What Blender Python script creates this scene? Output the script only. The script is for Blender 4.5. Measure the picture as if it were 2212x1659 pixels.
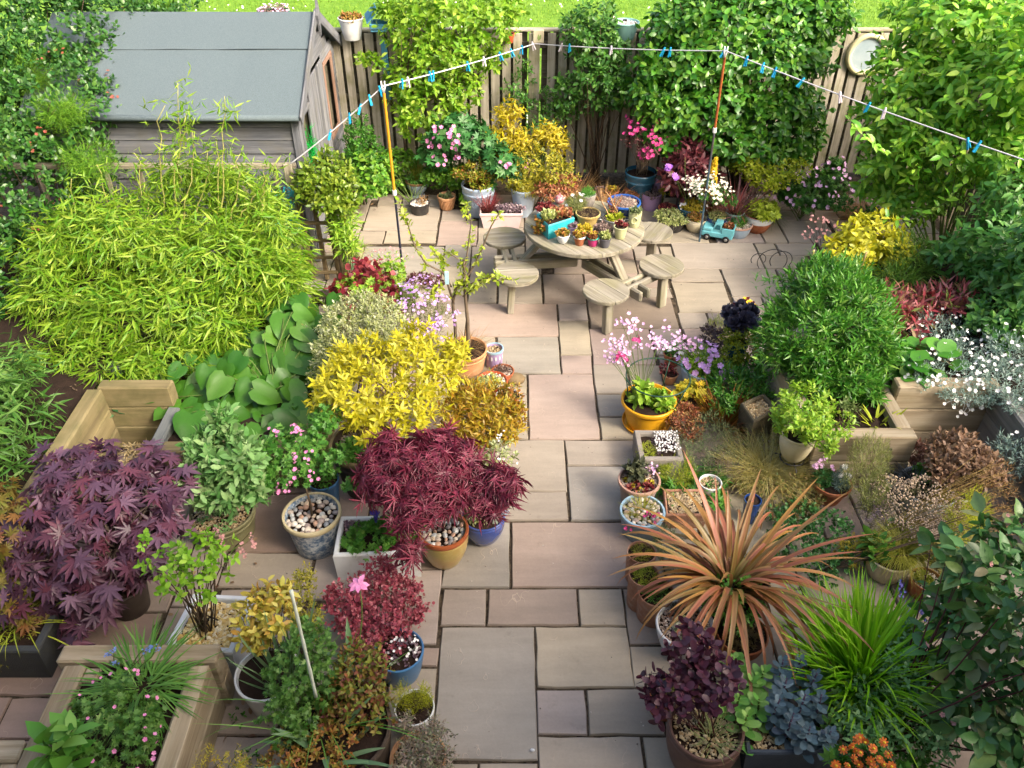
import bpy, math, random
import numpy as np
from mathutils import Vector, Matrix, Quaternion
for _o in list(bpy.data.objects):
    bpy.data.objects.remove(_o, do_unlink=True)
SC = bpy.context.scene
COL = SC.collection
RNG = np.random.default_rng(11)
random.seed(5)
rad = math.radians
# ------------------------------------------------------------------ camera
EYE = 4.63
PITCH = rad(38.0)
FPX = 1789.0
SP, CP = math.sin(PITCH), math.cos(PITCH)
cam = bpy.data.cameras.new('camera')
cam.sensor_width = 36.0
cam.lens = 36.0 * FPX / 2212.0
cam.clip_start = 0.05
cam.clip_end = 600.0
cam_ob = bpy.data.objects.new('camera', cam)
cam_ob.location = (0,0, EYE)
cam_ob.rotation_euler = (math.pi / 2 - PITCH, 0,0)
COL.objects.link(cam_ob)
SC.camera = cam_ob
# ------------------------------------------------------------------ light
SUN_EL = rad(37.0)
SUN_XY = (0.80,-0.60)            # horizontal direction towards the sun
world = bpy.data.worlds.new('World')
SC.world = world
world.use_nodes = True
_nt = world.node_tree
_nt.nodes.clear()
_sky = _nt.nodes.new('ShaderNodeTexSky')
_sky.sky_type = 'NISHITA'
_sky.sun_disc = False
_sky.sun_elevation = SUN_EL
_sky.sun_rotation = math.atan2(SUN_XY[0], SUN_XY[1])
_sky.air_density = 1.0
_sky.dust_density = 10.0
_sky.ozone_density = 0.6
_bg = _nt.nodes.new('ShaderNodeBackground')
_bg.inputs['Strength'].default_value = 0.15
_wo = _nt.nodes.new('ShaderNodeOutputWorld')
_nt.links.new(_sky.outputs[0], _bg.inputs['Color'])
_nt.links.new(_bg.outputs[0], _wo.inputs['Surface'])
sun = bpy.data.lights.new('sun', 'SUN')
sun.energy = 1.05
sun.angle = rad(10)
sun.color = (1.0,0.955,0.89)
sun_ob = bpy.data.objects.new('sun', sun)
_td = Vector((SUN_XY[0] * math.cos(SUN_EL), SUN_XY[1] * math.cos(SUN_EL), math.sin(SUN_EL)))
sun_ob.rotation_euler = (-_td).to_track_quat('-Z', 'Y').to_euler()
sun_ob.location = _td * 30
COL.objects.link(sun_ob)
SC.view_settings.view_transform = 'Standard'
SC.view_settings.look = 'None'
SC.view_settings.gamma = 1.0
SC.view_settings.use_curve_mapping = False
SC.view_settings.exposure = 1.68
SC.render.engine = 'CYCLES'
SC.cycles.max_bounces = 6
SC.cycles.diffuse_bounces = 4
SC.cycles.transmission_bounces = 4
SC.cycles.glossy_bounces = 2
# ------------------------------------------------------------------ surveying helpers
def _ray(u, v):
    y = (v - 829.5) / FPX
    return np.array([(u - 1106.0) / FPX, CP - y * SP, -(SP + y * CP)])
def G(u, v, z=0.0):
    d = _ray(u, v)
    t = (EYE - z) / -d[2]
    return np.array([d[0] * t, d[1] * t, z])
def P(u, v, Y):
    d = _ray(u, v)
    t = Y / d[1]
    return np.array([d[0] * t, Y, EYE + d[2] * t])
def dist(u, v, Y):
    return Y / _ray(u, v)[1]
def B(u, v, Y, ru, rv, rd=None):
    """ellipsoid lobe (centre, radii) at distance Y"""
    s = dist(u, v, Y) / FPX
    rx, rz = ru * s, rv * s
    ry = rd if rd is not None else 0.75 * min(rx, rz * 1.4)
    return (P(u, v, Y), np.array([rx, ry, rz]))
# ------------------------------------------------------------------ colours and materials
def lin(h, k=1.0):
    h = h.lstrip('#')
    o = []
    for i in (0,2,4):
        c = int(h[i:i + 2],16) / 255.0
        c = c / 12.92 if c <= 0.04045 else ((c + 0.055) / 1.055) ** 2.4
        o.append(c * k)
    return (o[0], o[1], o[2],1.0)
MATS = {}
def new_mat(name):
    m = bpy.data.materials.new(name)
    m.use_nodes = True
    m.node_tree.nodes.clear()
    return m, m.node_tree.nodes, m.node_tree.links
def _ramp(n, cols, pos=None, interp='LINEAR'):
    r = n.new('ShaderNodeValToRGB')
    e = r.color_ramp.elements
    while len(e) < len(cols):
        e.new(0.5)
    for i, c in enumerate(cols):
        e[i].position = pos[i] if pos else i / max(1, len(cols) - 1)
        e[i].color = c
    r.color_ramp.interpolation = interp
    return r
def _noise(n, l, coord, scale, detail=4, rough=0.6, vec_scale=None, offset=None):
    t = n.new('ShaderNodeTexNoise')
    t.inputs['Scale'].default_value = scale
    t.inputs['Detail'].default_value = detail
    t.inputs['Roughness'].default_value = rough
    src = coord
    if vec_scale or offset is not None:
        mp = n.new('ShaderNodeMapping')
        if vec_scale:
            mp.inputs['Scale'].default_value = vec_scale
        l.new(coord, mp.inputs['Vector'])
        if offset is not None:
            l.new(offset, mp.inputs['Location'])
        src = mp.outputs[0]
    l.new(src, t.inputs['Vector'])
    return t
def _mix(n, l, fac, a, b, mode='MIX'):
    x = n.new('ShaderNodeMix')
    x.data_type = 'RGBA'
    x.blend_type = mode
    for s, val in ((0, fac),(6, a),(7, b)):
        if isinstance(val, (int, float)):
            x.inputs[s].default_value = val
        elif isinstance(val, tuple):
            x.inputs[s].default_value = val
        else:
            l.new(val, x.inputs[s])
    return x.outputs[2]
def _bump(n, l, h, strength, distn, normal=None):
    b = n.new('ShaderNodeBump')
    b.inputs['Strength'].default_value = strength
    b.inputs['Distance'].default_value = distn
    l.new(h, b.inputs['Height'])
    if normal is not None:
        l.new(normal, b.inputs['Normal'])
    return b.outputs[0]
def leaf_mat(name, cols, k=0.8, rough=0.5, trans=0.3, by_object=False, spec=0.35, tgain=1.25):
    """foliage: one colour per leaf, taken along a ramp; partly translucent"""
    if name in MATS:
        return MATS[name]
    m, n, l = new_mat(name)
    if by_object:
        src = n.new('ShaderNodeObjectInfo').outputs['Random']
    else:
        src = n.new('ShaderNodeNewGeometry').outputs['Random Per Island']
    cl = [lin(c, k) for c in cols]
    cl = [(c[0] * 1.1, c[1], c[2] * .72,1) if c[1] > c[0] * 1.1 and c[1] > c[2] * 1.25 else c for c in cl]
    r = _ramp(n, cl)
    l.new(src, r.inputs[0])
    tc = n.new('ShaderNodeTexCoord')
    nz = _noise(n, l, tc.outputs['Object'],9.0,2)
    mr = n.new('ShaderNodeMapRange')
    mr.inputs[3].default_value = 0.82
    mr.inputs[4].default_value = 1.18
    l.new(nz.outputs['Fac'], mr.inputs[0])
    base = _mix(n, l, 1.0, r.outputs[0], mr.outputs[0], 'MULTIPLY')
    p = n.new('ShaderNodeBsdfPrincipled')
    p.inputs['Roughness'].default_value = rough
    p.inputs['Specular IOR Level'].default_value = spec
    l.new(base, p.inputs['Base Color'])
    out = n.new('ShaderNodeOutputMaterial')
    if trans > 0:
        t = n.new('ShaderNodeBsdfTranslucent')
        tb = _mix(n, l, 1.0, base, (tgain, tgain, tgain * 0.7,1), 'MULTIPLY')
        l.new(tb, t.inputs['Color'])
        mx = n.new('ShaderNodeMixShader')
        mx.inputs[0].default_value = trans
        l.new(p.outputs[0], mx.inputs[1])
        l.new(t.outputs[0], mx.inputs[2])
        l.new(mx.outputs[0], out.inputs[0])
    else:
        l.new(p.outputs[0], out.inputs[0])
    MATS[name] = m
    return m
def surf_mat(name, c, k=0.75, rough=0.6, c2=None, nscale=9.0, bump=0.0, bscale=40.0, spec=0.4, metal=0.0, streak=False, dirt=None, dirt_amt=0.4, coat=0.0):
    """general surface: base colour, second colour in soft patches, optional dirt and relief"""
    if name in MATS:
        return MATS[name]
    m, n, l = new_mat(name)
    tc = n.new('ShaderNodeTexCoord')
    oi = n.new('ShaderNodeObjectInfo')
    off = n.new('ShaderNodeCombineXYZ')
    mul = n.new('ShaderNodeMath'); mul.operation = 'MULTIPLY'; mul.inputs[1].default_value = 37.0
    l.new(oi.outputs['Random'], mul.inputs[0])
    for i in range(3):
        l.new(mul.outputs[0], off.inputs[i])
    vs = (1,1,0.18) if streak else None
    nz = _noise(n, l, tc.outputs['Object'], nscale, 5,0.65, vs, off.outputs[0])
    r = _ramp(n, [lin(c, k), lin(c2 or c, k if c2 else k * 0.85)],[0.35,0.68])
    l.new(nz.outputs['Fac'], r.inputs[0])
    base = r.outputs[0]
    if dirt:
        nd = _noise(n, l, tc.outputs['Object'], nscale * 2.3,6,0.7, None, off.outputs[0])
        rr = _ramp(n, [(0,0,0,1),(1,1,1,1)],[0.48,0.72])
        l.new(nd.outputs['Fac'], rr.inputs[0])
        mm = n.new('ShaderNodeMath'); mm.operation = 'MULTIPLY'; mm.inputs[1].default_value = dirt_amt
        l.new(rr.outputs[0], mm.inputs[0])
        base = _mix(n, l, mm.outputs[0], base, lin(dirt, k))
    p = n.new('ShaderNodeBsdfPrincipled')
    p.inputs['Roughness'].default_value = rough
    p.inputs['Specular IOR Level'].default_value = spec
    p.inputs['Metallic'].default_value = metal
    p.inputs['Coat Weight'].default_value = coat
    l.new(base, p.inputs['Base Color'])
    if bump:
        nb = _noise(n, l, tc.outputs['Object'], bscale, 5,0.7)
        l.new(_bump(n, l, nb.outputs['Fac'], bump, 0.01), p.inputs['Normal'])
    out = n.new('ShaderNodeOutputMaterial')
    l.new(p.outputs[0], out.inputs[0])
    MATS[name] = m
    return m
def wood_mat(name, cols, k=0.75, grain=26.0, rough=0.85, moss=None, moss_amt=0.5):
    """weathered timber, grain along local X"""
    if name in MATS:
        return MATS[name]
    m, n, l = new_mat(name)
    tc = n.new('ShaderNodeTexCoord')
    oi = n.new('ShaderNodeObjectInfo')
    mul = n.new('ShaderNodeMath'); mul.operation = 'MULTIPLY'; mul.inputs[1].default_value = 53.0
    l.new(oi.outputs['Random'], mul.inputs[0])
    off = n.new('ShaderNodeCombineXYZ')
    for i in range(3):
        l.new(mul.outputs[0], off.inputs[i])
    g = _noise(n, l, tc.outputs['Object'],1.0,6,0.7,(grain * 0.055, grain, grain), off.outputs[0])
    b = _noise(n, l, tc.outputs['Object'],3.0,3,0.5,(0.6,1.5,1.5), off.outputs[0])
    r = _ramp(n, [lin(c, k) for c in cols],[0.28,0.5,0.72][:len(cols)] if len(cols) == 3 else None)
    l.new(g.outputs['Fac'], r.inputs[0])
    mr = n.new('ShaderNodeMapRange'); mr.inputs[3].default_value = 0.62; mr.inputs[4].default_value = 1.3
    l.new(b.outputs['Fac'], mr.inputs[0])
    base = _mix(n, l, 1.0, r.outputs[0], mr.outputs[0], 'MULTIPLY')
    # every board weathers a little differently
    mo = n.new('ShaderNodeMapRange'); mo.inputs[3].default_value = 0.82; mo.inputs[4].default_value = 1.15
    l.new(oi.outputs['Random'], mo.inputs[0])
    base = _mix(n, l, 1.0, base, mo.outputs[0], 'MULTIPLY')
    if moss:
        nm = _noise(n, l, tc.outputs['Object'],4.0,5,0.6, None, off.outputs[0])
        rm = _ramp(n, [(0,0,0,1),(1,1,1,1)],[0.46,0.66])
        l.new(nm.outputs['Fac'], rm.inputs[0])
        mm = n.new('ShaderNodeMath'); mm.operation = 'MULTIPLY'; mm.inputs[1].default_value = moss_amt
        l.new(rm.outputs[0], mm.inputs[0])
        base = _mix(n, l, mm.outputs[0], base, lin(moss, k))
    p = n.new('ShaderNodeBsdfPrincipled')
    p.inputs['Roughness'].default_value = rough
    p.inputs['Specular IOR Level'].default_value = 0.25
    l.new(base, p.inputs['Base Color'])
    l.new(_bump(n, l, g.outputs['Fac'],0.45,0.006), p.inputs['Normal'])
    out = n.new('ShaderNodeOutputMaterial')
    l.new(p.outputs[0], out.inputs[0])
    MATS[name] = m
    return m
def stones_mat(name, cols, k=0.75, rough=0.6, by_object=False):
    if name in MATS:
        return MATS[name]
    m, n, l = new_mat(name)
    src = n.new('ShaderNodeObjectInfo').outputs['Random'] if by_object else n.new('ShaderNodeNewGeometry').outputs['Random Per Island']
    r = _ramp(n, [lin(c, k) for c in cols], None, 'CONSTANT' if by_object else 'LINEAR')
    l.new(src, r.inputs[0])
    tc = n.new('ShaderNodeTexCoord')
    nz = _noise(n, l, tc.outputs['Object'],60.0,3)
    mr = n.new('ShaderNodeMapRange'); mr.inputs[3].default_value = 0.8; mr.inputs[4].default_value = 1.2
    l.new(nz.outputs['Fac'], mr.inputs[0])
    base = _mix(n, l, 1.0, r.outputs[0], mr.outputs[0], 'MULTIPLY')
    p = n.new('ShaderNodeBsdfPrincipled')
    p.inputs['Roughness'].default_value = rough
    l.new(base, p.inputs['Base Color'])
    out = n.new('ShaderNodeOutputMaterial')
    l.new(p.outputs[0], out.inputs[0])
    MATS[name] = m
    return m
# ------------------------------------------------------------------ mesh building
class MB:
    def __init__(self, origin=(0,0,0)):
        self.o = np.asarray(origin, float)
        self.V, self.Fs, self.UV, self.n = [],[],[],0
    def add(self, V, faces, uv=None):
        """V (n,3); faces: list of integer arrays (m,k)"""
        V = np.asarray(V, float).reshape(-1,3)
        self.V.append(V)
        for f in faces:
            f = np.asarray(f, np.int64)
            if f.size:
                self.Fs.append(f + self.n)
        self.UV.append(np.zeros((len(V),2)) if uv is None else np.asarray(uv, float).reshape(-1,2))
        self.n += len(V)
        return self
    def ntri(self):
        return sum(f.shape[0] * (f.shape[1] - 2) for f in self.Fs)
    def mesh(self, name, mat, smooth=True, sharp=None, uv=False):
        V = np.concatenate(self.V) - self.o
        me = bpy.data.meshes.new(name)
        me.vertices.add(len(V))
        me.vertices.foreach_set('co', V.astype(np.float32).ravel())
        loops = np.concatenate([f.ravel() for f in self.Fs]).astype(np.int32)
        tot = np.concatenate([np.full(len(f), f.shape[1]) for f in self.Fs]).astype(np.int32)
        st = np.concatenate([[0], np.cumsum(tot)[:-1]]).astype(np.int32)
        me.loops.add(len(loops))
        me.loops.foreach_set('vertex_index', loops)
        me.polygons.add(len(tot))
        me.polygons.foreach_set('loop_start', st)
        me.update(calc_edges=True)
        if uv:
            ul = me.uv_layers.new(name='UVMap')
            U = np.concatenate(self.UV)[loops].astype(np.float32)
            ul.data.foreach_set('uv', U.ravel())
        me.polygons.foreach_set('use_smooth', np.full(len(tot), bool(smooth)))
        if smooth and sharp is not None:
            me.set_sharp_from_angle(angle=rad(sharp))
        me.materials.append(mat)
        return me
    # --- shapes
    def box(self, c, s, R=None):
        c = np.asarray(c, float); s = np.asarray(s, float) / 2
        q = np.array([[x, y, z] for z in (-1,1) for y in (-1,1) for x in (-1,1)], float) * s
        if R is not None:
            q = q @ np.asarray(R).T
        return self.add(q + c, [[(0,2,3,1),(4,5,7,6),(0,1,5,4),(2,6,7,3),(0,4,6,2),(1,3,7,5)]])
    def bbox(self, c, s, b=0.006, R=None):
        """box with chamfered edges"""
        c = np.asarray(c, float); h = np.asarray(s, float) / 2
        b = min(b, h.min() * 0.6)
        V = []; idx = {}
        for sx in (-1,1):
            for sy in (-1,1):
                for sz in (-1,1):
                    for a in range(3):
                        p = np.array([sx, sy, sz]) * (h - b)
                        p[a] = (sx, sy, sz)[a] * h[a]
                        idx[(sx, sy, sz, a)] = len(V); V.append(p)
        quads, tris = [],[]
        def face(a):
            o = [i for i in range(3) if i != a]
            for s0 in (-1,1):
                ring = []
                for (p, q) in ((-1,-1),(1,-1),(1,1),(-1,1)):
                    k = [0,0,0]; k[a] = s0; k[o[0]] = p; k[o[1]] = q
                    ring.append(idx[(k[0], k[1], k[2], a)])
                if (s0 > 0) != (a != 1):
                    ring = ring[::-1]
                quads.append(ring)
        for a in range(3):
            face(a)
        for a in range(3):
            o = [i for i in range(3) if i != a]
            for p in (-1,1):
                for q in (-1,1):
                    def k(s0, f):
                        t = [0,0,0]; t[a] = s0; t[o[0]] = p; t[o[1]] = q
                        return idx[(t[0], t[1], t[2], f)]
                    r = [k(-1, o[0]), k(1, o[0]), k(1, o[1]), k(-1, o[1])]
                    if ((p * q) > 0) == (a != 1):
                        r = r[::-1]
                    quads.append(r)
        for sx in (-1,1):
            for sy in (-1,1):
                for sz in (-1,1):
                    r = [idx[(sx, sy, sz, a)] for a in range(3)]
                    if sx * sy * sz < 0:
                        r = r[::-1]
                    tris.append(r)
        V = np.array(V)
        if R is not None:
            V = V @ np.asarray(R).T
        return self.add(V + c, [quads, tris])
    def lathe(self, prof, c, seg=28, sx=1.0, sy=1.0, wob=0.0, close=False):
        prof = np.asarray(prof, float)
        a = np.linspace(0,2 * np.pi, seg, endpoint=False)
        w = 1 + wob * np.sin(a * 3 + 1.0)
        V = np.stack([np.outer(prof[:, 0], np.cos(a) * w * sx), np.outer(prof[:, 0], np.sin(a) * w * sy),
                      np.repeat(prof[:, 1][:, None], seg, 1)],-1)
        m = len(prof)
        i, j = np.meshgrid(np.arange(m - 1), np.arange(seg), indexing='ij')
        j2 = (j + 1) % seg
        F = np.stack([i * seg + j, i * seg + j2,(i + 1) * seg + j2,(i + 1) * seg + j],-1).reshape(-1,4)
        self.add(V.reshape(-1,3) + np.asarray(c, float),[F])
        return self
    def disc(self, c, r, seg=24, bump=0.0, sx=1, sy=1):
        rr = [0.0,0.35,0.7,1.0]
        V = [[0,0, bump]]
        for q in rr[1:]:
            for k in range(seg):
                t = 2 * math.pi * k / seg
                V.append([math.cos(t) * r * q * sx, math.sin(t) * r * q * sy, bump * (1 - q * q) + (RNG.normal() * 0.006 if q < 1 else 0)])
        tr = [(0,1 + k, 1 + (k + 1) % seg) for k in range(seg)]
        qd = []
        for g in range(len(rr) - 2):
            b0, b1 = 1 + g * seg, 1 + (g + 1) * seg
            for k in range(seg):
                k2 = (k + 1) % seg
                qd.append((b0 + k, b1 + k, b1 + k2, b0 + k2))
        return self.add(np.array(V) + np.asarray(c, float),[tr, qd])
    def tube(self, path, rads, sides=6, cap=True):
        path = np.asarray(path, float)
        m = len(path)
        rads = np.broadcast_to(np.asarray(rads, float),(m,))
        T = np.gradient(path, axis=0)
        T /= np.linalg.norm(T, axis=1)[:, None] + 1e-9
        ref = np.array([0.31,0.17,0.94]) if abs(T[0] @ np.array([0,0,1.0])) < 0.9 else np.array([1.0,0.1,0])
        A = np.cross(T, ref); A /= np.linalg.norm(A, axis=1)[:, None] + 1e-9
        Bn = np.cross(T, A)
        a = np.linspace(0,2 * np.pi, sides, endpoint=False)
        V = path[:, None] + rads[:, None, None] * (A[:, None] * np.cos(a)[None, :, None] + Bn[:, None] * np.sin(a)[None, :, None])
        i, j = np.meshgrid(np.arange(m - 1), np.arange(sides), indexing='ij')
        j2 = (j + 1) % sides
        F = np.stack([i * sides + j, i * sides + j2,(i + 1) * sides + j2,(i + 1) * sides + j],-1).reshape(-1,4)
        fs = [F]
        if cap:
            fs += [[list(range(sides))[::-1]],[[(m - 1) * sides + k for k in range(sides)]]]
        return self.add(V.reshape(-1,3), fs)
    def scatter(self, tpl, pos, d, nrm, size, wid=1.0):
        TV, TF = tpl
        n = len(pos)
        if n == 0:
            return self
        d = d / (np.linalg.norm(d, axis=1)[:, None] + 1e-9)
        nrm = nrm - (nrm * d).sum(1)[:, None] * d
        bad = np.linalg.norm(nrm, axis=1) < 1e-4
        nrm[bad] = np.cross(d[bad], np.array([0.3,0.9,0.1]))
        nrm /= np.linalg.norm(nrm, axis=1)[:, None] + 1e-9
        s = np.cross(d, nrm)
        size = np.broadcast_to(np.asarray(size, float),(n,))
        wid = np.broadcast_to(np.asarray(wid, float),(n,))
        V = pos[:, None] + size[:, None, None] * (TV[None, :, 0, None] * wid[:, None, None] * s[:, None] + TV[None, :, 1, None] * d[:, None] + TV[None, :, 2, None] * nrm[:, None])
        m = len(TV)
        F = (TF[None] + (np.arange(n) * m)[:, None, None]).reshape(-1, TF.shape[1])
        return self.add(V.reshape(-1,3),[F])
    def blades(self, base, az, e0, e1, L, w, seg=4, fold=0.0, pw=1.0, tip=0.0, roll=None):
        """curved straps: start elevation e0, end elevation e1 (radians)"""
        n = len(base)
        az, e0, e1, L, w = [np.broadcast_to(np.asarray(q, float),(n,)) for q in (az, e0, e1, L, w)]
        s = np.linspace(0,1, seg + 1)
        sm = (s[1:] + s[:-1]) / 2
        ang = e0[:, None] + (e1 - e0)[:, None] * sm[None] ** pw
        hz = np.concatenate([np.zeros((n, 1)), np.cumsum(np.cos(ang),1)],1) * (L / seg)[:, None]
        vz = np.concatenate([np.zeros((n, 1)), np.cumsum(np.sin(ang),1)],1) * (L / seg)[:, None]
        hd = np.stack([np.cos(az), np.sin(az)],-1)
        ctr = np.stack([base[:, None, 0] + hd[:, None, 0] * hz, base[:, None, 1] + hd[:, None, 1] * hz, base[:, None, 2] + vz],-1)
        side = np.stack([-np.sin(az), np.cos(az), np.zeros(n)],-1)
        if roll is not None:
            roll = np.broadcast_to(roll, (n,))
            side = side * np.cos(roll)[:, None] + np.array([0,0,1.0]) * np.sin(roll)[:, None]
        ww = w[:, None] * (np.clip(0.55 + s * 1.8,0,1) * (1 - s ** 3.2) + tip)[None]
        Lf = ctr - side[:, None] * ww[..., None] * 0.5
        Rt = ctr + side[:, None] * ww[..., None] * 0.5
        if fold > 0:
            ctr = ctr - np.array([0,0,1.0]) * (ww * fold)[..., None]
            V = np.stack([Lf, ctr, Rt],2)
            k = 3
        else:
            V = np.stack([Lf, Rt],2)
            k = 2
        st = (seg + 1) * k
        f = []
        for i in range(seg):
            for j in range(k - 1):
                f.append((i * k + j, i * k + j + 1,(i + 1) * k + j + 1,(i + 1) * k + j))
        f = np.array(f)
        F = (f[None] + (np.arange(n) * st)[:, None, None]).reshape(-1,4)
        uv = np.stack(np.broadcast_arrays(np.linspace(0,1, k)[None, None, :], s[None, :, None] + np.zeros((n, 1,1))),-1)
        return self.add(V.reshape(-1,3),[F], uv.reshape(-1,2))
# ------------------------------------------------------------------ leaf shapes (x across, y along, z face)
def T(v, f):
    return (np.array(v, float), np.array(f, np.int64))
LANCE = T([(0,0,0),(-.085,.4,.03),(0,.42,0),(.085,.4,.03),(0,1,-.14)],[(0,2,1),(0,3,2),(1,2,4),(2,3,4)])
OVAL = T([(0,0,0),(-.22,.3,.05),(0,.33,-.01),(.22,.3,.05),(-.2,.68,.0),(0,.7,-.05),(.2,.68,.0),(0,1,-.16)],
         [(0,2,1),(0,3,2),(1,2,5),(1,5,4),(2,3,6),(2,6,5),(4,5,7),(5,6,7)])
ROUND = T([(0,0,0),(-.3,.16,.04),(-.42,.5,.02),(-.26,.88,-.04),(0,1,-.08),(.26,.88,-.04),(.42,.5,.02),(.3,.16,.04),(0,.5,-.03)],
          [(8,0,1),(8,1,2),(8,2,3),(8,3,4),(8,4,5),(8,5,6),(8,6,7),(8,7,0)])
HEART = T([(0,.06,.0),(-.2,-.06,.03),(-.4,.08,.05),(-.46,.32,.03),(-.36,.62,-.03),(-.16,.88,-.1),(0,1.05,-.2),(.16,.88,-.1),
           (.36,.62,-.03),(.46,.32,.03),(.4,.08,.05),(.2,-.06,.03),(0,.3,-.05),(0,.65,-.09),(-.22,.3,.04),(.22,.3,.04),(-.18,.6,.01),(.18,.6,.01)],
          [(0,1,14),(1,2,14),(2,3,14),(3,16,14),(3,4,16),(4,5,16),(5,13,16),(5,6,13),(0,14,12),(14,16,12),(16,13,12),
           (0,15,11),(11,15,10),(10,15,9),(9,15,17),(9,17,8),(8,17,7),(7,17,13),(7,13,6),(0,12,15),(15,12,17),(17,12,13)])
NEEDLE = T([(-.05,0,0),(.05,0,0),(0,1,0)],[(0,1,2)])
def palm(angs, lens, notch, w=0.5, droop=0.12):
    v = [(0,.12,0)]
    f = []
    pts = [(0,0,0)]
    for i, (a, r) in enumerate(zip(angs, lens)):
        t = rad(a)
        for da, q in ((-w, .55),(0,1.0),(w, .55)):
            tt = t + da * rad(22)
            pts.append((math.sin(tt) * r * q, .12 + math.cos(tt) * r * q, -droop * (r * q) ** 2 + (.03 if da else 0)))
        if i < len(angs) - 1:
            tn = rad((a + angs[i + 1]) / 2)
            pts.append((math.sin(tn) * notch, .12 + math.cos(tn) * notch, .02))
    v += pts
    k = len(pts)
    f = [(0,1 + i, 1 + (i + 1) % k) for i in range(k)]
    return T(v, f)
MAPLE = palm([-118,-78,-38,0,38,78,118],[.42,.68,.86,.95,.86,.68,.42],.26,0.62)
LACE = palm([-110,-74,-38,0,38,74,110],[.5,.72,.9,1.0,.9,.72,.5],.08,0.22,.3)
LOBED = palm([-100,-50,0,50,100],[.55,.75,.8,.75,.55],.45,0.9)
def petals(n, w=0.5, cup=0.15):
    v = [(0,0,0)]
    f = []
    for i in range(n):
        a = 2 * math.pi * i / n
        b = math.pi / n * w * 2
        k = len(v)
        v += [(math.cos(a - b) * .3, math.sin(a - b) * .3, cup * .2),(math.cos(a - b * .6) * .5, math.sin(a - b * .6) * .5, cup),(math.cos(a + b * .6) * .5, math.sin(a + b * .6) * .5, cup),(math.cos(a + b) * .3, math.sin(a + b) * .3, cup * .2)]
        f += [(0, k, k + 1),(0, k + 1, k + 2),(0, k + 2, k + 3)]
    return T(v, f)
PETAL5 = petals(5)
PETAL8 = petals(8,.42,.08)
def _ico(jit=0.0, sq=(1,1,1), seed=1):
    g = (1 + 5 ** .5) / 2
    v = np.array([(-1, g, 0),(1, g, 0),(-1,-g, 0),(1,-g, 0),(0,-1, g),(0,1, g),(0,-1,-g),(0,1,-g),(g, 0,-1),(g, 0,1),(-g, 0,-1),(-g, 0,1)], float)
    v /= np.linalg.norm(v[0])
    v *= 1 + np.random.default_rng(seed).normal(0, jit, (12,1))
    f = [(0,11,5),(0,5,1),(0,1,7),(0,7,10),(0,10,11),(1,5,9),(5,11,4),(11,10,2),(10,7,6),(7,1,8),(3,9,4),(3,4,2),(3,2,6),(3,6,8),(3,8,9),(4,9,5),(2,4,11),(6,2,10),(8,6,7),(9,8,1)]
    return T(v * np.array(sq) * 0.5, f)
ROCK = _ico(0.16,(1,1.2,.7),3)
BEAD = _ico(0.02)
def _sphere(nu=10, nv=6):
    v = [(0,0,-.5)]
    for i in range(1, nv):
        p = -math.pi / 2 + math.pi * i / nv
        for j in range(nu):
            t = 2 * math.pi * j / nu
            v.append((math.cos(p) * math.cos(t) * .5, math.cos(p) * math.sin(t) * .5, math.sin(p) * .5))
    v.append((0,0,.5))
    q, tr = [],[]
    for j in range(nu):
        tr.append((0,1 + (j + 1) % nu, 1 + j))
        tr.append((len(v) - 1,1 + (nv - 2) * nu + j, 1 + (nv - 2) * nu + (j + 1) % nu))
        for i in range(nv - 2):
            q.append((1 + i * nu + j, 1 + i * nu + (j + 1) % nu, 1 + (i + 1) * nu + (j + 1) % nu, 1 + (i + 1) * nu + j))
    return np.array(v), q, tr
# ------------------------------------------------------------------ objects
def link(o):
    COL.objects.link(o)
    return o
def tag(o, label=None, cat=None, group=None, kind=None):
    if label: o['label'] = label
    if cat: o['category'] = cat
    if group: o['group'] = group
    if kind: o['kind'] = kind
    return o
def thing(name, label, cat, loc=(0,0,0), rotz=0.0, group=None):
    o = link(bpy.data.objects.new(name, None))
    o.empty_display_size = 0.1
    o.location = [float(q) for q in loc]
    o.rotation_euler = (0,0, rotz)
    return tag(o, label, cat, group)
def ob(name, me, parent=None, loc=None, M=None, label=None, kind=None):
    o = link(bpy.data.objects.new(name, me))
    if parent is not None:
        o.parent = parent
    if M is not None:
        o.matrix_basis = M
    elif loc is not None:
        o.location = [float(q) for q in loc]
    return tag(o, label, None, None, kind)
def frame(x, up):
    x = np.asarray(x, float); x = x / np.linalg.norm(x)
    up = np.asarray(up, float)
    y = np.cross(up, x); y /= np.linalg.norm(y)
    z = np.cross(x, y)
    return np.stack([x, y, z],1)
def plank(name, p0, p1, w, th, mat, parent=None, up=(0,0,1), b=0.006, label=None, uneven=0.0):
    """board from p0 to p1 (world), width w across, thickness th along up; local X is the grain"""
    p0 = np.asarray(p0, float); p1 = np.asarray(p1, float)
    L = np.linalg.norm(p1 - p0)
    Rm = frame(p1 - p0, up)
    mb = MB()
    mb.bbox((0,0,0),(L, w, th), b)
    if uneven:
        mb.V[-1] = mb.V[-1] + RNG.normal(0, uneven, mb.V[-1].shape)
    me = mb.mesh(name, mat, smooth=False)
    c = (p0 + p1) / 2
    if parent is not None:
        c = c - np.array(parent.location)
    M = Matrix.Translation(Vector(c.tolist())) @ Matrix(Rm.tolist()).to_4x4()
    return ob(name, me, parent, M=M, label=label)
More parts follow.
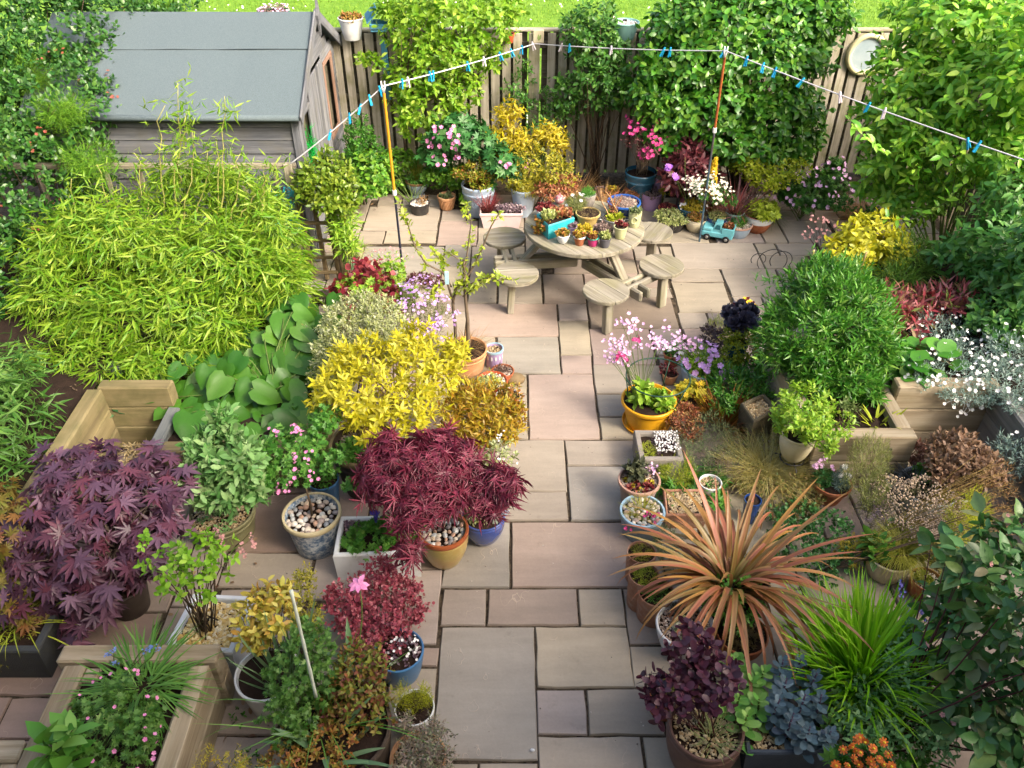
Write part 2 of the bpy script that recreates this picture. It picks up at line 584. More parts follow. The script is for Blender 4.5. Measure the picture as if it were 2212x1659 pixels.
# ------------------------------------------------------------------ pots and planters
SOIL = surf_mat('potting_soil', '#3a2c24', 0.7,0.95, '#2a2019', 14,0.8,70,0.15)
GRAVEL = {
    'gravel': stones_mat('buff_gravel', ['#c9ad78', '#8d6f4a', '#e2d2ac', '#a98a5b', '#d9c49a', '#75604a'],0.7),
    'pale': stones_mat('pale_gravel', ['#efe6d6', '#c9bca6', '#f6f1e6', '#a79a88', '#d9cbb7'],0.75),
    'white': stones_mat('white_gravel', ['#f4f2ee', '#d9d4cb', '#ffffff', '#bdb6ac'],0.8),
    'pink': stones_mat('pinkish_gravel', ['#b99a86', '#7d6556', '#d9c6b4', '#8f7a6c', '#e9dccd', '#a8744f'],0.7),
    'yellow': stones_mat('yellow_gravel', ['#d9bd6d', '#a8853f', '#eddba2', '#c7a553', '#f1e7c6', '#b89a5a'],0.75),
}
PEBBLE = stones_mat('beach_pebble', ['#b5a89c', '#dccfbc', '#94979a', '#cfb9a0', '#a8978e', '#c4c6c5', '#e8e0d2', '#8a8486', '#c09a82', '#d2c6b6'],0.85,0.45, True)
_pv, _pq, _pt = _sphere(9,6)
def _pebble_mesh(s, i):
    mb = MB(); v = _pv * np.array(s) * (1 + RNG.normal(0,.03,(len(_pv),1)))
    mb.add(v, [_pq, _pt])
    return mb.mesh('pebble', PEBBLE)
PEB = [_pebble_mesh((1,.78,.55),0), _pebble_mesh((1,.9,.6),1), _pebble_mesh((1,.68,.6),2)]
def in_disc(n, r):
    a = RNG.uniform(0,2 * np.pi, n); q = np.sqrt(RNG.uniform(0,1, n)) * r
    return np.stack([q * np.cos(a), q * np.sin(a)],-1)
def stones(parent, xy, z, size, mat, name='gravel'):
    """loose stones lying at the given local places, joined"""
    n = len(xy)
    mb = MB()
    pos = np.concatenate([xy, np.full((n, 1), z) + RNG.uniform(-.3,.35,(n, 1)) * size],1)
    d = RNG.normal(0,1,(n, 3)); d[:, 2] *= .3
    nr = np.tile([0,0,1.0],(n, 1)) + RNG.normal(0,.3,(n, 3))
    mb.scatter(ROCK, pos, d, nr, size * RNG.uniform(.6,1.35, n))
    return ob(name, mb.mesh(name, mat, smooth=False), parent, kind='stuff')
def pebbles(parent, r, z, size, n, hole=0.0):
    """separate rounded beach pebbles in a circle"""
    pts = []
    tries = 0
    while len(pts) < n and tries < 4000:
        tries += 1
        p = in_disc(1, r)[0]
        if np.hypot(*p) < hole: continue
        if all((p[0] - q[0]) ** 2 + (p[1] - q[1]) ** 2 > (size * .72) ** 2 for q in pts):
            pts.append(p)
    for p in pts:
        s = size * random.uniform(.75,1.3)
        M = Matrix.Translation((p[0], p[1], z + s * .18)) @ Matrix.Rotation(random.uniform(0,6.3),4, 'Z') @ Matrix.Rotation(random.uniform(-.3,.3),4, 'X') @ Matrix.Scale(s, 4)
        ob('pebble', random.choice(PEB), parent, M=M)
def profile(style, R, h, rb):
    t = max(0.008, R * 0.07)
    if style == 'flare':
        o = [(0,0),(rb * .96,0),(rb, h * .02),(R * .9 * .985, h * .78),(R * .9, h * .8),(R * .985, h * .815),(R, h * .84),(R, h * .985),(R * .985, h),(R - t, h),(R - t * 1.3, h * .98),(R * .86, h * .8)]
    elif style == 'plain':
        o = [(0,0),(rb * .96,0),(rb, h * .03),(rb + (R * .95 - rb) * .5, h * .5),(R * .95, h * .9),(R * .96, h * .92),(R, h * .94),(R, h * .985),(R * .98, h),(R - t, h),(R - t * 1.2, h * .97),(R * .85, h * .8)]
    elif style == 'straight':
        o = [(0,0),(rb * .97,0),(rb, h * .03),(R * .99, h * .94),(R, h * .97),(R * .98, h),(R - t, h),(R - t * 1.2, h * .95),(R - t * 1.3, h * .8)]
    elif style == 'bowl':
        o = [(0,0),(rb * .95,0),(rb, h * .02)]
        for s in np.linspace(.15,.9,6):
            o.append((rb + (R * .97 - rb) * math.sin(s * math.pi / 2), h * s))
        o += [(R, h * .93),(R, h * .98),(R * .98, h),(R - t, h),(R - t * 1.3, h * .95),(R * .84, h * .78)]
    elif style == 'belly':
        o = [(0,0),(rb * .95,0),(rb, h * .02)]
        for s in np.linspace(.1,.86,8):
            o.append((rb + (R * 1.0 - rb) * (math.sin(s * math.pi * .62) ** .85), h * s))
        o += [(R * .95, h * .9),(R * .97, h * .92),(R, h * .94),(R, h * .985),(R * .98, h),(R - t, h),(R - t * 1.3, h * .96),(R * .84, h * .8)]
    elif style == 'tub':
        o = [(0,0),(rb * .96,0),(rb, h * .03),(R * .93, h * .70),(R * .96, h * .72),(R * .97, h * .76),(R * .94, h * .79),(R * .97, h * .9),(R * 1.0, h * .93),(R * 1.0, h * .98),(R * .97, h),(R - t, h),(R - t * 1.2, h * .97),(R * .85, h * .8)]
    elif style == 'ribbed':
        o = [(0,0),(rb * .96,0),(rb, h * .02)]
        for i in range(14):
            s = .06 + i * .05
            q = rb + (R * .88 - rb) * (s / .8)
            o += [(q, h * s),(q + .004, h * (s + .025))]
        o += [(R * .9, h * .79),(R * .95, h * .83),(R * .96, h * .88),(R, h * .9),(R, h * .98),(R * .98, h),(R - t, h),(R - t * 1.2, h * .97),(R * .86, h * .8)]
    elif style == 'foot':
        o = [(0,0),(rb, 0),(rb, h * .06),(rb * .72, h * .1),(rb * .75, h * .22)]
        for s in np.linspace(.2,1,7):
            o.append((rb * .75 + (R * .95 - rb * .75) * math.sin(s * math.pi / 2) ** .8, h * (.22 + .64 * s)))
        o += [(R, h * .9),(R, h * .98),(R * .98, h),(R - t, h),(R - t * 1.2, h * .97),(R * .86, h * .8)]
    return o
POT = {}
def solve_pot(u, v, r, vb, h, z0, kb, Y):
    if Y is None:
        if h is not None:
            Y = G(u, v, z0 + h)[1]
        else:
            Y = G(u, vb, z0)[1]
            for _ in range(8):
                R = r * dist(u, v, Y) / FPX
                Y = G(u, vb, z0)[1] + kb * R
    c = P(u, v, Y)
    R = r * dist(u, v, Y) / FPX
    if h is None:
        h = c[2] - z0
    return np.array([c[0], Y, c[2] - h]), R, h
def pot(key, name, label, u, v, r, mat, style='flare', vb=None, h=None, z0=0.0, kb=0.72, Y=None, soil='soil', group=None, rim=None, saucer=None, seg=32, cat=None, fillz=0.9, sx=1.0, wob=0.0):
    c, R, h = solve_pot(u, v, r, vb, h, z0, kb, Y)
    t = thing(name, label, cat or 'plant pot', c, 0, group)
    rb = kb * R
    pf = profile(style, R, h, rb)
    mb = MB(); mb.lathe(pf, (0,0,0), seg, sx=sx, wob=wob)
    ob('body', mb.mesh('pot_body', mat, sharp=32), t)
    if rim is not None:
        tk = max(.006, R * .05)
        mr = MB(); mr.lathe([(R + .002, h * .9),(R + tk * .6, h * .92),(R + tk * .6, h * .99),(R + .002, h + .004),(R - tk * 1.4, h + .004),(R - tk * 1.6, h * .97)],(0,0,0), seg, sx=sx)
        ob('rim', mr.mesh('pot_rim', rim, sharp=40), t)
    zs = h * fillz
    ri = np.interp(fillz, [.78,.97],[R * .845, R * .9])
    if soil != 'none':
        ms = MB(); ms.disc((0,0, zs - (.012 if soil != 'soil' else 0)), ri * 1.02,20,0.02 if soil == 'soil' else 0.0, sx=sx)
        ob('soil', ms.mesh('pot_soil', SOIL), t)
    if soil in GRAVEL:
        s = max(.011, min(.018, R * .09))
        n = int(min(900,1.5 * (ri / s) ** 2 * 3.1))
        xy = in_disc(n, ri * .97); xy[:, 0] *= sx
        stones(t, xy, zs - .004, s, GRAVEL[soil])
    elif soil == 'pebble':
        pebbles(t, ri * .95, zs - .005, max(.042, R * .22),56)
    if saucer is not None:
        ss = MB(); q = rb * 1.28
        ss.lathe([(0,-.004 + .006),(q * .9,.002),(q, .035),(q * 1.03,.035),(q * 1.03,.03),(q * .95,0),(0,0)],(0,0,0), seg)
        ob('saucer', ss.mesh('pot_saucer', saucer, sharp=40), t)
    POT[key] = dict(c=c, R=R, h=h, z=c[2] + zs, o=t, Y=c[1], top=np.array([c[0], c[1], c[2] + zs]), ri=ri)
    return t
def box_planter(key, name, label, cs, z0, ztop, mat, wall=.03, taper=0.9, soil='soil', cat='planter', group=None, fill=.88, lip=0.0):
    """four-sided planter; cs = four (x,y) top corners counter-clockwise seen from above"""
    cs = np.array([[c[0], c[1]] for c in cs], float)
    m = cs.mean(0)
    t = thing(name, label, cat, (m[0], m[1], z0),0, group)
    q = cs - m
    h = ztop - z0
    def off(d):
        out = []
        for i in range(4):
            a, b, c = q[i - 1], q[i], q[(i + 1) % 4]
            e1 = (b - a) / np.linalg.norm(b - a); e2 = (c - b) / np.linalg.norm(c - b)
            n1 = np.array([-e1[1], e1[0]]); n2 = np.array([-e2[1], e2[0]])
            bis = n1 + n2; bis /= np.linalg.norm(bis)
            out.append(b + bis * d / max(.3, bis @ n1))
        return np.array(out)
    rings = [(q * taper, 0.0),(q * (1 - (1 - taper) * .3) , h * .8 if lip == 0 else h - lip - .001)]
    if lip:
        rings = [(q * taper * .96,0.0),(off(lip * .35), h - lip - .012),(off(0), h - lip),(off(0), h - .008),(off(.006), h),(off(wall - .006), h),(off(wall), h - .008),(off(wall * 1.25), h * fill - .03)]
    else:
        rings = [(q * taper, 0.0),(off(0), h - .012),(off(.007), h),(off(wall - .007), h),(off(wall), h - .01),(off(wall * 1.15), h * fill - .03)]
    V = []
    for r, z in rings:
        V += [(p[0], p[1], z) for p in r]
    F = []
    for i in range(len(rings) - 1):
        for j in range(4):
            j2 = (j + 1) % 4
            F.append((i * 4 + j, i * 4 + j2,(i + 1) * 4 + j2,(i + 1) * 4 + j))
    F.append((3,2,1,0))
    mb = MB(); mb.add(V, [F])
    ob('body', mb.mesh('planter_body', mat, smooth=False), t)
    inn = off(wall * 1.1)
    g = 7
    sv = []
    for i in range(g + 1):
        for j in range(g + 1):
            a, b = i / g, j / g
            p = inn[0] * (1 - a) * (1 - b) + inn[1] * a * (1 - b) + inn[2] * a * b + inn[3] * (1 - a) * b
            sv.append((p[0], p[1], h * fill + RNG.normal(0,.006)))
    sf = [(i * (g + 1) + j, (i + 1) * (g + 1) + j, (i + 1) * (g + 1) + j + 1, i * (g + 1) + j + 1) for i in range(g) for j in range(g)]
    ms = MB(); ms.add(sv, [sf])
    ob('soil', ms.mesh('planter_soil', SOIL), t)
    if soil in GRAVEL:
        n = 620
        a, b = RNG.uniform(.03,.97, n), RNG.uniform(.03,.97, n)
        xy = np.outer((1 - a) * (1 - b), inn[0]) + np.outer(a * (1 - b), inn[1]) + np.outer(a * b, inn[2]) + np.outer((1 - a) * b, inn[3])
        stones(t, xy, h * fill + .004,.027 if soil == 'yellow' else .016, GRAVEL[soil])
    POT[key] = dict(c=np.array([m[0], m[1], z0]), z=z0 + h * fill, o=t, Y=m[1], top=np.array([m[0], m[1], z0 + h * fill]), inn=inn + m, h=h, R=np.abs(q).max())
    return t
# ------------------------------------------------------------------ plants
STEM = surf_mat('twig_bark', '#6b5a45', 0.7,0.9, '#4a3b2c', 30)
GSTEM = surf_mat('green_stem', '#6f8a3c', 0.6,0.7, '#5b7030', 30)
RSTEM = surf_mat('reddish_stem', '#6b3a38', 0.6,0.8, '#4a2828', 30)
UP = np.array([0,0,1.0])
def unit(a):
    return a / (np.linalg.norm(a, axis=-1, keepdims=True) + 1e-9)
def tip_points(lobes, n, fill=.3, low=.45, gap=.3, zmin=-9, seed=None, gfreq=1.0):
    C_ = np.array([l[0] for l in lobes]); R_ = np.array([l[1] for l in lobes])
    w = (R_[:, 0] * R_[:, 1] + R_[:, 0] * R_[:, 2] + R_[:, 1] * R_[:, 2]); w /= w.sum()
    m = n * 4
    i = RNG.choice(len(lobes), m, p=w)
    u = unit(RNG.normal(0,1,(m, 3)))
    keep = (u[:, 2] > -.25) | (RNG.uniform(size=m) < low)
    r = 1 - fill * RNG.uniform(0,1, m) ** 1.4
    lump = np.sin(u @ np.array([5.1,2.3,3.7]) + i * 1.7) * np.sin(u @ np.array([-2.9,5.7,3.1]) + i * 2.9)
    lump2 = np.sin(u @ np.array([2.7,-1.9,2.2]) + i * 4.1)
    r = r * (1 + .13 * lump + .12 * lump2 + RNG.normal(0,.05, m)) * np.where(RNG.uniform(size=m) < .06, RNG.uniform(1.05,1.3, m),1)
    p = C_[i] + u * R_[i] * r[:, None]
    nrm = unit(u / R_[i])
    for j in range(len(lobes)):
        q = np.linalg.norm((p - C_[j]) / R_[j], axis=1)
        keep &= ~((q < .72) & (i != j) & (RNG.uniform(size=m) < .8))
    sc = 9.0 * gfreq / max(.35, float(R_.mean()) * 4)
    g = np.sin(p @ np.array([2.1,1.3,2.7]) * sc) + np.sin(p @ np.array([-1.9,2.2,1.5]) * sc + 1.3) + np.sin(p @ np.array([1.2,-2.4,2.0]) * sc * 1.6 + .4)
    keep &= ~((g < -1.0) & (RNG.uniform(size=m) < gap * 2.2))
    keep &= p[:, 2] > zmin
    idx = np.nonzero(keep)[0][:n]
    return p[idx], nrm[idx]
def whorls(mb, tpl, p, ax, k, size, spread=(30,75), step=.22, droop=0.0, wid=1.0, jit=.22, sj=.25, flat=0.0):
    n = len(p)
    if n == 0: return
    ax = unit(ax)
    ref = np.where(np.abs(ax[:, 2:3]) < .9, np.array([[0,0,1.0]]), np.array([[1.0,0,0]]))
    e1 = unit(np.cross(ax, ref)); e2 = np.cross(ax, e1)
    ph0 = RNG.uniform(0,6.28, n)
    size = np.broadcast_to(np.asarray(size, float),(n,)) * RNG.uniform(1 - sj, 1 + sj, n)
    for j in range(k):
        ph = ph0 + j * 2.4 + RNG.normal(0,.3, n)
        f = j / max(1, k - 1)
        inc = np.radians(spread[0] + (spread[1] - spread[0]) * f) + RNG.normal(0, jit, n)
        per = e1 * np.cos(ph)[:, None] + e2 * np.sin(ph)[:, None]
        d = ax * np.cos(inc)[:, None] + per * np.sin(inc)[:, None]
        nr = ax * np.sin(inc)[:, None] - per * np.cos(inc)[:, None]
        if flat:
            nr = nr * (1 - flat) + UP * flat
        d = d - UP * droop
        s = size * (.7 + .38 * math.sin(math.pi * min(1,.25 + f * .75)))
        pp = p - ax * (step * j * size)[:, None]
        mb.scatter(tpl, pp, d, nr + RNG.normal(0,.12,(n, 3)), s, wid * RNG.uniform(.85,1.15, n))
def stem_tubes(mb, base, tips, r0, r1=None, bend=.25, sides=5, seg=5, spread=0.03):
    for q in tips:
        b = base + np.append(RNG.normal(0, spread, 2),0)
        m = (b + q) / 2 + np.array([RNG.normal(0,.04), RNG.normal(0,.04), bend * abs(q[2] - b[2]) * .5])
        s = np.linspace(0,1, seg)[:, None]
        path = b * (1 - s) ** 2 + m * 2 * s * (1 - s) + q * s ** 2
        path[1:-1] += RNG.normal(0,.006,(seg - 2,3))
        mb.tube(path, np.linspace(r0, r1 if r1 else r0 * .35, seg), sides)
def plant(name, label, cat, lobes, tpl, mat, n, k, size, base=None, spread=(30,75), step=.22, droop=0.0, wid=1.0, upb=.35, fill=.3, low=.45, gap=.3,
          stems=12, stem_r=.006, stem_mat=None, flowers=(), group=None, zmin=None, extra=(), part='foliage', bend=.25, flat=0.0, gfreq=1.0, trunk=None, jit=.22):
    """shrub or herb: stems from the base to its tips, leaves in whorls at the tips, optional flowers"""
    c0 = lobes[0][0]
    if base is None:
        base = np.array([c0[0], c0[1],0.0])
    base = np.asarray(base, float)
    t = thing(name, label, cat, base, 0, group)
    p, nr = tip_points(lobes, n, fill, low, gap, (.02 if zmin is None else zmin), None, gfreq)
    if len(p) < n * .3:
        p, nr = tip_points(lobes, n, fill, low, gap, .02, None, gfreq)
    ax = unit(nr * (1 - upb) + UP * upb + RNG.normal(0,.2, p.shape))
    mb = MB(base)
    whorls(mb, tpl, p, ax, k, size, spread, step, droop, wid, jit, flat=flat)
    for (tp2, fr, k2, s2, sp2) in extra:
        pass
    ob(part, mb.mesh(part, mat), t, kind='stuff')
    if stems and len(p):
        ms = MB(base)
        sel = p[RNG.choice(len(p), min(stems, len(p)), replace=False)]
        if trunk is not None:
            tp = np.asarray(trunk, float)
            ms.tube([base, (base + tp) / 2 + np.array([.01,-.01,0]), tp],[stem_r * 2.2, stem_r * 1.9, stem_r * 1.6],7)
            stem_tubes(ms, tp, sel, stem_r, bend=bend, spread=.004)
        else:
            stem_tubes(ms, base, sel, stem_r, bend=bend)
        ob('stems', ms.mesh('stems', stem_mat or STEM), t)
    for fl in flowers:
        (ftpl, fmat, fn, fs, fname) = fl[:5]
        o = fl[5] if len(fl) > 5 else .03
        clump = fl[6] if len(fl) > 6 else 1
        fp, fnr = tip_points(lobes, max(1, fn // clump),.04,.05,.0, min(base[2] + .02, c0[2]))
        if len(fp) == 0: continue
        if clump > 1:
            fp = np.repeat(fp, clump, 0) + RNG.normal(0, fs * .9,(len(fp) * clump, 3)); fnr = np.repeat(fnr, clump, 0)
        fa = unit(fnr * .6 + UP * .6 + RNG.normal(0,.35, fp.shape) + np.array([0,-.3,0]))
        mf = MB(base)
        ref = unit(np.cross(fa, RNG.normal(0,1, fa.shape)))
        mf.scatter(ftpl, fp + fa * o, ref, fa, fs * RNG.uniform(.75,1.25, len(fp)))
        ob(fname, mf.mesh(fname, fmat, smooth=False), t, kind='stuff')
    return t
def pot_lobe(key, du=0, dv=0, ru=1.0, rz=.5, up=.3, ry=None):
    """lobe standing in a planted pot: ru and rz in pot radii"""
    q = POT[key]
    R = q['R']
    return (q['top'] + np.array([du * R, dv * R, up * R]), np.array([ru * R, (ry if ry else ru) * R, rz * R]))
def potted(key, name, label, tpl, mat, n, k, size, lobes=None, cat='plant', **kw):
    q = POT[key]
    if lobes is None:
        lobes = [pot_lobe(key, 0,0,.8,.5,.15)]
    kw.setdefault('zmin', q['top'][2] + .005)
    return plant(name, label, cat, lobes, tpl, mat, n, k, size, base=q['top'], **kw)
def grass(name, label, cat, base, n, L, w, mat, e=(60,88), e1=(-30,40), r=.06, seg=5, az=None, group=None, fold=0.0, uv=False, pw=1.2, extra=None, z=None, part='blades', kind='stuff'):
    """tuft of arching blades"""
    base = np.asarray(base, float)
    t = thing(name, label, cat, base, 0, group)
    xy = in_disc(n, r)
    b = np.concatenate([xy, RNG.uniform(-.01,.01,(n, 1))],1)
    a = np.arctan2(xy[:, 1], xy[:, 0]) + RNG.normal(0,.5, n)
    if az is not None:
        a = RNG.uniform(rad(az[0]), rad(az[1]), n)
    f = np.hypot(xy[:, 0], xy[:, 1]) / r
    el0 = np.radians(e[1] - (e[1] - e[0]) * f + RNG.normal(0,6, n))
    el1 = np.radians(RNG.uniform(e1[0], e1[1], n))
    mb = MB()
    mb.blades(b, a, el0, el1, L * RNG.uniform(.6,1.15, n), w * RNG.uniform(.7,1.2, n), seg, fold, pw)
    ob(part, mb.mesh(part, mat, uv=uv), t, kind=kind)
    return t
def flower_part(t, pos, tpl, mat, size, name='flowers', face=None):
    b = np.array(t.location)
    pos = np.asarray(pos, float)
    if len(pos) == 0: return None
    fa = unit(np.tile([0,-.45,.8],(len(pos),1)) + RNG.normal(0,.35, pos.shape)) if face is None else face
    ref = unit(np.cross(fa, RNG.normal(0,1, fa.shape)))
    mf = MB(b)
    mf.scatter(tpl, pos, ref, fa, size * RNG.uniform(.75,1.25, len(pos)))
    return ob(name, mf.mesh(name, mat, smooth=False), t, kind='stuff')
def stalks(t, base, tips, r, mat, name='stalks', bend=.2):
    ms = MB(np.array(t.location))
    stem_tubes(ms, np.asarray(base, float), tips, r, r * .7, bend, 4,5)
    return ob(name, ms.mesh(name, mat), t)
def leaf_objs(t, tpl_meshes, p, d, nr, size, name='leaf'):
    """every leaf an object of its own (shared meshes)"""
    o = np.array(t.location)
    d = unit(np.asarray(d, float)); nr = np.asarray(nr, float)
    nr = unit(nr - (nr * d).sum(1)[:, None] * d)
    s = np.cross(d, nr)
    for i in range(len(p)):
        q = float(size[i])
        M = Matrix(((s[i][0] * q, d[i][0] * q, nr[i][0] * q, p[i][0] - o[0]),(s[i][1] * q, d[i][1] * q, nr[i][1] * q, p[i][1] - o[1]),(s[i][2] * q, d[i][2] * q, nr[i][2] * q, p[i][2] - o[2]),(0,0,0,1)))
        ob(name, tpl_meshes[i % len(tpl_meshes)], t, M=M)
def tpl_mesh(name, tpl, mat, warp=.02):
    mb = MB(); mb.add(tpl[0] + RNG.normal(0, warp, tpl[0].shape) * np.array([.6,.6,1]),[tpl[1]])
    return mb.mesh(name, mat)
def rosettes(key_or_t, pts, size, mat, k=12, name='rosettes', tpl=OVAL, tilt=.15):
    t = key_or_t
    mb = MB(np.array(t.location))
    pts = np.asarray(pts, float)
    ax = unit(np.tile([0,-.1,1.0],(len(pts),1)) + RNG.normal(0, tilt, pts.shape))
    whorls(mb, tpl, pts, ax, k, size, (12,78),.02, wid=1.25)
    return ob(name, mb.mesh(name, mat), t, kind='stuff')
# ================================================================== the setting
def sheet(name, x0, x1, y0, y1, z, mat, nx=2, ny=2, rough=0.0):
    xs, ys = np.linspace(x0, x1, nx + 1), np.linspace(y0, y1, ny + 1)
    X, Yy = np.meshgrid(xs, ys, indexing='ij')
    Z = np.full(X.shape, z) + (RNG.normal(0, rough, X.shape) if rough else 0)
    V = np.stack([X, Yy, Z],-1).reshape(-1,3)
    i, j = np.meshgrid(np.arange(nx), np.arange(ny), indexing='ij')
    F = np.stack([i * (ny + 1) + j, (i + 1) * (ny + 1) + j, (i + 1) * (ny + 1) + j + 1, i * (ny + 1) + j + 1],-1).reshape(-1,4)
    mb = MB(); mb.add(V, [F])
    return tag(ob(name, mb.mesh(name, mat)), kind='structure')
JOINT = surf_mat('joint_grit', '#6a5d4f', 0.75,0.95, '#221d18', 25,0.9,90,0.1, dirt='#4b5230', dirt_amt=.4)
def grass_mat():
    m, n, l = new_mat('mown_grass')
    tc = n.new('ShaderNodeTexCoord')
    a = _noise(n, l, tc.outputs['Object'],0.55,4,.6)
    b = _noise(n, l, tc.outputs['Object'],9.0,6,.75)
    ra = _ramp(n, [lin('#7fbb2e', .46), lin('#a4d545', .46)],[.35,.65])
    rb = _ramp(n, [lin('#4f8f1c', .46), lin('#b6e05a', .46)],[.3,.72])
    l.new(a.outputs['Fac'], ra.inputs[0]); l.new(b.outputs['Fac'], rb.inputs[0])
    base = _mix(n, l, .5, ra.outputs[0], rb.outputs[0])
    p = n.new('ShaderNodeBsdfPrincipled'); p.inputs['Roughness'].default_value = .8; p.inputs['Specular IOR Level'].default_value = .2
    l.new(base, p.inputs['Base Color'])
    l.new(_bump(n, l, b.outputs['Fac'],.7,.05), p.inputs['Normal'])
    out = n.new('ShaderNodeOutputMaterial'); l.new(p.outputs[0], out.inputs[0])
    return m
LAWN = grass_mat()
sheet('ground', -250,250,-250,250,-0.09, surf_mat('earth', '#4a3d30', .6,.95, '#362b22', 3,.6,30),2,2)
sheet('lawn', -60,60,10.62,120,-0.02, LAWN, 30,40,.01)
patio = sheet('patio', -7.5,6.5,-0.15,10.6,-0.016, JOINT, 60,50,.002)
# grass blades and daisies on the lawn
n_ = 52000
gx = RNG.uniform(-7.5,8.5, n_); gy = 10.7 + RNG.uniform(0,1, n_) ** 1.3 * 12
mb = MB(); b_ = np.stack([gx, gy, np.full(n_, -.02)],-1)
mb.blades(b_, RNG.uniform(0,6.28, n_), np.radians(RNG.uniform(50,88, n_)), np.radians(RNG.uniform(0,60, n_)), RNG.uniform(.05,.11, n_), RNG.uniform(.008,.016, n_),2)
tag(ob('grass', mb.mesh('grass', leaf_mat('grass_blade', ['#5c9c22', '#8fcc3a', '#b2dd55', '#76b52c'],.5,.6,.3))), 'short bright grass of the lawn beyond the fence', 'grass', None, 'stuff')
n_ = 1100
dx = RNG.normal(0,1, n_); gx = RNG.uniform(-7,8, n_); gy = 10.8 + RNG.uniform(0,1, n_) * 11
k_ = (np.sin(gx * 1.3) * np.sin(gy * .9 + 1) + RNG.normal(0,.5, n_)) > -.1
pos = np.stack([gx, gy, RNG.uniform(.05,.08, n_)],-1)[k_]
mb = MB(); fa = unit(np.tile([0,-.5,1.0],(len(pos),1)) + RNG.normal(0,.25, pos.shape)); ref = unit(np.cross(fa, RNG.normal(0,1, pos.shape)))
mb.scatter(PETAL8, pos, ref, fa, RNG.uniform(.03,.05, len(pos)))
DAISY = surf_mat('white_petal', '#f4f2ee', .85,.7)
tag(ob('daisies', mb.mesh('daisies', DAISY, False)), 'white daisies dotted over the lawn beyond the fence', 'flowers', None, 'stuff')
# ------------------------------------------------------------------ paving
def slab_mat():
    m, n, l = new_mat('riven_sandstone')
    tc = n.new('ShaderNodeTexCoord'); oi = n.new('ShaderNodeObjectInfo'); geo = n.new('ShaderNodeNewGeometry')
    mul = n.new('ShaderNodeMath'); mul.operation = 'MULTIPLY'; mul.inputs[1].default_value = 41.0
    l.new(oi.outputs['Random'], mul.inputs[0])
    off = n.new('ShaderNodeCombineXYZ')
    for i in range(3): l.new(mul.outputs[0], off.inputs[i])
    big = _noise(n, l, tc.outputs['Object'],2.2,4,.55,(1,2.4,1), off.outputs[0])
    band = _noise(n, l, tc.outputs['Object'],3.5,6,.6,(.7,4.5,1), off.outputs[0])
    fine = _noise(n, l, tc.outputs['Object'],60.0,6,.75, None, off.outputs[0])
    mr = n.new('ShaderNodeMapRange'); mr.inputs[3].default_value = .80; mr.inputs[4].default_value = 1.2
    l.new(big.outputs['Fac'], mr.inputs[0])
    mr2 = n.new('ShaderNodeMapRange'); mr2.inputs[1].default_value = .3; mr2.inputs[2].default_value = .7; mr2.inputs[3].default_value = .92; mr2.inputs[4].default_value = 1.07
    l.new(band.outputs['Fac'], mr2.inputs[0])
    mr3 = n.new('ShaderNodeMapRange'); mr3.inputs[3].default_value = .86; mr3.inputs[4].default_value = 1.14
    l.new(fine.outputs['Fac'], mr3.inputs[0])
    c = _mix(n, l, 1.0, oi.outputs['Color'], mr.outputs[0], 'MULTIPLY')
    c = _mix(n, l, 1.0, c, mr2.outputs[0], 'MULTIPLY')
    c = _mix(n, l, 1.0, c, mr3.outputs[0], 'MULTIPLY')
    # pale cleft lines left where the stone split
    st = _noise(n, l, tc.outputs['Object'],2.6,3,.5,(1.6,1,1), off.outputs[0])
    wv = n.new('ShaderNodeMath'); wv.operation = 'PINGPONG'; wv.inputs[1].default_value = .5
    m6 = n.new('ShaderNodeMath'); m6.operation = 'MULTIPLY'; m6.inputs[1].default_value = 5.0
    l.new(st.outputs['Fac'], m6.inputs[0]); l.new(m6.outputs[0], wv.inputs[0])
    rl = _ramp(n, [(1,1,1,1),(0,0,0,1)],[.006,.022])
    l.new(wv.outputs[0], rl.inputs[0])
    gate = _noise(n, l, tc.outputs['Object'],4.0,2,.5, None, off.outputs[0])
    rg = _ramp(n, [(0,0,0,1),(1,1,1,1)],[.5,.62]); l.new(gate.outputs['Fac'], rg.inputs[0])
    mm = n.new('ShaderNodeMath'); mm.operation = 'MULTIPLY'; l.new(rl.outputs[0], mm.inputs[0]); l.new(rg.outputs[0], mm.inputs[1])
    m7 = n.new('ShaderNodeMath'); m7.operation = 'MULTIPLY'; m7.inputs[1].default_value = .45; l.new(mm.outputs[0], m7.inputs[0])
    c = _mix(n, l, m7.outputs[0], c, lin('#e0cdb6', .6))
    # worn dirt in patches
    ds = _noise(n, l, tc.outputs['Object'],7.0,6,.75, None, off.outputs[0])
    rd = _ramp(n, [(0,0,0,1),(1,1,1,1)],[.60,.78]); l.new(ds.outputs['Fac'], rd.inputs[0])
    m8 = n.new('ShaderNodeMath'); m8.operation = 'MULTIPLY'; m8.inputs[1].default_value = .35; l.new(rd.outputs[0], m8.inputs[0])
    c = _mix(n, l, m8.outputs[0], c, lin('#6d6150', .6))
    p = n.new('ShaderNodeBsdfPrincipled'); p.inputs['Roughness'].default_value = .72; p.inputs['Specular IOR Level'].default_value = .3
    l.new(c, p.inputs['Base Color'])
    b1 = _bump(n, l, st.outputs['Fac'],.35,.03)
    b2 = _bump(n, l, fine.outputs['Fac'],.25,.004, b1)
    b3 = _bump(n, l, mm.outputs[0],.5,.003, b2)
    l.new(b3, p.inputs['Normal'])
    out = n.new('ShaderNodeOutputMaterial'); l.new(p.outputs[0], out.inputs[0])
    return m
SLAB = slab_mat()
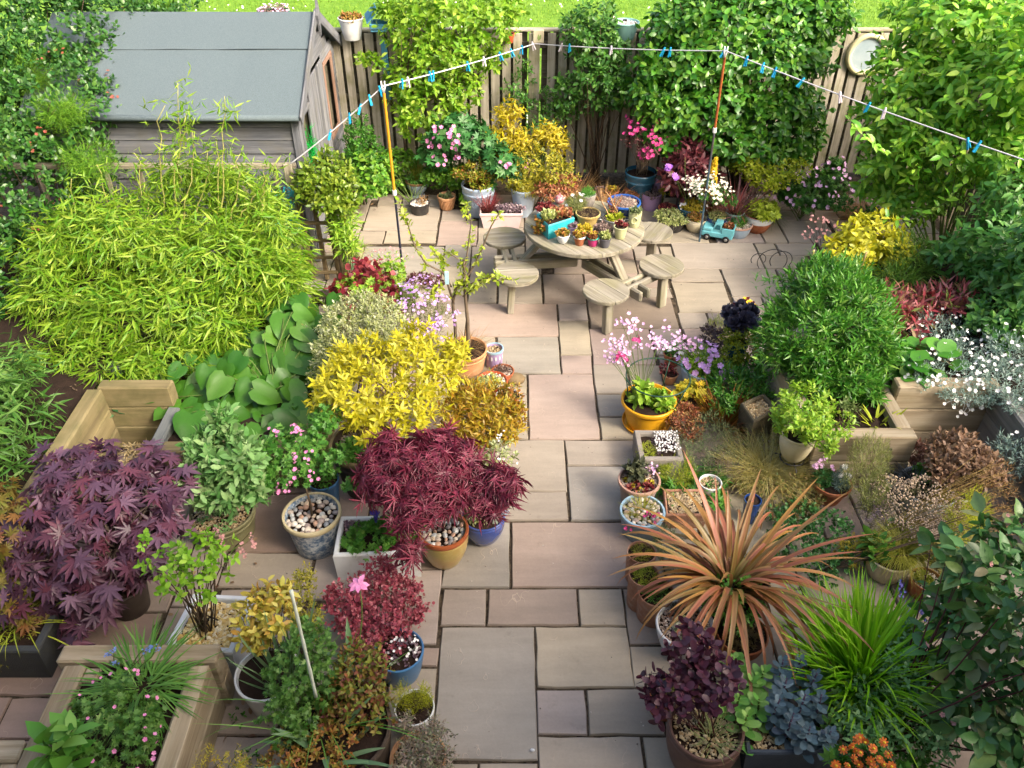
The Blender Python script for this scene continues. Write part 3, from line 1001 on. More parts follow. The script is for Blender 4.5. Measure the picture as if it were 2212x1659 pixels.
def slab(x0, x1, y0, y1, c, rot=False):
    cx, cy = (x0 + x1) / 2,(y0 + y1) / 2
    w, d = x1 - x0, y1 - y0
    nx, ny = max(2, int(w / .12)), max(2, int(d / .12))
    xs, ys = np.linspace(-w / 2 + .005, w / 2 - .005, nx + 1), np.linspace(-d / 2 + .005, d / 2 - .005, ny + 1)
    X, Yy = np.meshgrid(xs, ys, indexing='ij')
    edge = np.zeros(X.shape, bool); edge[0] = edge[-1] = True; edge[:, 0] = edge[:, -1] = True
    Z = RNG.normal(0,.0012, X.shape) + RNG.normal(0,.0012) + X * RNG.normal(0,.002) + Yy * RNG.normal(0,.002)
    X = X + np.where(edge, RNG.normal(0,.0025, X.shape),0); Yy = Yy + np.where(edge, RNG.normal(0,.0025, X.shape),0)
    V = np.stack([X, Yy, Z],-1).reshape(-1,3)
    i, j = np.meshgrid(np.arange(nx), np.arange(ny), indexing='ij'); N = ny + 1
    F = np.stack([i * N + j, (i + 1) * N + j, (i + 1) * N + j + 1, i * N + j + 1],-1).reshape(-1,4)
    loop = [a * N for a in range(nx + 1)] + [nx * N + b for b in range(1, N)] + [a * N + ny for a in range(nx - 1,-1,-1)] + [b for b in range(ny - 1,0,-1)]
    L = V[loop]
    sg = np.sign(L[:, :2]) * (np.abs(L[:, :2]) > np.array([w, d]) / 2 - .016)
    L1 = L.copy(); L1[:, :2] += sg * .006; L1[:, 2] -= .007 + np.abs(RNG.normal(0,.003, len(L)))
    L2 = L1.copy(); L2[:, 2] = -.04
    k, m = len(V), len(L)
    q = []
    for a in range(m):
        b = (a + 1) % m
        q += [(loop[a], k + a, k + b, loop[b]),(k + a, k + m + a, k + m + b, k + b)]
    mb = MB(); mb.add(np.concatenate([V, L1, L2]),[F, q])
    V += 0
    o = ob('paving_slab', mb.mesh('paving_slab', SLAB, True, 50), patio, loc=(cx, cy, 0))
    o.color = c
    return o
TINT = {'b': '#c9bca9', 'p': '#cdb8aa', 'g': '#c0b8aa', 'y': '#d0c3aa', 'd': '#bcab9b', 'k': '#c6b8ac', 'r': '#b49c8c'}
def tint(k_):
    c = lin(TINT[k_],.49); f = random.uniform(.92,1.08)
    return (c[0] * f, c[1] * f, c[2] * f * random.uniform(.97,1.03),1)
MAN = """-.46 .145 2.42 3.32 g;.155 .755 2.885 3.32 y;.155 .445 2.575 2.865 k;.46 .905 2.575 2.865 b;.155 .755 1.97 2.56 b;.77 1.37 2.12 2.56 b;-.46 -.2 2.1 2.4 b;-.185 .14 1.8 2.4 b;
-.475 -.18 3.34 3.63 k;-.16 .44 3.34 3.63 d;.455 .75 3.335 3.63 b;.765 1.06 3.19 3.63 d;.76 1.06 2.88 3.17 b;-.485 -.02 3.65 4.25 g;0 .9 3.65 4.245 p;-.79 -.495 3.19 3.79 k;
-.48 .42 4.27 4.56 b;-.18 .43 4.58 5.165 b;.445 1.04 4.87 5.16 b;.445 .9 4.27 4.85 g;.148 .738 5.185 6.07 p;-.17 .13 5.185 5.78 b;-.17 .13 5.795 6.075 y;.755 1.06 5.79 6.215 b;.755 1.05 5.475 5.775 g;.755 1.05 5.18 5.46 y;
.465 .745 6.085 6.37 p;.465 .76 6.385 6.96 y;-.14 .45 6.09 6.675 g;-.46 .455 6.695 7.28 p;.475 .765 6.975 7.27 k;.335 .77 7.285 7.875 d;-.14 .315 7.295 7.88 b;.785 1.66 6.83 7.4 d;.765 1.355 6.225 6.815 p;1.375 1.67 6.37 6.815 k;
1.84 2.795 8.005 8.59 b;1.72 2.29 7.73 7.99 b;2.31 2.9 7.43 7.99 b;1.715 2.275 7.125 7.7 y;1.69 1.975 6.83 7.11 b;1.99 2.28 6.83 7.11 k;2.81 3.035 8.3 8.58 b;3.055 3.5 8.3 8.575 b;3.225 3.8 8.6 9.15 b;3.52 4.0 9.17 9.43 d;2.95 3.21 8.6 9.17 b;
2.81 3.3 8.0 8.285 b;2.39 2.935 8.605 9.17 k;2.92 3.5 7.43 7.985 k;-1.78 -.895 8.91 9.53 b;-1.8 -1.51 8.59 8.88 b;-1.49 -.895 8.6 8.885 y;-.87 -.415 8.55 9.14 p;-.86 -.565 9.16 9.45 b;-2.04 -1.42 3.65 3.95 b;-1.4 -.8 3.55 3.95 k;-2.8 -2.35 3.14 3.43 r;-3.05 -2.82 2.55 2.81 r;-2.8 -2.6 2.35 3.1 r;-3.4 -2.83 2.83 3.1 r"""
rects = []
for row in MAN.replace('\n', '').split(';'):
    a = row.split()
    r_ = [float(q) for q in a[:4]]
    slab(*r_, tint(a[4])); rects.append(r_)
# the rest of the patio: random coursing on the same module
MX, MY = .308,.1525
cx0, cy0 = .15 - MX * 18,2.565 - MY * 18
NX, NY = 38,66
occ = np.zeros((NX, NY), bool)
for i in range(NX):
    for j in range(NY):
        a0, a1 = cx0 + i * MX, cx0 + (i + 1) * MX; b0, b1 = cy0 + j * MY, cy0 + (j + 1) * MY
        cov = sum(max(0, min(a1, r[1]) - max(a0, r[0])) * max(0, min(b1, r[3]) - max(b0, r[2])) for r in rects)
        occ[i, j] = cov > .8 * MX * MY
        if b0 > 10.3 or b0 < .3 or a0 < -5.0 or a1 > 5.1: occ[i, j] = True
for j in range(NY):
    for i in range(NX):
        if occ[i, j]: continue
        opts = [(3,4),(2,4),(2,4),(2,2),(1,4),(1,2),(2,3),(3,2)]
        random.shuffle(opts)
        for (a, b) in opts + [(1,2),(1,1)]:
            if i + a <= NX and j + b <= NY and not occ[i:i + a, j:j + b].any():
                break
        occ[i:i + a, j:j + b] = True
        x0, x1, y0, y1 = cx0 + i * MX + .008, cx0 + (i + a) * MX - .008, cy0 + j * MY + .008, cy0 + (j + b) * MY - .008
        for r in rects:
            ox, oy = min(x1, r[1] + .014) - max(x0, r[0] - .014), min(y1, r[3] + .014) - max(y0, r[2] - .014)
            if ox > 0 and oy > 0:
                if ox < oy:
                    if x0 + x1 < r[0] + r[1]: x1 -= ox
                    else: x0 += ox
                else:
                    if y0 + y1 < r[2] + r[3]: y1 -= oy
                    else: y0 += oy
        if x1 - x0 > .07 and y1 - y0 > .07:
            near_left = x0 < -1.4 and y0 < 4.6
            slab(x0, x1, y0, y1, tint(random.choice('rrdk' if near_left else 'bbpygdk')))
# ------------------------------------------------------------------ the house the picture is taken from (casts the shade)
BR = surf_mat('house_render', '#cfc6b6', .6,.9, '#c2b8a6', 4,.4,60)
hs = MB(); hs.box((1.0,-4.2,2.6),(26,8.0,5.2))
tag(ob('house_wall', hs.mesh('house_wall', BR, False)), kind='structure')
hs = MB(); hs.add([(-12.2,.05,5.21),(14.2,.05,5.21),(14.2,-4.2,7.6),(-12.2,-4.2,7.6),(14.2,-8.5,5.21),(-12.2,-8.5,5.21)],[[(0,1,2,3),(3,2,4,5),(0,5,4,1)]])
tag(ob('house_roof', hs.mesh('house_roof', surf_mat('roof_tiles', '#6d5548', .6,.9), False)), kind='structure')
# ------------------------------------------------------------------ fences
FW = wood_mat('fence_timber', ['#857f70', '#aea797', '#c8c0b0'],.9,22,.9, '#75783f', .55)
FWD = wood_mat('fence_timber_dark', ['#5a5446', '#766f5e', '#8d8672'],.65,22,.9, '#4d5230', .5)
FY = 10.46
fe = thing('board_fence', 'grey green weathered hit-and-miss board fence between the patio and the lawn', 'fence', (0.3, FY, 0))
x = -4.9; i = 0
while x < 5.25:
    w = random.uniform(.098,.108)
    if abs(x - .27) > .1:
        plank('board', (x, FY - .03,.06),(x, FY - .03,1.83 + random.uniform(-.006,.006)), w, .02, FW, fe, (0,-1,0),.003, uneven=.001)
    x += .138
mb = MB((.3, FY, 0))
x = -4.83
while x < 5.3:
    mb.box((x, FY + .065,.94),(.1,.018,1.76)); x += .138
ob('rear_boards', mb.mesh('rear_boards', FWD, False), fe, kind='stuff')
for z in (.35,1.05,1.68):
    plank('rail', (-4.95, FY + .02, z),(5.3, FY + .02, z),.075,.04, FWD, fe, (0,-1,0))
plank('capping', (-4.95, FY - .0,1.862),(5.3, FY - .0,1.862),.085,.03, FW, fe, (0,0,1))
for x in (-3.6,-1.7,2.25,4.1):
    plank('post', (x, FY + .115,0),(x, FY + .115,1.84),.09,.075, FW, fe, (0,-1,0))
plank('post', (.27, FY - .075,0),(.27, FY - .075,1.84),.135,.05, FW, fe, (0,-1,0), label='broad pale post in front of the boards that carries the clothes line')
FX = 5.28
fs = thing('side_fence', 'dark boarded side fence half hidden behind the climber at the right', 'fence', (FX, 7,0))
y = 3.2
while y < 10.4:
    plank('board', (FX, y, .05),(FX, y, 1.8 + random.uniform(-.01,.01)),.105,.02, FWD, fs, (-1,0,0),.003)
    y += .135
for z in (.4,1.55):
    plank('rail', (FX + .035,3.1, z),(FX + .035,10.4, z),.07,.04, FWD, fs, (-1,0,0))
for y in (3.15,5.0,6.8,8.6):
    plank('post', (FX + .1, y, 0),(FX + .1, y, 1.9),.09,.09, FWD, fs, (-1,0,0))
# ------------------------------------------------------------------ shed
SW = wood_mat('shed_board', ['#666a72', '#979aa1', '#babcbf'],.46,20,.85, '#8a8672', .35)
SWB = wood_mat('shed_batten', ['#7d5f50', '#a58472', '#b99b88'],.6,20,.85)
FELT = surf_mat('roofing_felt', '#8a9ba2', .46,.95, '#6f8086', 120,.6,220,.12, dirt='#a5b2b6', dirt_amt=.35)
SX, SL, SY0, SY1, RY = -2.16,-4.75,8.16,10.34,9.28
EZ, RZ = 1.70,2.33
sh = thing('garden_shed', 'grey weathered timber shed with blue grey felt roof in the corner', 'shed', ((SX + SL) / 2,9.2,0))
so = np.array(sh.location)
for i in range(12):
    z = .03 + i * .137
    plank('plank', (SL, SY0 - .004 * (i % 2), z + .066),(SX - .02, SY0 - .004 * (i % 2), z + .066),.132,.016, SW, sh, (0,-1,.1),.004, uneven=.0012)
mb = MB(so); mb.box(((SX + SL) / 2 - .01,(SY0 + SY1) / 2 + .01,.8),(SX - SL - .08, SY1 - SY0 - .06,1.5))
ob('inner_lining', mb.mesh('inner_lining', FWD, False), sh)
plank('eave_batten', (SL, SY0 - .03,1.655),(SX - .02, SY0 - .03,1.655),.05,.03, SWB, sh, (0,-1,0))
def roof_slab(name, ya, za, yb, zb, x0, x1, th, lift=0.0):
    mb = MB(so)
    n = np.array([0,-(zb - za),(yb - ya)]); n = n / np.linalg.norm(n) * (1 if yb > ya else -1)
    A, Bq = np.array([0, ya, za]) + n * lift, np.array([0, yb, zb]) + n * lift
    V = []
    for q in (A, A + (Bq - A) * .5, Bq):
        for xx in np.linspace(x0, x1,9):
            V.append((xx, q[1], q[2] + RNG.normal(0,.003)))
    V = np.array(V); N = 9
    f = [(r * N + c, r * N + c + 1,(r + 1) * N + c + 1,(r + 1) * N + c) for r in range(2) for c in range(N - 1)]
    V2 = V - n * th
    k = len(V)
    per = list(range(N)) + [2 * N - 1,3 * N - 1] + list(range(3 * N - 2,2 * N - 1,-1)) + [N]
    side = [(per[i], k + per[i], k + per[(i + 1) % len(per)], per[(i + 1) % len(per)]) for i in range(len(per))]
    f2 = [tuple(reversed([k + q for q in t])) for t in f]
    mb.add(np.concatenate([V, V2]),[f, f2, side])
    return ob(name, mb.mesh(name, FELT, False), sh)
YE = SY0 - .15
roof_slab('roof_felt', YE, EZ, RY, RZ, SL - .1, SX + .07,.03)
roof_slab('felt_strip', YE + .80, EZ + .80 * (RZ - EZ) / (RY - YE), RY + .02, RZ + .006, SL - .1, SX + .068,.008,.012)
roof_slab('roof_felt', 10.44, EZ + .06, RY, RZ - .001, SL - .1, SX + .07,.03)
mb = MB(so); mb.tube([(SL - .1, YE + .005, EZ - .02),(SX + .07, YE + .005, EZ - .02)],.03,8); ob('felt_fold', mb.mesh('felt_fold', FELT), sh)
# barge boards and finial on the gable towards the patio
plank('barge_board', (SX + .09, YE - .01, EZ - .045),(SX + .09, RY + .01, RZ + .01),.11,.022, SW, sh, (1,0,0))
plank('barge_board', (SX + .09,10.47, EZ + .02),(SX + .09, RY + .012, RZ + .008),.11,.022, SW, sh, (1,0,0))
mb = MB(so); mb.add([(SX + .125, RY, RZ + .15),(SX + .125, RY - .07, RZ),(SX + .125, RY, RZ - .22),(SX + .125, RY + .07, RZ),(SX + .102, RY, RZ + .15),(SX + .102, RY - .07, RZ),(SX + .102, RY, RZ - .22),(SX + .102, RY + .07, RZ)],
       [[(0,1,2,3),(7,6,5,4),(0,4,5,1),(1,5,6,2),(2,6,7,3),(3,7,4,0)]])
ob('finial', mb.mesh('finial', SW, False), sh)
def roofz(y):
    return EZ + (RZ - EZ) * (y - YE) / (RY - YE) if y < RY else EZ + .06 + (RZ - EZ - .06) * (10.44 - y) / (10.44 - RY)
# gable: horizontal boards cut to the slope, clear of the door and the two windows
W1, DOOR, W2 = (8.30,8.70,.95,1.58),(8.74,9.56,.05,1.80),(9.62,10.10,.85,1.70)
z = .04
while z < 2.3:
    zc = z + .055
    ys_ = np.linspace(SY0, SY1,45)
    ok = [y for y in ys_ if roofz(y) - .08 > zc and not any(a - .02 < y < b + .02 and c < zc < d for a, b, c, d in (W1, DOOR, W2))]
    runs = []
    for y in ok:
        if runs and y - runs[-1][1] < .06: runs[-1][1] = y
        else: runs.append([y, y])
    for a, b in runs:
        if b - a > .06:
            plank('plank', (SX, a, zc),(SX, b, zc),.108,.018, SW, sh, (1,0,.08),.004)
    z += .112
for y in np.arange(DOOR[0] + .05, DOOR[1],.092):
    plank('door_board', (SX + .012, y, .06),(SX + .012, y, 1.79),.088,.022, SW, sh, (1,0,0),.005)
mb = MB(so)
for (a, b, c, d) in (W1, W2):
    mb.box((SX - .07,(a + b) / 2,(c + d) / 2),(.01, b - a, d - c))
ob('window_pane', mb.mesh('window_pane', surf_mat('dark_glass', '#27302f', .6,.15, spec=.6), False), sh)
for (a, b, c, d) in (W1, W2):
    for (p0, p1) in (((SX + .012, a, c),(SX + .012, a, d)),((SX + .012, b, c),(SX + .012, b, d)),((SX + .014, a, c),(SX + .014, b, c)),((SX + .014, a, d),(SX + .014, b, d))):
        plank('window_frame', p0, p1,.05,.03, SWB if a > 9 else SW, sh, (1,0,0))
plank('corner_trim', (SX + .022, SY0 + .0,.02),(SX + .022, SY0 + .0,1.66),.07,.02, SW, sh, (1,0,0))
plank('corner_trim', (SX - .02, SY0 - .026,.02),(SX - .02, SY0 - .026,1.63),.07,.02, SW, sh, (0,-1,0))
# green netting bundled in the shed window, red watering rose behind the other
nb = thing('netting_bundle', 'bright green garden netting stuffed against the shed window', 'netting', (SX + .04,8.5,1.0))
pts = np.stack([RNG.uniform(SX - .02, SX + .06,420), RNG.uniform(8.34,8.64,420), RNG.uniform(.98,1.42,420)],-1)
pts = pts[(pts[:, 2] - .98) / .44 < 1.05 - np.abs(pts[:, 1] - 8.47) / .22]
mb = MB((SX + .04,8.5,1.0)); d_ = RNG.normal(0,1, pts.shape); d_[:, 0] *= .4
mb.scatter(LANCE, pts, d_, np.tile([1.0,0,.2],(len(pts),1)),.11,.5)
ob('net', mb.mesh('net', leaf_mat('green_net', ['#00a045', '#13c05c', '#0b8a3c'],.7,.6,.2)), nb, kind='stuff')
# ------------------------------------------------------------------ trellis in front of the shed
TW = wood_mat('trellis_timber', ['#8a8069', '#b5ab92', '#cdc4ac'],.62,22,.9, '#7a7c4c', .3)
tr = thing('trellis', 'low pale wooden trellis rail standing between bamboo and shed', 'trellis', (-3.4,7.82,0))
plank('top_rail', (-5.0,7.82,1.27),(-2.15,7.82,1.27),.07,.045, TW, tr)
plank('rail', (-5.0,7.83,.62),(-2.15,7.83,.62),.05,.035, TW, tr)
for x in np.arange(-4.75,-2.2,.34):
    plank('slat', (x, 7.85,.05),(x, 7.85,1.235),.05,.022, TW, tr, (0,-1,0))
plank('post', (-2.22,7.79,0),(-2.22,7.79,1.31),.085,.06, TW, tr, (0,-1,0))
tp = thing('trellis_gate', 'narrow brown trellis gate with square openings beside the bamboo', 'gate', (-1.98,7.74,0))
TG = wood_mat('trellis_brown', ['#6e5d43', '#938060', '#ab9876'],.6,22,.9, '#6e6c3c', .3)
for x in (-2.14,-1.99,-1.86,-1.80):
    plank('stile', (x, 7.74,.02),(x - .02,7.74,.98),.045,.04, TG, tp, (0,-1,0))
for z in (.12,.3,.5,.7,.92):
    plank('rung', (-2.14,7.715, z),(-1.86,7.715, z),.04,.022, TG, tp, (0,-1,0))
cnet = thing('blue_twine', 'loose turquoise netting hung on the trellis post beside the bamboo', 'netting', (-2.22,7.72,.8))
mb = MB((-2.22,7.72,.8))
for i in range(46):
    z0 = RNG.uniform(.72,1.12); x0 = -2.24 + RNG.normal(0,.06)
    pth = np.array([(x0,7.70, z0),(x0 + RNG.normal(0,.05),7.67, z0 - .05),(x0 + RNG.normal(0,.06),7.66, z0 - .11),(x0 + RNG.normal(0,.05),7.68, z0 - .04 + RNG.normal(0,.03))])
    mb.tube(pth, .004,4)
ob('net', mb.mesh('net', surf_mat('turquoise_cord', '#38c0cf', .75,.6)), cnet)
# ------------------------------------------------------------------ raised beds of oak sleepers
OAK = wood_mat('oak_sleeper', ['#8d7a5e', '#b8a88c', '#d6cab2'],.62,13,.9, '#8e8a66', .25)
OAKG = wood_mat('oak_sleeper_dark', ['#77694c', '#95875f', '#ab9c74'],.6,13,.9, '#5f6138', .5)  # darker, greener oak with a heavier moss tint
def sleeper_wall(t, p0, p1, ztop, rows, hgt, th, mat, z0=None, nm='sleeper'):
    """courses of sleepers from p0 to p1 (xy of the wall centre line)"""
    p0, p1 = np.array(p0, float), np.array(p1, float)
    d = (p1 - p0) / np.linalg.norm(p1 - p0); nrm = np.array([-d[1], d[0],0])
    for i in range(rows):
        z1 = ztop - i * (hgt + .003); zz = max(z1 - hgt, .0)
        if z1 - zz < .02: continue
        zc = (z1 + zz) / 2
        o = RNG.normal(0,.004)
        a = np.array([p0[0], p0[1], zc]) + nrm * o; b = np.array([p1[0], p1[1], zc]) + nrm * o
        plank(nm, a, b, th, z1 - zz, mat, t, (0,0,1),.012, uneven=.0025)
def bed_soil(t, x0, x1, y0, y1, z, rough=.012, name='soil'):
    g = 14
    X, Yy = np.meshgrid(np.linspace(x0, x1, g), np.linspace(y0, y1, g), indexing='ij')
    V = np.stack([X, Yy, z + RNG.normal(0, rough, X.shape)],-1).reshape(-1,3)
    f = [(i * g + j, (i + 1) * g + j, (i + 1) * g + j + 1, i * g + j + 1) for i in range(g - 1) for j in range(g - 1)]
    mb = MB(np.array(t.location)); mb.add(V, [f])
    return ob(name, mb.mesh(name, SOIL), t)
rb = thing('raised_bed', 'long mossy sleeper bed that holds the bamboo around a recessed corner', 'raised bed', (-3.0,5.2,0))
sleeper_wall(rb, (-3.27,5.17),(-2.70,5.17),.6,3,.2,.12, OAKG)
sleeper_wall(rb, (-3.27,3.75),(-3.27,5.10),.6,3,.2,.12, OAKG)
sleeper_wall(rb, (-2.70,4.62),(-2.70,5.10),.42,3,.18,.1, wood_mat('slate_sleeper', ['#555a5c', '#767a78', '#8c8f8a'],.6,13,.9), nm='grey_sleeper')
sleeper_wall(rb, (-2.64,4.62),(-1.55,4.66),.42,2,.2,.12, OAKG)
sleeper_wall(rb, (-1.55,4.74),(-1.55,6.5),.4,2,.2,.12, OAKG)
bed_soil(rb, -5.6,-3.33,3.6,7.6,.54); bed_soil(rb, -3.33,-1.6,5.2,6.5,.36); bed_soil(rb, -3.33,-2.2,6.5,7.6,.4); bed_soil(rb, -2.65,-1.6,4.68,5.2,.36)
ll = thing('fallen_leaves', 'dry straw coloured bamboo leaves lying in the sleeper recess', 'dead leaves', (-3.0,4.9,.01)); ll['kind'] = 'stuff'
pts = np.stack([RNG.uniform(-3.18,-2.78,230),5.08 - np.abs(RNG.normal(0,.14,230)), RNG.uniform(.012,.05,230)],-1)
mb = MB((-3.0,4.9,.01)); mb.scatter(LANCE, pts, RNG.normal(0,1, pts.shape) * np.array([1,1,.12]), np.tile([0,0,1.0],(230,1)) + RNG.normal(0,.4, pts.shape),.10,.8)
ob('leaves', mb.mesh('leaves', leaf_mat('straw_leaf', ['#b49a6a', '#d8c79a', '#8d7448', '#cbb98e'],.7,.7,.1)), ll, kind='stuff')
bl = thing('raised_bed', 'low oak sleeper bed of black soil with pink flowered geranium in the near corner', 'raised bed', (-2.2,2.3,0))
sleeper_wall(bl, (-2.62,2.82),(-1.70,2.82),.45,2,.22,.12, OAK)
sleeper_wall(bl, (-2.50,1.2),(-2.50,2.75),.448,2,.22,.12, OAK)
sleeper_wall(bl, (-1.78,1.0),(-1.78,2.75),.444,2,.22,.12, OAK)
sleeper_wall(bl, (-3.9,2.24),(-2.57,2.24),.447,2,.22,.12, OAK)
bed_soil(bl, -2.46,-1.82,.9,2.77,.40,.014); bed_soil(bl, -4.0,-2.5,.9,2.2,.38,.014)
for (x, y) in ((-2.40,2.70),(-1.88,2.70),(-2.62,2.14)):
    plank('corner_post', (x, y, .0),(x, y, .42),.09,.09, OAK, bl, (0,-1,0),.01)
br = thing('raised_bed', 'bleached oak sleeper planter box on the right of the path, open soil at its front', 'raised bed', (2.65,5.2,0))
sleeper_wall(br, (2.28,4.69),(3.045,4.69),.5,2,.248,.12, OAK)
sleeper_wall(br, (2.98,4.755),(2.98,5.95),.497,2,.248,.12, OAK)
sleeper_wall(br, (2.28,4.755),(2.28,5.95),.497,2,.248,.12, OAK)
sleeper_wall(br, (2.34,5.95),(2.92,5.95),.494,2,.248,.12, OAK)
bed_soil(br, 2.33,2.93,4.74,5.9,.42,.014)
for (x, z) in ((2.42,.39),(2.86,.39),(2.40,.13),(2.88,.13),(2.70,.1)):
    mb = MB(np.array(br.location)); mb.lathe([(0,.006),(.009,.006),(.011,0)],(0,0,0),8)
    mb.V[-1] = mb.V[-1] @ np.array([[1,0,0],[0,0,1],[0,-1,0]]) + np.array([x, 4.626, z])
    ob('bolt', mb.mesh('bolt', surf_mat('rust_bolt', '#2a2320', .6,.7)), br)
br2 = thing('raised_bed', 'high sleeper bed behind the planter, spilling silver foliage and white flowers', 'raised bed', (3.6,5.4,0))
sleeper_wall(br2,(3.05,5.19),(3.86,5.19),.6,3,.235,.12, OAK)
sleeper_wall(br2,(3.86,3.7),(3.86,5.12),.6,3,.235,.12, wood_mat('oak_weathered_grey', ['#6e6d6a', '#8f8d88', '#a8a6a0'],.6,13,.9))
bed_soil(br2,3.05,5.2,5.25,7.4,.52); bed_soil(br2,3.92,5.2,3.6,5.25,.52)
# ------------------------------------------------------------------ round picnic table
PT = wood_mat('picnic_timber', ['#77705f', '#a39c8a', '#c6bfae'],.66,20,.9, '#8b8a4e', .35)
TC = np.array([.73,7.58])
pt = thing('picnic_table', 'round weathered picnic table with six attached stools, crowded with small pots', 'picnic table', (TC[0], TC[1],0))
to = np.array(pt.location)
def disc_planks(name, c, R, z, th, ang, nb_, gap=.006, parent=pt):
    """round top made of parallel boards"""
    w = 2 * R / nb_
    ca, sa = math.cos(ang), math.sin(ang)
    for i in range(nb_):
        y0, y1 = -R + i * w + gap / 2,-R + (i + 1) * w - gap / 2
        m = 14
        top = []
        for side, yy in ((1, None),):
            ysamp = np.linspace(y0, y1,9)
            xr = np.sqrt(np.maximum(0, R * R - ysamp ** 2))
            outl = [(xx, yy2) for xx, yy2 in zip(xr, ysamp)] + [(-xx, yy2) for xx, yy2 in zip(xr[::-1], ysamp[::-1])]
        outl = np.array(outl)
        k = len(outl)
        ins = outl * .0 + outl - np.sign(outl) * .004
        V = np.concatenate([np.c_[ins, np.full(k, th)], np.c_[outl, np.full(k, th - .006)], np.c_[outl, np.zeros(k)]])
        V[:, 2] += RNG.normal(0,.0012)
        q = [(a, (a + 1) % k, k + (a + 1) % k, k + a) for a in range(k)] + [(k + a, k + (a + 1) % k, 2 * k + (a + 1) % k, 2 * k + a) for a in range(k)]
        tp_ = [[0, a, a + 1] for a in range(1, k - 1)]
        bt_ = [[2 * k, 2 * k + a + 1,2 * k + a] for a in range(1, k - 1)]
        mb = MB(); mb.add(V, [q, tp_, bt_])
        M = Matrix.Translation((c[0] - to[0], c[1] - to[1], z)) @ Matrix.Rotation(ang, 4, 'Z')
        ob(name, mb.mesh(name, PT, False), parent, M=M)
disc_planks('top_board', TC, .605,.70,.04, rad(308),7)
ARMS = (308,186,62)
SEATS = {308: ((.90,6.80),(1.50,7.28)),186: ((.04,7.13),(-.08,7.88)),62: ((1.50,8.0),(.78,8.42))}
for a in ARMS:
    d = np.array([math.cos(rad(a)), math.sin(rad(a)),0]); nn = np.array([-d[1], d[0],0])
    c3_ = np.array([TC[0], TC[1],0])
    for s in (-1,1):
        p0 = c3_ + nn * s * .055 + d * .06 + UP * .36; p1 = c3_ + nn * s * .055 + d * .92 + UP * .36
        plank('arm_beam', p0, p1,.045,.11, PT, pt, (0,0,1),.02)
    plank('leg', c3_ + d * .34 + UP * .70, c3_ + d * .72 + UP * .27,.09,.05, PT, pt, d + UP * .8,.006)
    plank('top_batten', c3_ - d * .02 + UP * .68, c3_ + d * .52 + UP * .68,.07,.035, PT, pt)
    s0, s1 = [np.array([q[0], q[1],0]) for q in SEATS[a]]
    e = (s1 - s0) / np.linalg.norm(s1 - s0)
    m = c3_ + d * .80
    off = np.dot((s0 + s1) / 2 - m, d)
    for q in (-.045,.045):
        plank('cross_beam', s0 - e * .05 + d * (q - off * .0) + UP * .385, s1 + e * .05 + d * q + UP * .385,.04,.075, PT, pt, (0,0,1),.008)
    for sc in (s0, s1):
        disc_planks('seat_board', sc[:2],.225,.425,.035, rad(a),3)
        ex = d * .06
        plank('seat_post', sc + ex + UP * .0, sc + ex * .6 + UP * .42,.095,.065, PT, pt, d, .006)
# ------------------------------------------------------------------ clothes line
LINE = surf_mat('line_cord', '#e9e6ea', .8,.6)
PR1T, PR2T = np.array([-1.185,7.69,2.10]), np.array([2.142,8.6,2.15])
LA, LB, LE = np.array([-2.22,7.77,1.29]), np.array([.27, FY - .115,1.73]), np.array([5.22,4.79,1.98])
SEGS = [(LA, PR1T),(PR1T, LB),(LB, PR2T),(PR2T, LE)]
def on_seg(i, s):
    a, b = SEGS[i]
    p = a + (b - a) * s
    return p - UP * (.05 if i == 3 else .02) * 4 * s * (1 - s)
mb = MB(LA)
pth = []
for i in range(4):
    pth += [on_seg(i, s) for s in np.linspace(0,1,14)[(1 if i else 0):]]
mb.tube(np.array(pth),.0062,6)
cl = tag(ob('clothes_line', mb.mesh('clothes_line', LINE), loc=LA), 'pale clothes line strung over the patio from trellis to side fence', 'clothes line')
def prop(base, top, mats, joint, label):
    t = thing('line_prop', label, 'line prop', base)
    v = top - base
    def seg(nm, a, b, r, m):
        q = MB(base); q.tube([base + v * a, base + v * (a + b) / 2, base + v * b], r, 8); ob(nm, q.mesh(nm, m, sharp=40), t)
    seg('lower_tube', 0, joint, .0115, mats[0])
    seg('upper_tube', joint, .97,.0135, mats[1])
    seg('collar', joint - .012, joint + .012,.022, mats[2])
    q = MB(base)
    for s in (-1,1):
        q.tube([top - UP * .06, top + np.array([.014 * s, 0,-.01]), top + np.array([.016 * s, 0,.045])],[.012,.009,.006],6)
    ob('fork', q.mesh('fork', mats[2]), t)
    return t
WP = surf_mat('white_plastic', '#eceae6', .8,.4)
prop(np.array([-1.16,7.68,0]), PR1T, (surf_mat('navy_metal', '#1c2338', .7,.35, spec=.6), surf_mat('yellow_tube', '#d99a22', .75,.5), WP),.5, 'clothes prop with yellow upper tube and navy lower tube')
prop(np.array([2.18,8.62,0]), PR2T, (surf_mat('rusty_tube', '#5b4338', .7,.6, '#3c6f86', 1.4, streak=False), surf_mat('orange_rust_tube', '#b5642e', .75,.6, '#8d4a24', 6), WP),.62, 'clothes prop with rusty orange upper tube and blue brown lower tube')
PEGM = [leaf_mat('blue_peg', ['#0fa3d8', '#2ab8e6', '#0b8fc4'],.75,.4,.1, True), leaf_mat('pale_peg', ['#e8e2ee', '#f4dfe6', '#ffffff'],.75,.4,.1, True)]
def peg_mesh(m):
    q = MB()
    for s in (-1,1):
        Rm = np.array(Matrix.Rotation(rad(9) * s, 3, 'X'))
        q.bbox((0, s * .007,-.004),(.011,.009,.074),.002, Rm)
    q.box((0,0,.004),(.016,.02,.007))
    return q.mesh('clothes_peg', m, False)
PEG = [peg_mesh(PEGM[0]), peg_mesh(PEGM[1])]
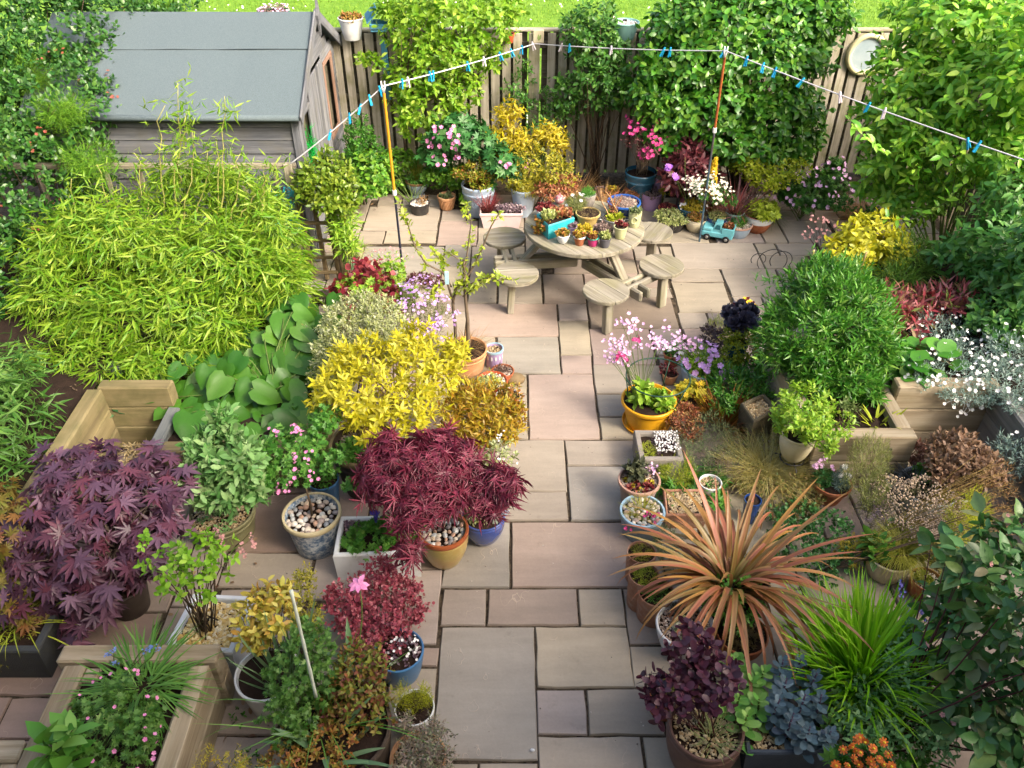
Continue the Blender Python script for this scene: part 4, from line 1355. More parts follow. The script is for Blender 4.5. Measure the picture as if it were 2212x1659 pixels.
PEGS = [(712,289,0),(755,252,0),(777,237,0),(799,212,0),(821,196,0),(867,180,0),(881,176,1),(929,160,0),(934,158,0),(1010,137,0),(1046,126,1),(1081,116,0),(1106,109,0),(1127,104,0),(1151,99,1),
        (1212,100,1),(1231,99,0),(1320,107,1),(1433,114,0),(1447,114,0),(1564,118,0),(1612,131,0),(1647,146,0),(1673,156,0),(1731,176,0),(1815,206,1),(1876,228,0),(1913,239,1),(2095,299,0),(2113,304,0)]
ORD = ['first', 'second', 'third', 'fourth', 'fifth', 'sixth', 'seventh', 'eighth', 'ninth', 'tenth']
SEGN = ['trellis post towards the yellow prop', 'yellow prop towards the fence post', 'fence post towards the rusty prop', 'rusty prop towards the right']
cnt = {}
for (u, v, m) in PEGS:
    best = None
    for i in range(4):
        for s in np.linspace(0,1,241):
            p = on_seg(i, s)
            t_ = p[1] * CP + (EYE - p[2]) * SP
            uu = 1106 + FPX * p[0] / t_
            if best is None or abs(uu - u) < best[0]:
                best = (abs(uu - u), i, s)
    _, i, s = best
    p = on_seg(i, s)
    a, b = SEGS[i]
    yaw = math.atan2(b[1] - a[1], b[0] - a[0])
    key = (i, m); cnt[key] = cnt.get(key, 0) + 1
    up = random.random() < .25
    M = Matrix.Translation(Vector((p + UP * (-.014)).tolist())) @ Matrix.Rotation(yaw, 4, 'Z') @ Matrix.Rotation(random.uniform(-.5,.5),4, 'X') @ Matrix.Rotation(random.uniform(-.35,.35),4, 'Y') @ Matrix.Scale(1.4,4)
    o = ob('clothes_peg', PEG[m], M=M)
    tag(o, '%s peg, %s of its colour from the %s' % (('blue', 'whitish')[m], ORD[cnt[key] - 1], SEGN[i]), 'clothes peg', 'pegs clipped on the clothes line')
# ================================================================== pots
TERRA = surf_mat('terracotta', '#c8764a', .7,.8, '#a85c38', 5,.2,60, dirt='#d9b79a', dirt_amt=.35)
TERRAP = surf_mat('pale_terracotta', '#e0a878', .7,.8, '#cf9465', 4,.2,60, dirt='#f0d2ac', dirt_amt=.35)
TERRAO = surf_mat('orange_plastic', '#d0633a', .7,.5, '#b9542f', 4)
BLUEG = surf_mat('teal_blue_glaze', '#3d7d9a', .62,.25, '#2f6681', 3, spec=.6, dirt='#6fa0b0', dirt_amt=.3, coat=.3)
PALEB = surf_mat('pale_blue_glaze', '#b3c6d8', .75,.35, '#98aec6', 4, spec=.5, dirt='#d8e2ea', dirt_amt=.4)
NAVY = surf_mat('navy_glaze', '#2c4f92', .6,.25, '#1e3c78', 4, spec=.6, coat=.4)
ROYAL = surf_mat('royal_blue_glaze', '#4a63b4', .62,.22, '#3a4f9c', 4, spec=.6, coat=.5)
MIDB = surf_mat('mid_blue_plastic', '#4f86b8', .62,.35, '#41729f', 3, spec=.5, coat=.2)
CREAMG = surf_mat('cream_glaze', '#e6dcc0', .75,.35, '#d3c69f', 4, spec=.5, dirt='#b9a878', dirt_amt=.4)
PALEG = surf_mat('pale_green_ceramic', '#dbdcae', .72,.5, '#c6c890', 7, dirt='#8f9a5c', dirt_amt=.45)
BLACKP = surf_mat('black_plastic', '#2a2829', .7,.5, '#3a3836', 6, dirt='#6a6258', dirt_amt=.35)
DARKST = surf_mat('dark_stone_resin', '#3c4044', .62,.7, '#4a4e50', 8,.5,130, dirt='#55583c', dirt_amt=.4)
TROUGHB = surf_mat('blue_black_trough', '#3c4856', .62,.6, '#4b5867', 6,.4,110, dirt='#5a6468', dirt_amt=.3)
YELP = surf_mat('yellow_plastic', '#f0b01e', .72,.45, '#e3a014', 4, dirt='#c99a3a', dirt_amt=.3)
WHITEP = surf_mat('white_plastic_pot', '#e9ebea', .78,.45, '#d9dcdd', 4, dirt='#a9a896', dirt_amt=.35)
WHITEG = surf_mat('white_glaze', '#eef0ef', .8,.25, '#dfe2e4', 3, spec=.5, dirt='#b5b49a', dirt_amt=.45)
GREYP = surf_mat('blue_grey_planter', '#8d9aa6', .62,.6, '#a3adb6', 4, dirt='#7a7e70', dirt_amt=.35)
MOSST = surf_mat('mossy_stoneware', '#8f8a62', .62,.7, '#6f6d48', 4,.4,60, dirt='#a9a888', dirt_amt=.4)
TANG = surf_mat('tan_glaze', '#c9a262', .66,.35, '#a9a050', 4, spec=.5, dirt='#d8cf9a', dirt_amt=.6, coat=.2)
BROWNG = surf_mat('brown_stoneware', '#7a5a4e', .62,.55, '#66493f', 3, spec=.45, dirt='#8e7264', dirt_amt=.35)
DBROWN = surf_mat('dark_brown_pot', '#4f433a', .6,.6, '#3d342e', 4, dirt='#6f6352', dirt_amt=.4)
PINKST = surf_mat('pinkish_stone', '#b8a49a', .66,.8, '#a08e86', 5,.4,80, dirt='#8d8a72', dirt_amt=.35)
GREYST = surf_mat('grey_stone', '#a8a096', .66,.85, '#968d84', 6,.5,70, dirt='#6f6d58', dirt_amt=.35)
LILAC = surf_mat('lilac_plastic', '#cfb0d8', .75,.45, '#c2a0cd', 3)
PINKP = surf_mat('pale_pink_plastic', '#ecd3d0', .78,.5, '#e2c4c2', 3, dirt='#c9b0a4', dirt_amt=.3)
TURQ = surf_mat('turquoise_paint', '#2fb5bd', .72,.5, '#27a3b0', 4,.15,60, dirt='#8fd0d0', dirt_amt=.3)
TANP = surf_mat('yellow_clay', '#d8bf78', .7,.6, '#c7a960', 4, dirt='#e6d8a8', dirt_amt=.4)
ALU = surf_mat('dull_aluminium', '#c9c9c6', .7,.38, '#b4b4b2', 6, metal=.7)
ZINC = surf_mat('painted_zinc', '#b9c0c2', .7,.4, '#9ba4a8', 5, metal=.25, dirt='#8a8474', dirt_amt=.3)
GREYGL = surf_mat('grey_blue_glaze', '#9db0bc', .68,.4, '#869aa8', 4, dirt='#c4cdd0', dirt_amt=.5)
GREYPUR = surf_mat('purple_grey_plastic', '#6f6f88', .62,.4, '#5d5e76', 3)
PURPLE = surf_mat('dark_purple_plastic', '#4a3f66', .6,.4, '#3c3354', 3)
CHIM = surf_mat('weathered_clay', '#bd8c70', .64,.9, '#a2735a', 6,.3,60, dirt='#d8c0ae', dirt_amt=.6)
CREAMR = surf_mat('cream_rim', '#d9cba4', .72,.45, '#c9b98c', 6)
BROWNR = surf_mat('brown_rim', '#9c7a56', .62,.5, '#85643f', 6)
PINKR = surf_mat('pink_clay_rim', '#d0a894', .66,.6, '#be9480', 6)
BLUER = surf_mat('blue_rim', '#a9c8d8', .72,.35, '#93b6ca', 6)
BLUENAV = surf_mat('bright_blue_rim', '#2f6cc4', .66,.3, '#2459ac', 6, spec=.6)
LILR = surf_mat('lilac_rim', '#b596c8', .68,.45, '#a386ba', 6)
ORAN = surf_mat('orange_rim', '#b9663a', .66,.5, '#a5562d', 6)
def pattern_mat():
    m, n, l = new_mat('blue_willow_pattern')
    tc = n.new('ShaderNodeTexCoord')
    v = n.new('ShaderNodeTexVoronoi'); v.inputs['Scale'].default_value = 30
    nz = _noise(n, l, tc.outputs['Object'],16.0,5,.7)
    ad = _mix(n, l, .12, tc.outputs['Object'], nz.outputs['Color'])
    l.new(ad, v.inputs['Vector'])
    b = _noise(n, l, tc.outputs['Object'],34.0,6,.75)
    mu = n.new('ShaderNodeMath'); mu.operation = 'MULTIPLY'; l.new(v.outputs['Distance'], mu.inputs[0]); l.new(b.outputs['Fac'], mu.inputs[1])
    r = _ramp(n, [lin('#5d7a9e', .68), lin('#93a8be', .7), lin('#dfe3e4', .74)],[.15,.25,.38]); l.new(mu.outputs[0], r.inputs[0])
    p = n.new('ShaderNodeBsdfPrincipled'); p.inputs['Roughness'].default_value = .3; l.new(r.outputs[0], p.inputs['Base Color'])
    o = n.new('ShaderNodeOutputMaterial'); l.new(p.outputs[0], o.inputs[0])
    return m
WILLOW = pattern_mat()
# --- along the right side of the path
pot('yel', 'plant_pot', 'bright yellow ribbed plastic pot on a saucer with wire flower support', 1402,862,60, YELP, 'ribbed', vb=940, kb=.68, saucer=YELP)
box_planter('trough', 'stone_trough', 'square grey stone trough of white sedum in front of the yellow pot', [G(1382,993,.2), G(1478,993,.2), G(1464,929,.2), G(1369,928,.2)],0,.2, GREYST, .045,.97, fill=.86)
pot('pkgrey', 'plant_pot', 'round stone pot with pinkish rim holding a dark rosette, behind the pale blue pot', 1381,1036,45, PINKST, 'plain', h=.24, kb=.75, soil='pink', rim=PINKR)
pot('ltblue', 'plant_pot', 'pale blue grey pot filled with beach pebbles beside the paving', 1388,1103,48, GREYGL, 'straight', vb=1176, kb=.82, soil='pebble', rim=BLUER)
box_planter('terrasq', 'plant_pot', 'low terracotta tray of buff gravel half under the bronze strap leaves', [G(1438,1112,.16), G(1530,1112,.16), G(1520,1055,.16), G(1432,1055,.16)],0,.16, CHIM, .02,.9, 'gravel', 'plant pot')
pot('chim1', 'chimney_pot', 'weathered clay chimney pot of bright moss nearest the white pot', 1418,1278,40, CHIM, 'straight', vb=1358, kb=.9, group=None)
pot('chim2', 'chimney_pot', 'middle weathered clay chimney pot tucked behind the front one', 1392,1240,34, CHIM, 'straight', h=.3, kb=.9)
pot('chim3', 'chimney_pot', 'weathered clay chimney pot just below the pale blue pebble pot', 1386,1192,32, CHIM, 'straight', h=.27, kb=.9)
pot('white1', 'plant_pot', 'wide white glazed pot of pink gravel beside the dark strap leaf pot', 1481,1347,64, WHITEG, 'bowl', vb=1432, kb=.66, soil='pink')
pot('tdish', 'plant_pot', 'shallow terracotta dish of small brown leaves below the dark pot', 1603,1366,57, TERRA, 'straight', h=.11, kb=.85)
pot('phorm', 'plant_pot', 'big dark brown pot with a band under the bronze strap leaves', 1580,1256,84, DBROWN, 'tub', h=.32, kb=.8)
pot('brown', 'plant_pot', 'large smooth brown pot of yellow gravel at the bottom edge', 1526,1566,82, BROWNG, 'belly', h=.36, kb=.7, soil='gravel')
pot('tsq', 'plant_pot', 'small terracotta pot of mossy stonecrop behind the purple leaved shrub', 1442,1492,41, TERRA, 'straight', vb=1560, kb=.86)
box_planter('navy', 'trough', 'long blue black trough of fleshy sedums at the bottom edge', [G(1612,1628,.26), G(1865,1628,.26), G(1828,1548,.26), G(1604,1548,.26)],0,.26, TROUGHB, .03,.93, 'gravel', 'trough', fill=.84)
pot('hako', 'plant_pot', 'purple grey plastic pot under the fresh green grass fountain', 1880,1480,62, GREYPUR, 'plain', h=.2, kb=.78)
pot('cream', 'plant_pot', 'cream glazed pot with fine sedge behind the green grass fountain', 1925,1194,53, CREAMG, 'bowl', vb=1264, kb=.66)
pot('grim', 'plant_pot', 'green rimmed pot tucked behind the cream glazed pot', 1943,1137,27, surf_mat('green_glaze', '#5fa58a', .66,.35), 'plain', h=.24)
pot('tdish2', 'plant_pot', 'shallow terracotta dish of lime moss beside the cream glazed pot', 2003,1251,34, TERRA, 'straight', h=.14, kb=.85, soil='pale')
pot('wdish', 'plant_pot', 'pale green glazed dish of white chippings by the dark leaved bush', 2036,1283,37, surf_mat('sage_glaze', '#b6bfae', .7,.4), 'bowl', h=.14, kb=.7, soil='white')
pot('basin', 'basin', 'round metal basin with two white loop handles planted with green herbs', 2006,1048,62, ZINC, 'bowl', h=.2, kb=.72, cat='metal basin')
pot('dian', 'plant_pot', 'flared terracotta pot of white pinks in front of the oak planter', 1798,1040,42, TERRA, 'flare', vb=1095, kb=.62)
pot('purp', 'plant_pot', 'dark purple pot under the brown leaved bush', 2093,1047,32, PURPLE, 'plain', h=.26)
pot('cobalt', 'plant_pot', 'cobalt blue pot glimpsed through the bronze strap leaves', 1627,1079,19, NAVY, 'plain', h=.22)
pot('whgr', 'plant_pot', 'small white pot of gravel among the green geranium leaves', 1535,1041,25, WHITEP, 'plain', h=.18, soil='gravel')
pot('urn', 'plant_pot', 'round cream stoneware pot on a black iron stand spilling lime leaves', 1726,935,37, CREAMG, 'belly', z0=.24, h=.25, kb=.55)
pot('tflow', 'plant_pot', 'angular terracotta pot of pale flowers furthest along the path edge', 1453,762,20, TERRA, 'plain', vb=795, kb=.7)
pot('tsm', 'plant_pot', 'small terracotta pot of red brown seedlings behind the yellow pot', 1448,806,18, TERRAP, 'plain', vb=832, kb=.72)
pot('pbowl', 'plant_pot', 'wide pale blue bowl of pink flowers on the path side', 1521,789,50, PALEB, 'bowl', h=.22, kb=.7)
pot('obowl', 'plant_pot', 'broad orange brown bowl with yellow leaved bedding right of the yellow pot', 1503,853,44, TERRA, 'bowl', vb=898, kb=.7)
box_planter('wtub', 'wooden_tub', 'dark square wooden tub topped with gravel behind the bronze spiky grass', [G(1628,912,.3), G(1682,882,.3), G(1650,848,.3), G(1600,870,.3)],0,.3, wood_mat('dark_tub_wood', ['#5a5040', '#746a54', '#867c64'],.6,14),.03,.95, 'gravel', 'wooden tub')
pot('oran', 'plant_pot', 'orange pot of dark red leaves beside the big green bush', 1608,668,27, TERRAO, 'plain', h=.22)
pot('aeop', 'plant_pot', 'slate blue pot of blackish purple rosettes beside the big green bush', 1594,738,23, BLUEG, 'straight', h=.34)
pot('blackp', 'plant_pot', 'black nursery pot under the golden leaved shrub', 1915,603,36, BLACKP, 'plain', h=.3)
# --- back of the patio, right group
pot('teal', 'plant_pot', 'big teal blue glazed pot of pink flowered shrub behind the table', 1385,370,35, BLUEG, 'tub', h=.42, kb=.75)
pot('lil', 'plant_pot', 'lilac half bucket wall planter with a round backplate', 1408,416,23, LILAC, 'straight', h=.2, kb=.85)
q = POT['lil']; R_ = q['R']
mb = MB(); a_ = np.linspace(0,2 * np.pi, 28, endpoint=False)
fr = np.stack([np.cos(a_) * R_ * 1.03, np.full(28, R_ * .62), q['h'] + R_ * .15 + np.sin(a_) * R_ * 1.0],-1); bk = fr + np.array([0,.018,0])
mb.add(np.concatenate([fr, bk]),[[list(range(28))[::-1]],[list(range(28,56))],[(i, (i + 1) % 28,28 + (i + 1) % 28,28 + i) for i in range(28)]])
ob('backplate', mb.mesh('backplate', LILAC, False), q['o'])
box_planter('wtr', 'wooden_trough', 'weathered wooden trough of yellow stonecrop behind the black pot', [G(1434,428,.22), G(1512,428,.22), G(1507,402,.22), G(1436,402,.22)],0,.22, wood_mat('trough_wood', ['#7d7462', '#a09884', '#b8b09a'],.62,18),.02,.96, 'soil', 'wooden trough')
pot('tred', 'plant_pot', 'terracotta pot of dark red houseleeks behind the black pot', 1443,447,21, TERRA, 'plain', h=.17)
pot('blk2', 'plant_pot', 'black plastic tub with a pale tree emblem, overflowing with stonecrop', 1452,468,30, BLACKP, 'straight', h=.15, kb=.85)
q = POT['blk2']; mb = MB()
def em(x, z):   # curved patch standing 2 mm off the front of the tub
    rr = np.interp(z, [0, q['h']],[q['R'] * .85, q['R'] * .99]) + .003
    return (rr * math.sin(x / rr),-rr * math.cos(x / rr), z)
zc = q['h'] * .5
for k in range(24):
    a, b = 2 * math.pi * k / 24,2 * math.pi * (k + 1) / 24
    mb.add([em(math.cos(a) * .034, zc + math.sin(a) * .034), em(math.cos(b) * .034, zc + math.sin(b) * .034), em(math.cos(b) * .031, zc + math.sin(b) * .031), em(math.cos(a) * .031, zc + math.sin(a) * .031)],[[(0,1,2,3)]])
mb.add([em(-.002, zc - .024), em(.002, zc - .024), em(.002, zc + .004), em(-.002, zc + .004)],[[(0,1,2,3)]])
for ang in (-60,-30,0,30,60):
    a = rad(ang); mb.add([em(-.0015, zc), em(.0015, zc), em(math.sin(a) * .022 + .001, zc + math.cos(a) * .022), em(math.sin(a) * .022 - .001, zc + math.cos(a) * .022)],[[(0,1,2,3)]])
ob('tree_emblem', mb.mesh('tree_emblem', surf_mat('emblem_grey', '#8d8a86', .7,.6), False), q['o'])
pot('bbowl', 'plant_pot', 'mid blue bowl of yellow and white flowers behind the rusty prop', 1493,445,29, BLUEG, 'bowl', h=.22)
pot('crm2', 'plant_pot', 'cream egg shaped pot behind the toy truck bonnet', 1505,471,23.5, CREAMG, 'belly', vb=504, kb=.6, soil='pink')
pot('nav2', 'plant_pot', 'navy pot of grey green stonecrop behind the toy truck', 1549,468,21.5, NAVY, 'belly', h=.2, kb=.7)
pot('teal2', 'plant_pot', 'pale teal pot of purple brown spiky leaves', 1588,457,20.5, surf_mat('pale_teal', '#8fb7b4', .68,.4), 'plain', h=.24)
pot('lav', 'plant_pot', 'pale lavender blue bowl with pink rim and cream gravel beside the truck', 1596,483,29.5, PALEB, 'bowl', vb=517, kb=.7, soil='pale', rim=PINKR)
pot('two', 'plant_pot', 'two tone pot, white above and terracotta below, holding lime leaves', 1641,462,30, TERRA, 'belly', vb=506, kb=.6)
q = POT['two']; mb = MB()
pr_ = [p for p in profile('belly', q['R'], q['h'], q['R'] * .6) if p[1] > q['h'] * .55 and p[0] > q['R'] * .9][:7]
mb.lathe([(a + .004, b) for a, b in pr_],(0,0,0),32); ob('white_band', mb.mesh('white_band', WHITEG, sharp=40), q['o'])
# --- back of the patio, left group
pot('foot', 'plant_pot', 'grey blue footed pot with brown rim near the fence', 901,389,25, GREYGL, 'foot', vb=430, kb=.6, rim=BROWNR)
pot('blk1', 'plant_pot', 'black plastic pot topped with white gravel by the fence', 906,437,22.5, BLACKP, 'plain', vb=467, kb=.82, soil='white')
pot('flute', 'plant_pot', 'small terracotta pot with a spiral fluted body', 964.5,422,20, TERRAP, 'flare', vb=456, kb=.68, seg=36, soil='gravel')
q = POT['flute']; mb = MB()
for k in range(14):
    a0 = 2 * math.pi * k / 14; pth = []
    for s in np.linspace(.05,.76,7):
        rr = np.interp(s, [0,.8],[q['R'] * .68, q['R'] * .9]) + .001; a = a0 + s * .9
        pth.append((rr * math.cos(a), rr * math.sin(a), q['h'] * s))
    mb.tube(np.array(pth),.006,5)
ob('fluting', mb.mesh('fluting', TERRAP), q['o'])
pot('urnb', 'plant_pot', 'large pale blue ceramic urn with ringed neck and round crest', 1033,396,37, PALEB, 'tub', vb=472, kb=.72)
q = POT['urnb']; mb = MB(); rr = q['R'] * .86
for r0 in (.055,.035,.015):
    pth = [(math.cos(a) * r0 - .02,-math.sqrt(rr ** 2 - (math.cos(a) * r0 - .02) ** 2) - .002, q['h'] * .5 + math.sin(a) * r0) for a in np.linspace(0,6.283,20)]
    mb.tube(np.array(pth),.005,5, False)
ob('crest', mb.mesh('crest', PALEB), q['o'])
pot('pblue', 'plant_pot', 'pale blue tapered pot under golden threadleaf cypress', 1131,404,29, surf_mat('powder_blue_glaze', '#c3d6e6', .76,.35, '#b4c8dc', 3, spec=.5), 'plain', vb=471, kb=.68)
box_planter('ptr', 'trough', 'pale pink plastic trough of red brown grass and succulents', [G(1036,462,.2), G(1129,462,.2), G(1127,441,.2), G(1036,441,.2)],0,.2, PINKP, .016,.86, 'soil', 'trough', lip=.03)
# --- left side of the path
pot('apple', 'plant_pot', 'large pale terracotta pot with a young forked apple tree', 1005,752,48, TERRAP, 'tub', vb=818, kb=.8)
pot('lilp', 'plant_pot', 'lilac pot with white teardrop frieze beside the apple tree pot', 1067,752,20.5, surf_mat('lilac_glaze', '#c3add6', .72,.45, '#b49bca', 5), 'straight', vb=799, kb=.85, soil='gravel', rim=BLUER)
q = POT['lilp']; mb = MB()
for k in range(14):
    a = 2 * math.pi * k / 14; e = np.array([-math.sin(a), math.cos(a),0])
    c_ = np.array([math.cos(a), math.sin(a),0]) * (q['R'] * .97 + .002)
    for i in range(8):
        b0, b1 = 2 * math.pi * i / 8,2 * math.pi * (i + 1) / 8
        z_ = q['h'] * .66
        mb.add([c_ + UP * z_, c_ + e * .009 * math.cos(b0) + UP * (z_ + .024 * math.sin(b0)), c_ + e * .009 * math.cos(b1) + UP * (z_ + .024 * math.sin(b1))],[[(0,1,2)]])
ob('frieze', mb.mesh('frieze', WHITEG, False), q['o'], kind='stuff')
pot('tgr', 'plant_pot', 'small terracotta pot of pink chippings below the lilac pot', 1086,800,25, TERRA, 'plain', h=.12, kb=.8, soil='pink')
pot('tbowl', 'plant_pot', 'wide orange plastic bowl of pale chippings below the apple tree pot', 1063,821,34, TERRAO, 'bowl', h=.14, kb=.72, soil='pale')
pot('wpot', 'plant_pot', 'white pot of dark soil half covered by the orange yellow bush', 1098,853,27, WHITEP, 'plain', h=.17, kb=.8)
pot('willow', 'plant_pot', 'blue and white patterned pot with cream rim full of pebbles', 673,1108,62, WILLOW, 'plain', vb=1211, kb=.76, soil='pebble', rim=CREAMR)
pot('bluesm', 'plant_pot', 'blue pot standing behind the patterned pebble pot', 698,1034,34, MIDB, 'plain', h=.3)
pot('bigbr', 'plant_pot', 'very large mossy brown pot under the yellow shrub', 786,955,73, DBROWN, 'tub', h=.46, kb=.74, soil='pink', rim=surf_mat('mossy_rim', '#96815e', .62,.8, '#7a7048', 6))
pot('tan', 'plant_pot', 'tan and olive glazed pot of beach pebbles under the red laceleaf maple', 957,1142,54, TANG, 'belly', vb=1232, kb=.55, soil='pebble', rim=ORAN)
pot('royal', 'plant_pot', 'royal blue glazed pot beside the tan pebble pot', 1044,1111,47, ROYAL, 'belly', vb=1181, kb=.6)
box_planter('sink', 'belfast_sink', 'chipped white butler sink planted with green alpines', [G(718,1201,.26), G(908,1194,.26), G(886,1112,.26), G(734,1114,.26)],0,.26, WHITEG, .035,.97, 'soil', 'sink', fill=.9)
pot('mossy', 'plant_pot', 'low wide mossy stoneware pot holding the silver leaved shrub', 477,1102,73, MOSST, 'tub', vb=1195, kb=.82, soil='gravel')
box_planter('square', 'square_planter', 'square pale grey planter of yellow gravel with a small lilac bush', [G(354,1398,.36), G(502,1410,.36), G(549,1287,.36), G(417,1281,.36)],0,.36, surf_mat('pale_grey_resin', '#dfe4e8', .72,.6, '#cfd6dc', 3, dirt='#b4b8b4', dirt_amt=.3),.035,.8, 'yellow', 'square planter', lip=.035, fill=.9)
pot('wround', 'plant_pot', 'round white glazed pot of leaf mould next to the square planter', 577,1452,70, WHITEG, 'plain', h=.3, kb=.75)
pot('berb', 'plant_pot', 'glossy mid blue pot of the pink leaved barberry', 860,1403,56, MIDB, 'bowl', vb=1487, kb=.74)
pot('bucket', 'bucket', 'white enamel bucket holding golden heather', 895,1527,44, WHITEG, 'straight', vb=1600, kb=.8, cat='bucket')
pot('barrel', 'half_barrel', 'dark wooden half barrel of mixed bulbs and nandina at the bottom edge', 728,1570,118, wood_mat('barrel_wood', ['#4a3f36', '#655648', '#7a6a58'],.6,14), 'straight', h=.38, kb=.85, cat='half barrel')
pot('sedp', 'plant_pot', 'wide low clay pot of trailing stonecrop at the bottom edge', 903,1635,62, TERRAP, 'bowl', h=.2, soil='gravel')
box_planter('bltr', 'trough', 'large square black stone trough at the left edge', [(-3.75,2.93),(-2.85,2.93),(-2.85,3.62),(-3.75,3.62)],0,.3, DARKST, .05,.95, 'soil', 'trough', fill=.85)
pot('mapl', 'plant_pot', 'brown pot almost hidden under the purple palm leaved maple', 262,1258,52, DBROWN, 'plain', h=.26, kb=.75)
pot('greenp', 'plant_pot', 'sage green pot at the foot of the trellis gate', 752,553,24, surf_mat('sage_pot', '#8fa694', .66,.5, '#7c947f', 5), 'tub', vb=585, kb=.8)
# --- on the table (top at 0.74)
TZ = .742
def tv(x, y): return (1107 + .1709 * x, 351 + .1709 * y)
def tpot(key, label, x, y, r, yb, mat, style='plain', **kw):
    u, v = tv(x, y)
    kw.setdefault('cat', 'plant pot'); kw.setdefault('seg', 22)
    vb = tv(0, yb)[1] if yb else None
    return pot(key, kw.pop('name', 'plant_pot'), label, u, v, r * .1709, mat, style, vb=vb, z0=kw.pop('z0', TZ), **kw)
a4 = [G(*tv(455,795), TZ + .16), G(*tv(788,690), TZ + .16), G(*tv(632,553), TZ + .16), G(*tv(302,648), TZ + .16)]
box_planter('crate', 'wooden_crate', 'turquoise painted wooden crate of succulents at the table edge', a4, TZ, TZ + .16, TURQ, .014,.95, 'soil', 'crate')
tpot('ctan', 'yellow clay pot of dry moss in the middle of the table', 955,630,160,820, TANP, 'flare', kb=.7)
tpot('pan', 'old aluminium saucepan of straw stems on the table', 1285,690,150,850, ALU, 'straight', kb=.9, name='saucepan', cat='saucepan', soil='gravel')
tpot('enam', 'blue rimmed enamel bowl of chippings at the back of the table', 1412,492,208, None, NAVY, 'bowl', h=.17, kb=.7, name='enamel_bowl', cat='bowl', soil='pink', rim=BLUENAV)
tpot('jar', 'tall pale green jar with leaf relief at the right of the table', 1556,610,82,832, PALEG, 'belly', kb=.7)
tpot('pgreen', 'pale green tapered pot in front of the jar', 1370,805,90,978, PALEG, 'plain', kb=.68)
tpot('wbowl', 'white china bowl of stonecrop at the front of the table', 640,905,92,1035, WHITEG, 'bowl', kb=.5, soil='gravel', name='bowl', cat='bowl')
tpot('ptd', 'small terracotta pot with white painted rim at the table front', 850,925,82,1058, TERRA, 'flare', kb=.62, rim=WHITEP)
tpot('pink', 'hot pink pot with turquoise rim at the table front', 1020,940,78,1070, surf_mat('hot_pink', '#cf3f86', .7,.5, '#b9346f', 20), 'plain', kb=.72, rim=surf_mat('turq_rim', '#3fbfae', .7,.5))
tpot('dgrey', 'dark grey pot of pale green rosettes at the table front', 1172,950,78,1088, surf_mat('slate_plastic', '#6a6870', .64,.6), 'plain', kb=.74)
tpot('lilv', 'small lilac pot of cobweb houseleeks behind the white bowl', 755,800,68, None, LILAC, 'plain', h=.07, kb=.75)
tpot('dish', 'wide dark dish of houseleeks behind the pink pot', 1150,850,125, None, DBROWN, 'bowl', h=.055, kb=.75, soil='gravel')
tpot('orsed', 'brown pot of orange yellow stonecrop behind the painted pot', 915,850,92, None, DBROWN, 'plain', h=.09)
tpot('wback', 'white bowl of red stonecrop behind the turquoise crate', 420,590,125, None, WHITEG, 'bowl', h=.1, name='bowl', cat='bowl')
tpot('daisy', 'dark pot of cushion plant with white flowers behind the yellow clay pot', 790,560,120, None, BLACKP, 'plain', h=.12)
tpot('grav', 'grey bowl of white chippings with a green tuft at the back of the table', 950,400,110, None, GREYST, 'bowl', h=.13, soil='white', name='bowl', cat='bowl')
tpot('redp', 'little red plastic pot standing in the saucepan', 1345,560,74, None, surf_mat('red_plastic', '#c0492f', .7,.45), 'plain', h=.1, kb=.7)
tpot('mvs', 'small mauve houseleek pot standing on the paving behind the gravel bowl', 1110,340,55, None, surf_mat('dusty_mauve', '#a58e98', .68,.6), 'plain', h=.2, z0=0)
tpot('ors', 'terracotta pot of orange flowers behind the enamel bowl', 1262,345,92, None, TERRA, 'plain', h=.22, z0=0)
tpot('brs', 'low terracotta bowl of brown stonecrop behind the enamel bowl', 1500,385,108, None, TERRA, 'bowl', h=.2, z0=0)
POT['redp']['o'].location.z += .02
q = POT['pan']
mb = MB()
for s in (-1,1):
    pth = [(s * (q['R'] - .004),-.03, q['h'] * .82),(s * (q['R'] + .045),-.022, q['h'] * .84),(s * (q['R'] + .045),.022, q['h'] * .84),(s * (q['R'] - .004),.03, q['h'] * .82)]
    mb.tube(np.array(pth),.007,6)
ob('handles', mb.mesh('handles', ALU), q['o'])
q = POT['jar']; mb = MB()
mb.tube(np.array([(math.cos(a) * .028 - .012,-q['R'] * .98 - .004, q['h'] * .55 + math.sin(a) * .034) for a in np.linspace(0,5.2,14)]),.007,6)
ob('relief', mb.mesh('relief', PALEG), q['o'])
bau = thing('ornament', 'small red and white ceramic bauble at the back edge of the table', 'ornament', G(*tv(592,520), TZ))
mb = MB(); mb.lathe([(0,0)] + [(math.sin(a) * .05,.05 - math.cos(a) * .05) for a in np.linspace(.2,2.9,12)] + [(.008,.1),(.006,.125),(0,.128)],(0,0,0),18)
ob('ball', mb.mesh('ball', surf_mat('red_white_spots', '#b8404a', .7,.35, '#f0dcdc', 22)), bau)
cb = tag(ob('bowl', MB().lathe([(0,0),(.14,0),(.23,.05),(.275,.17),(.285,.19),(.27,.19),(.22,.08),(0,.03)],(0,0,0),30).mesh('bowl', surf_mat('mossy_iron', '#6b675a', .6,.8, '#57533f', 5,.4,60)), loc=(TC[0], TC[1],.425)), 'wide mossy bowl resting on the beams under the table top', 'bowl')
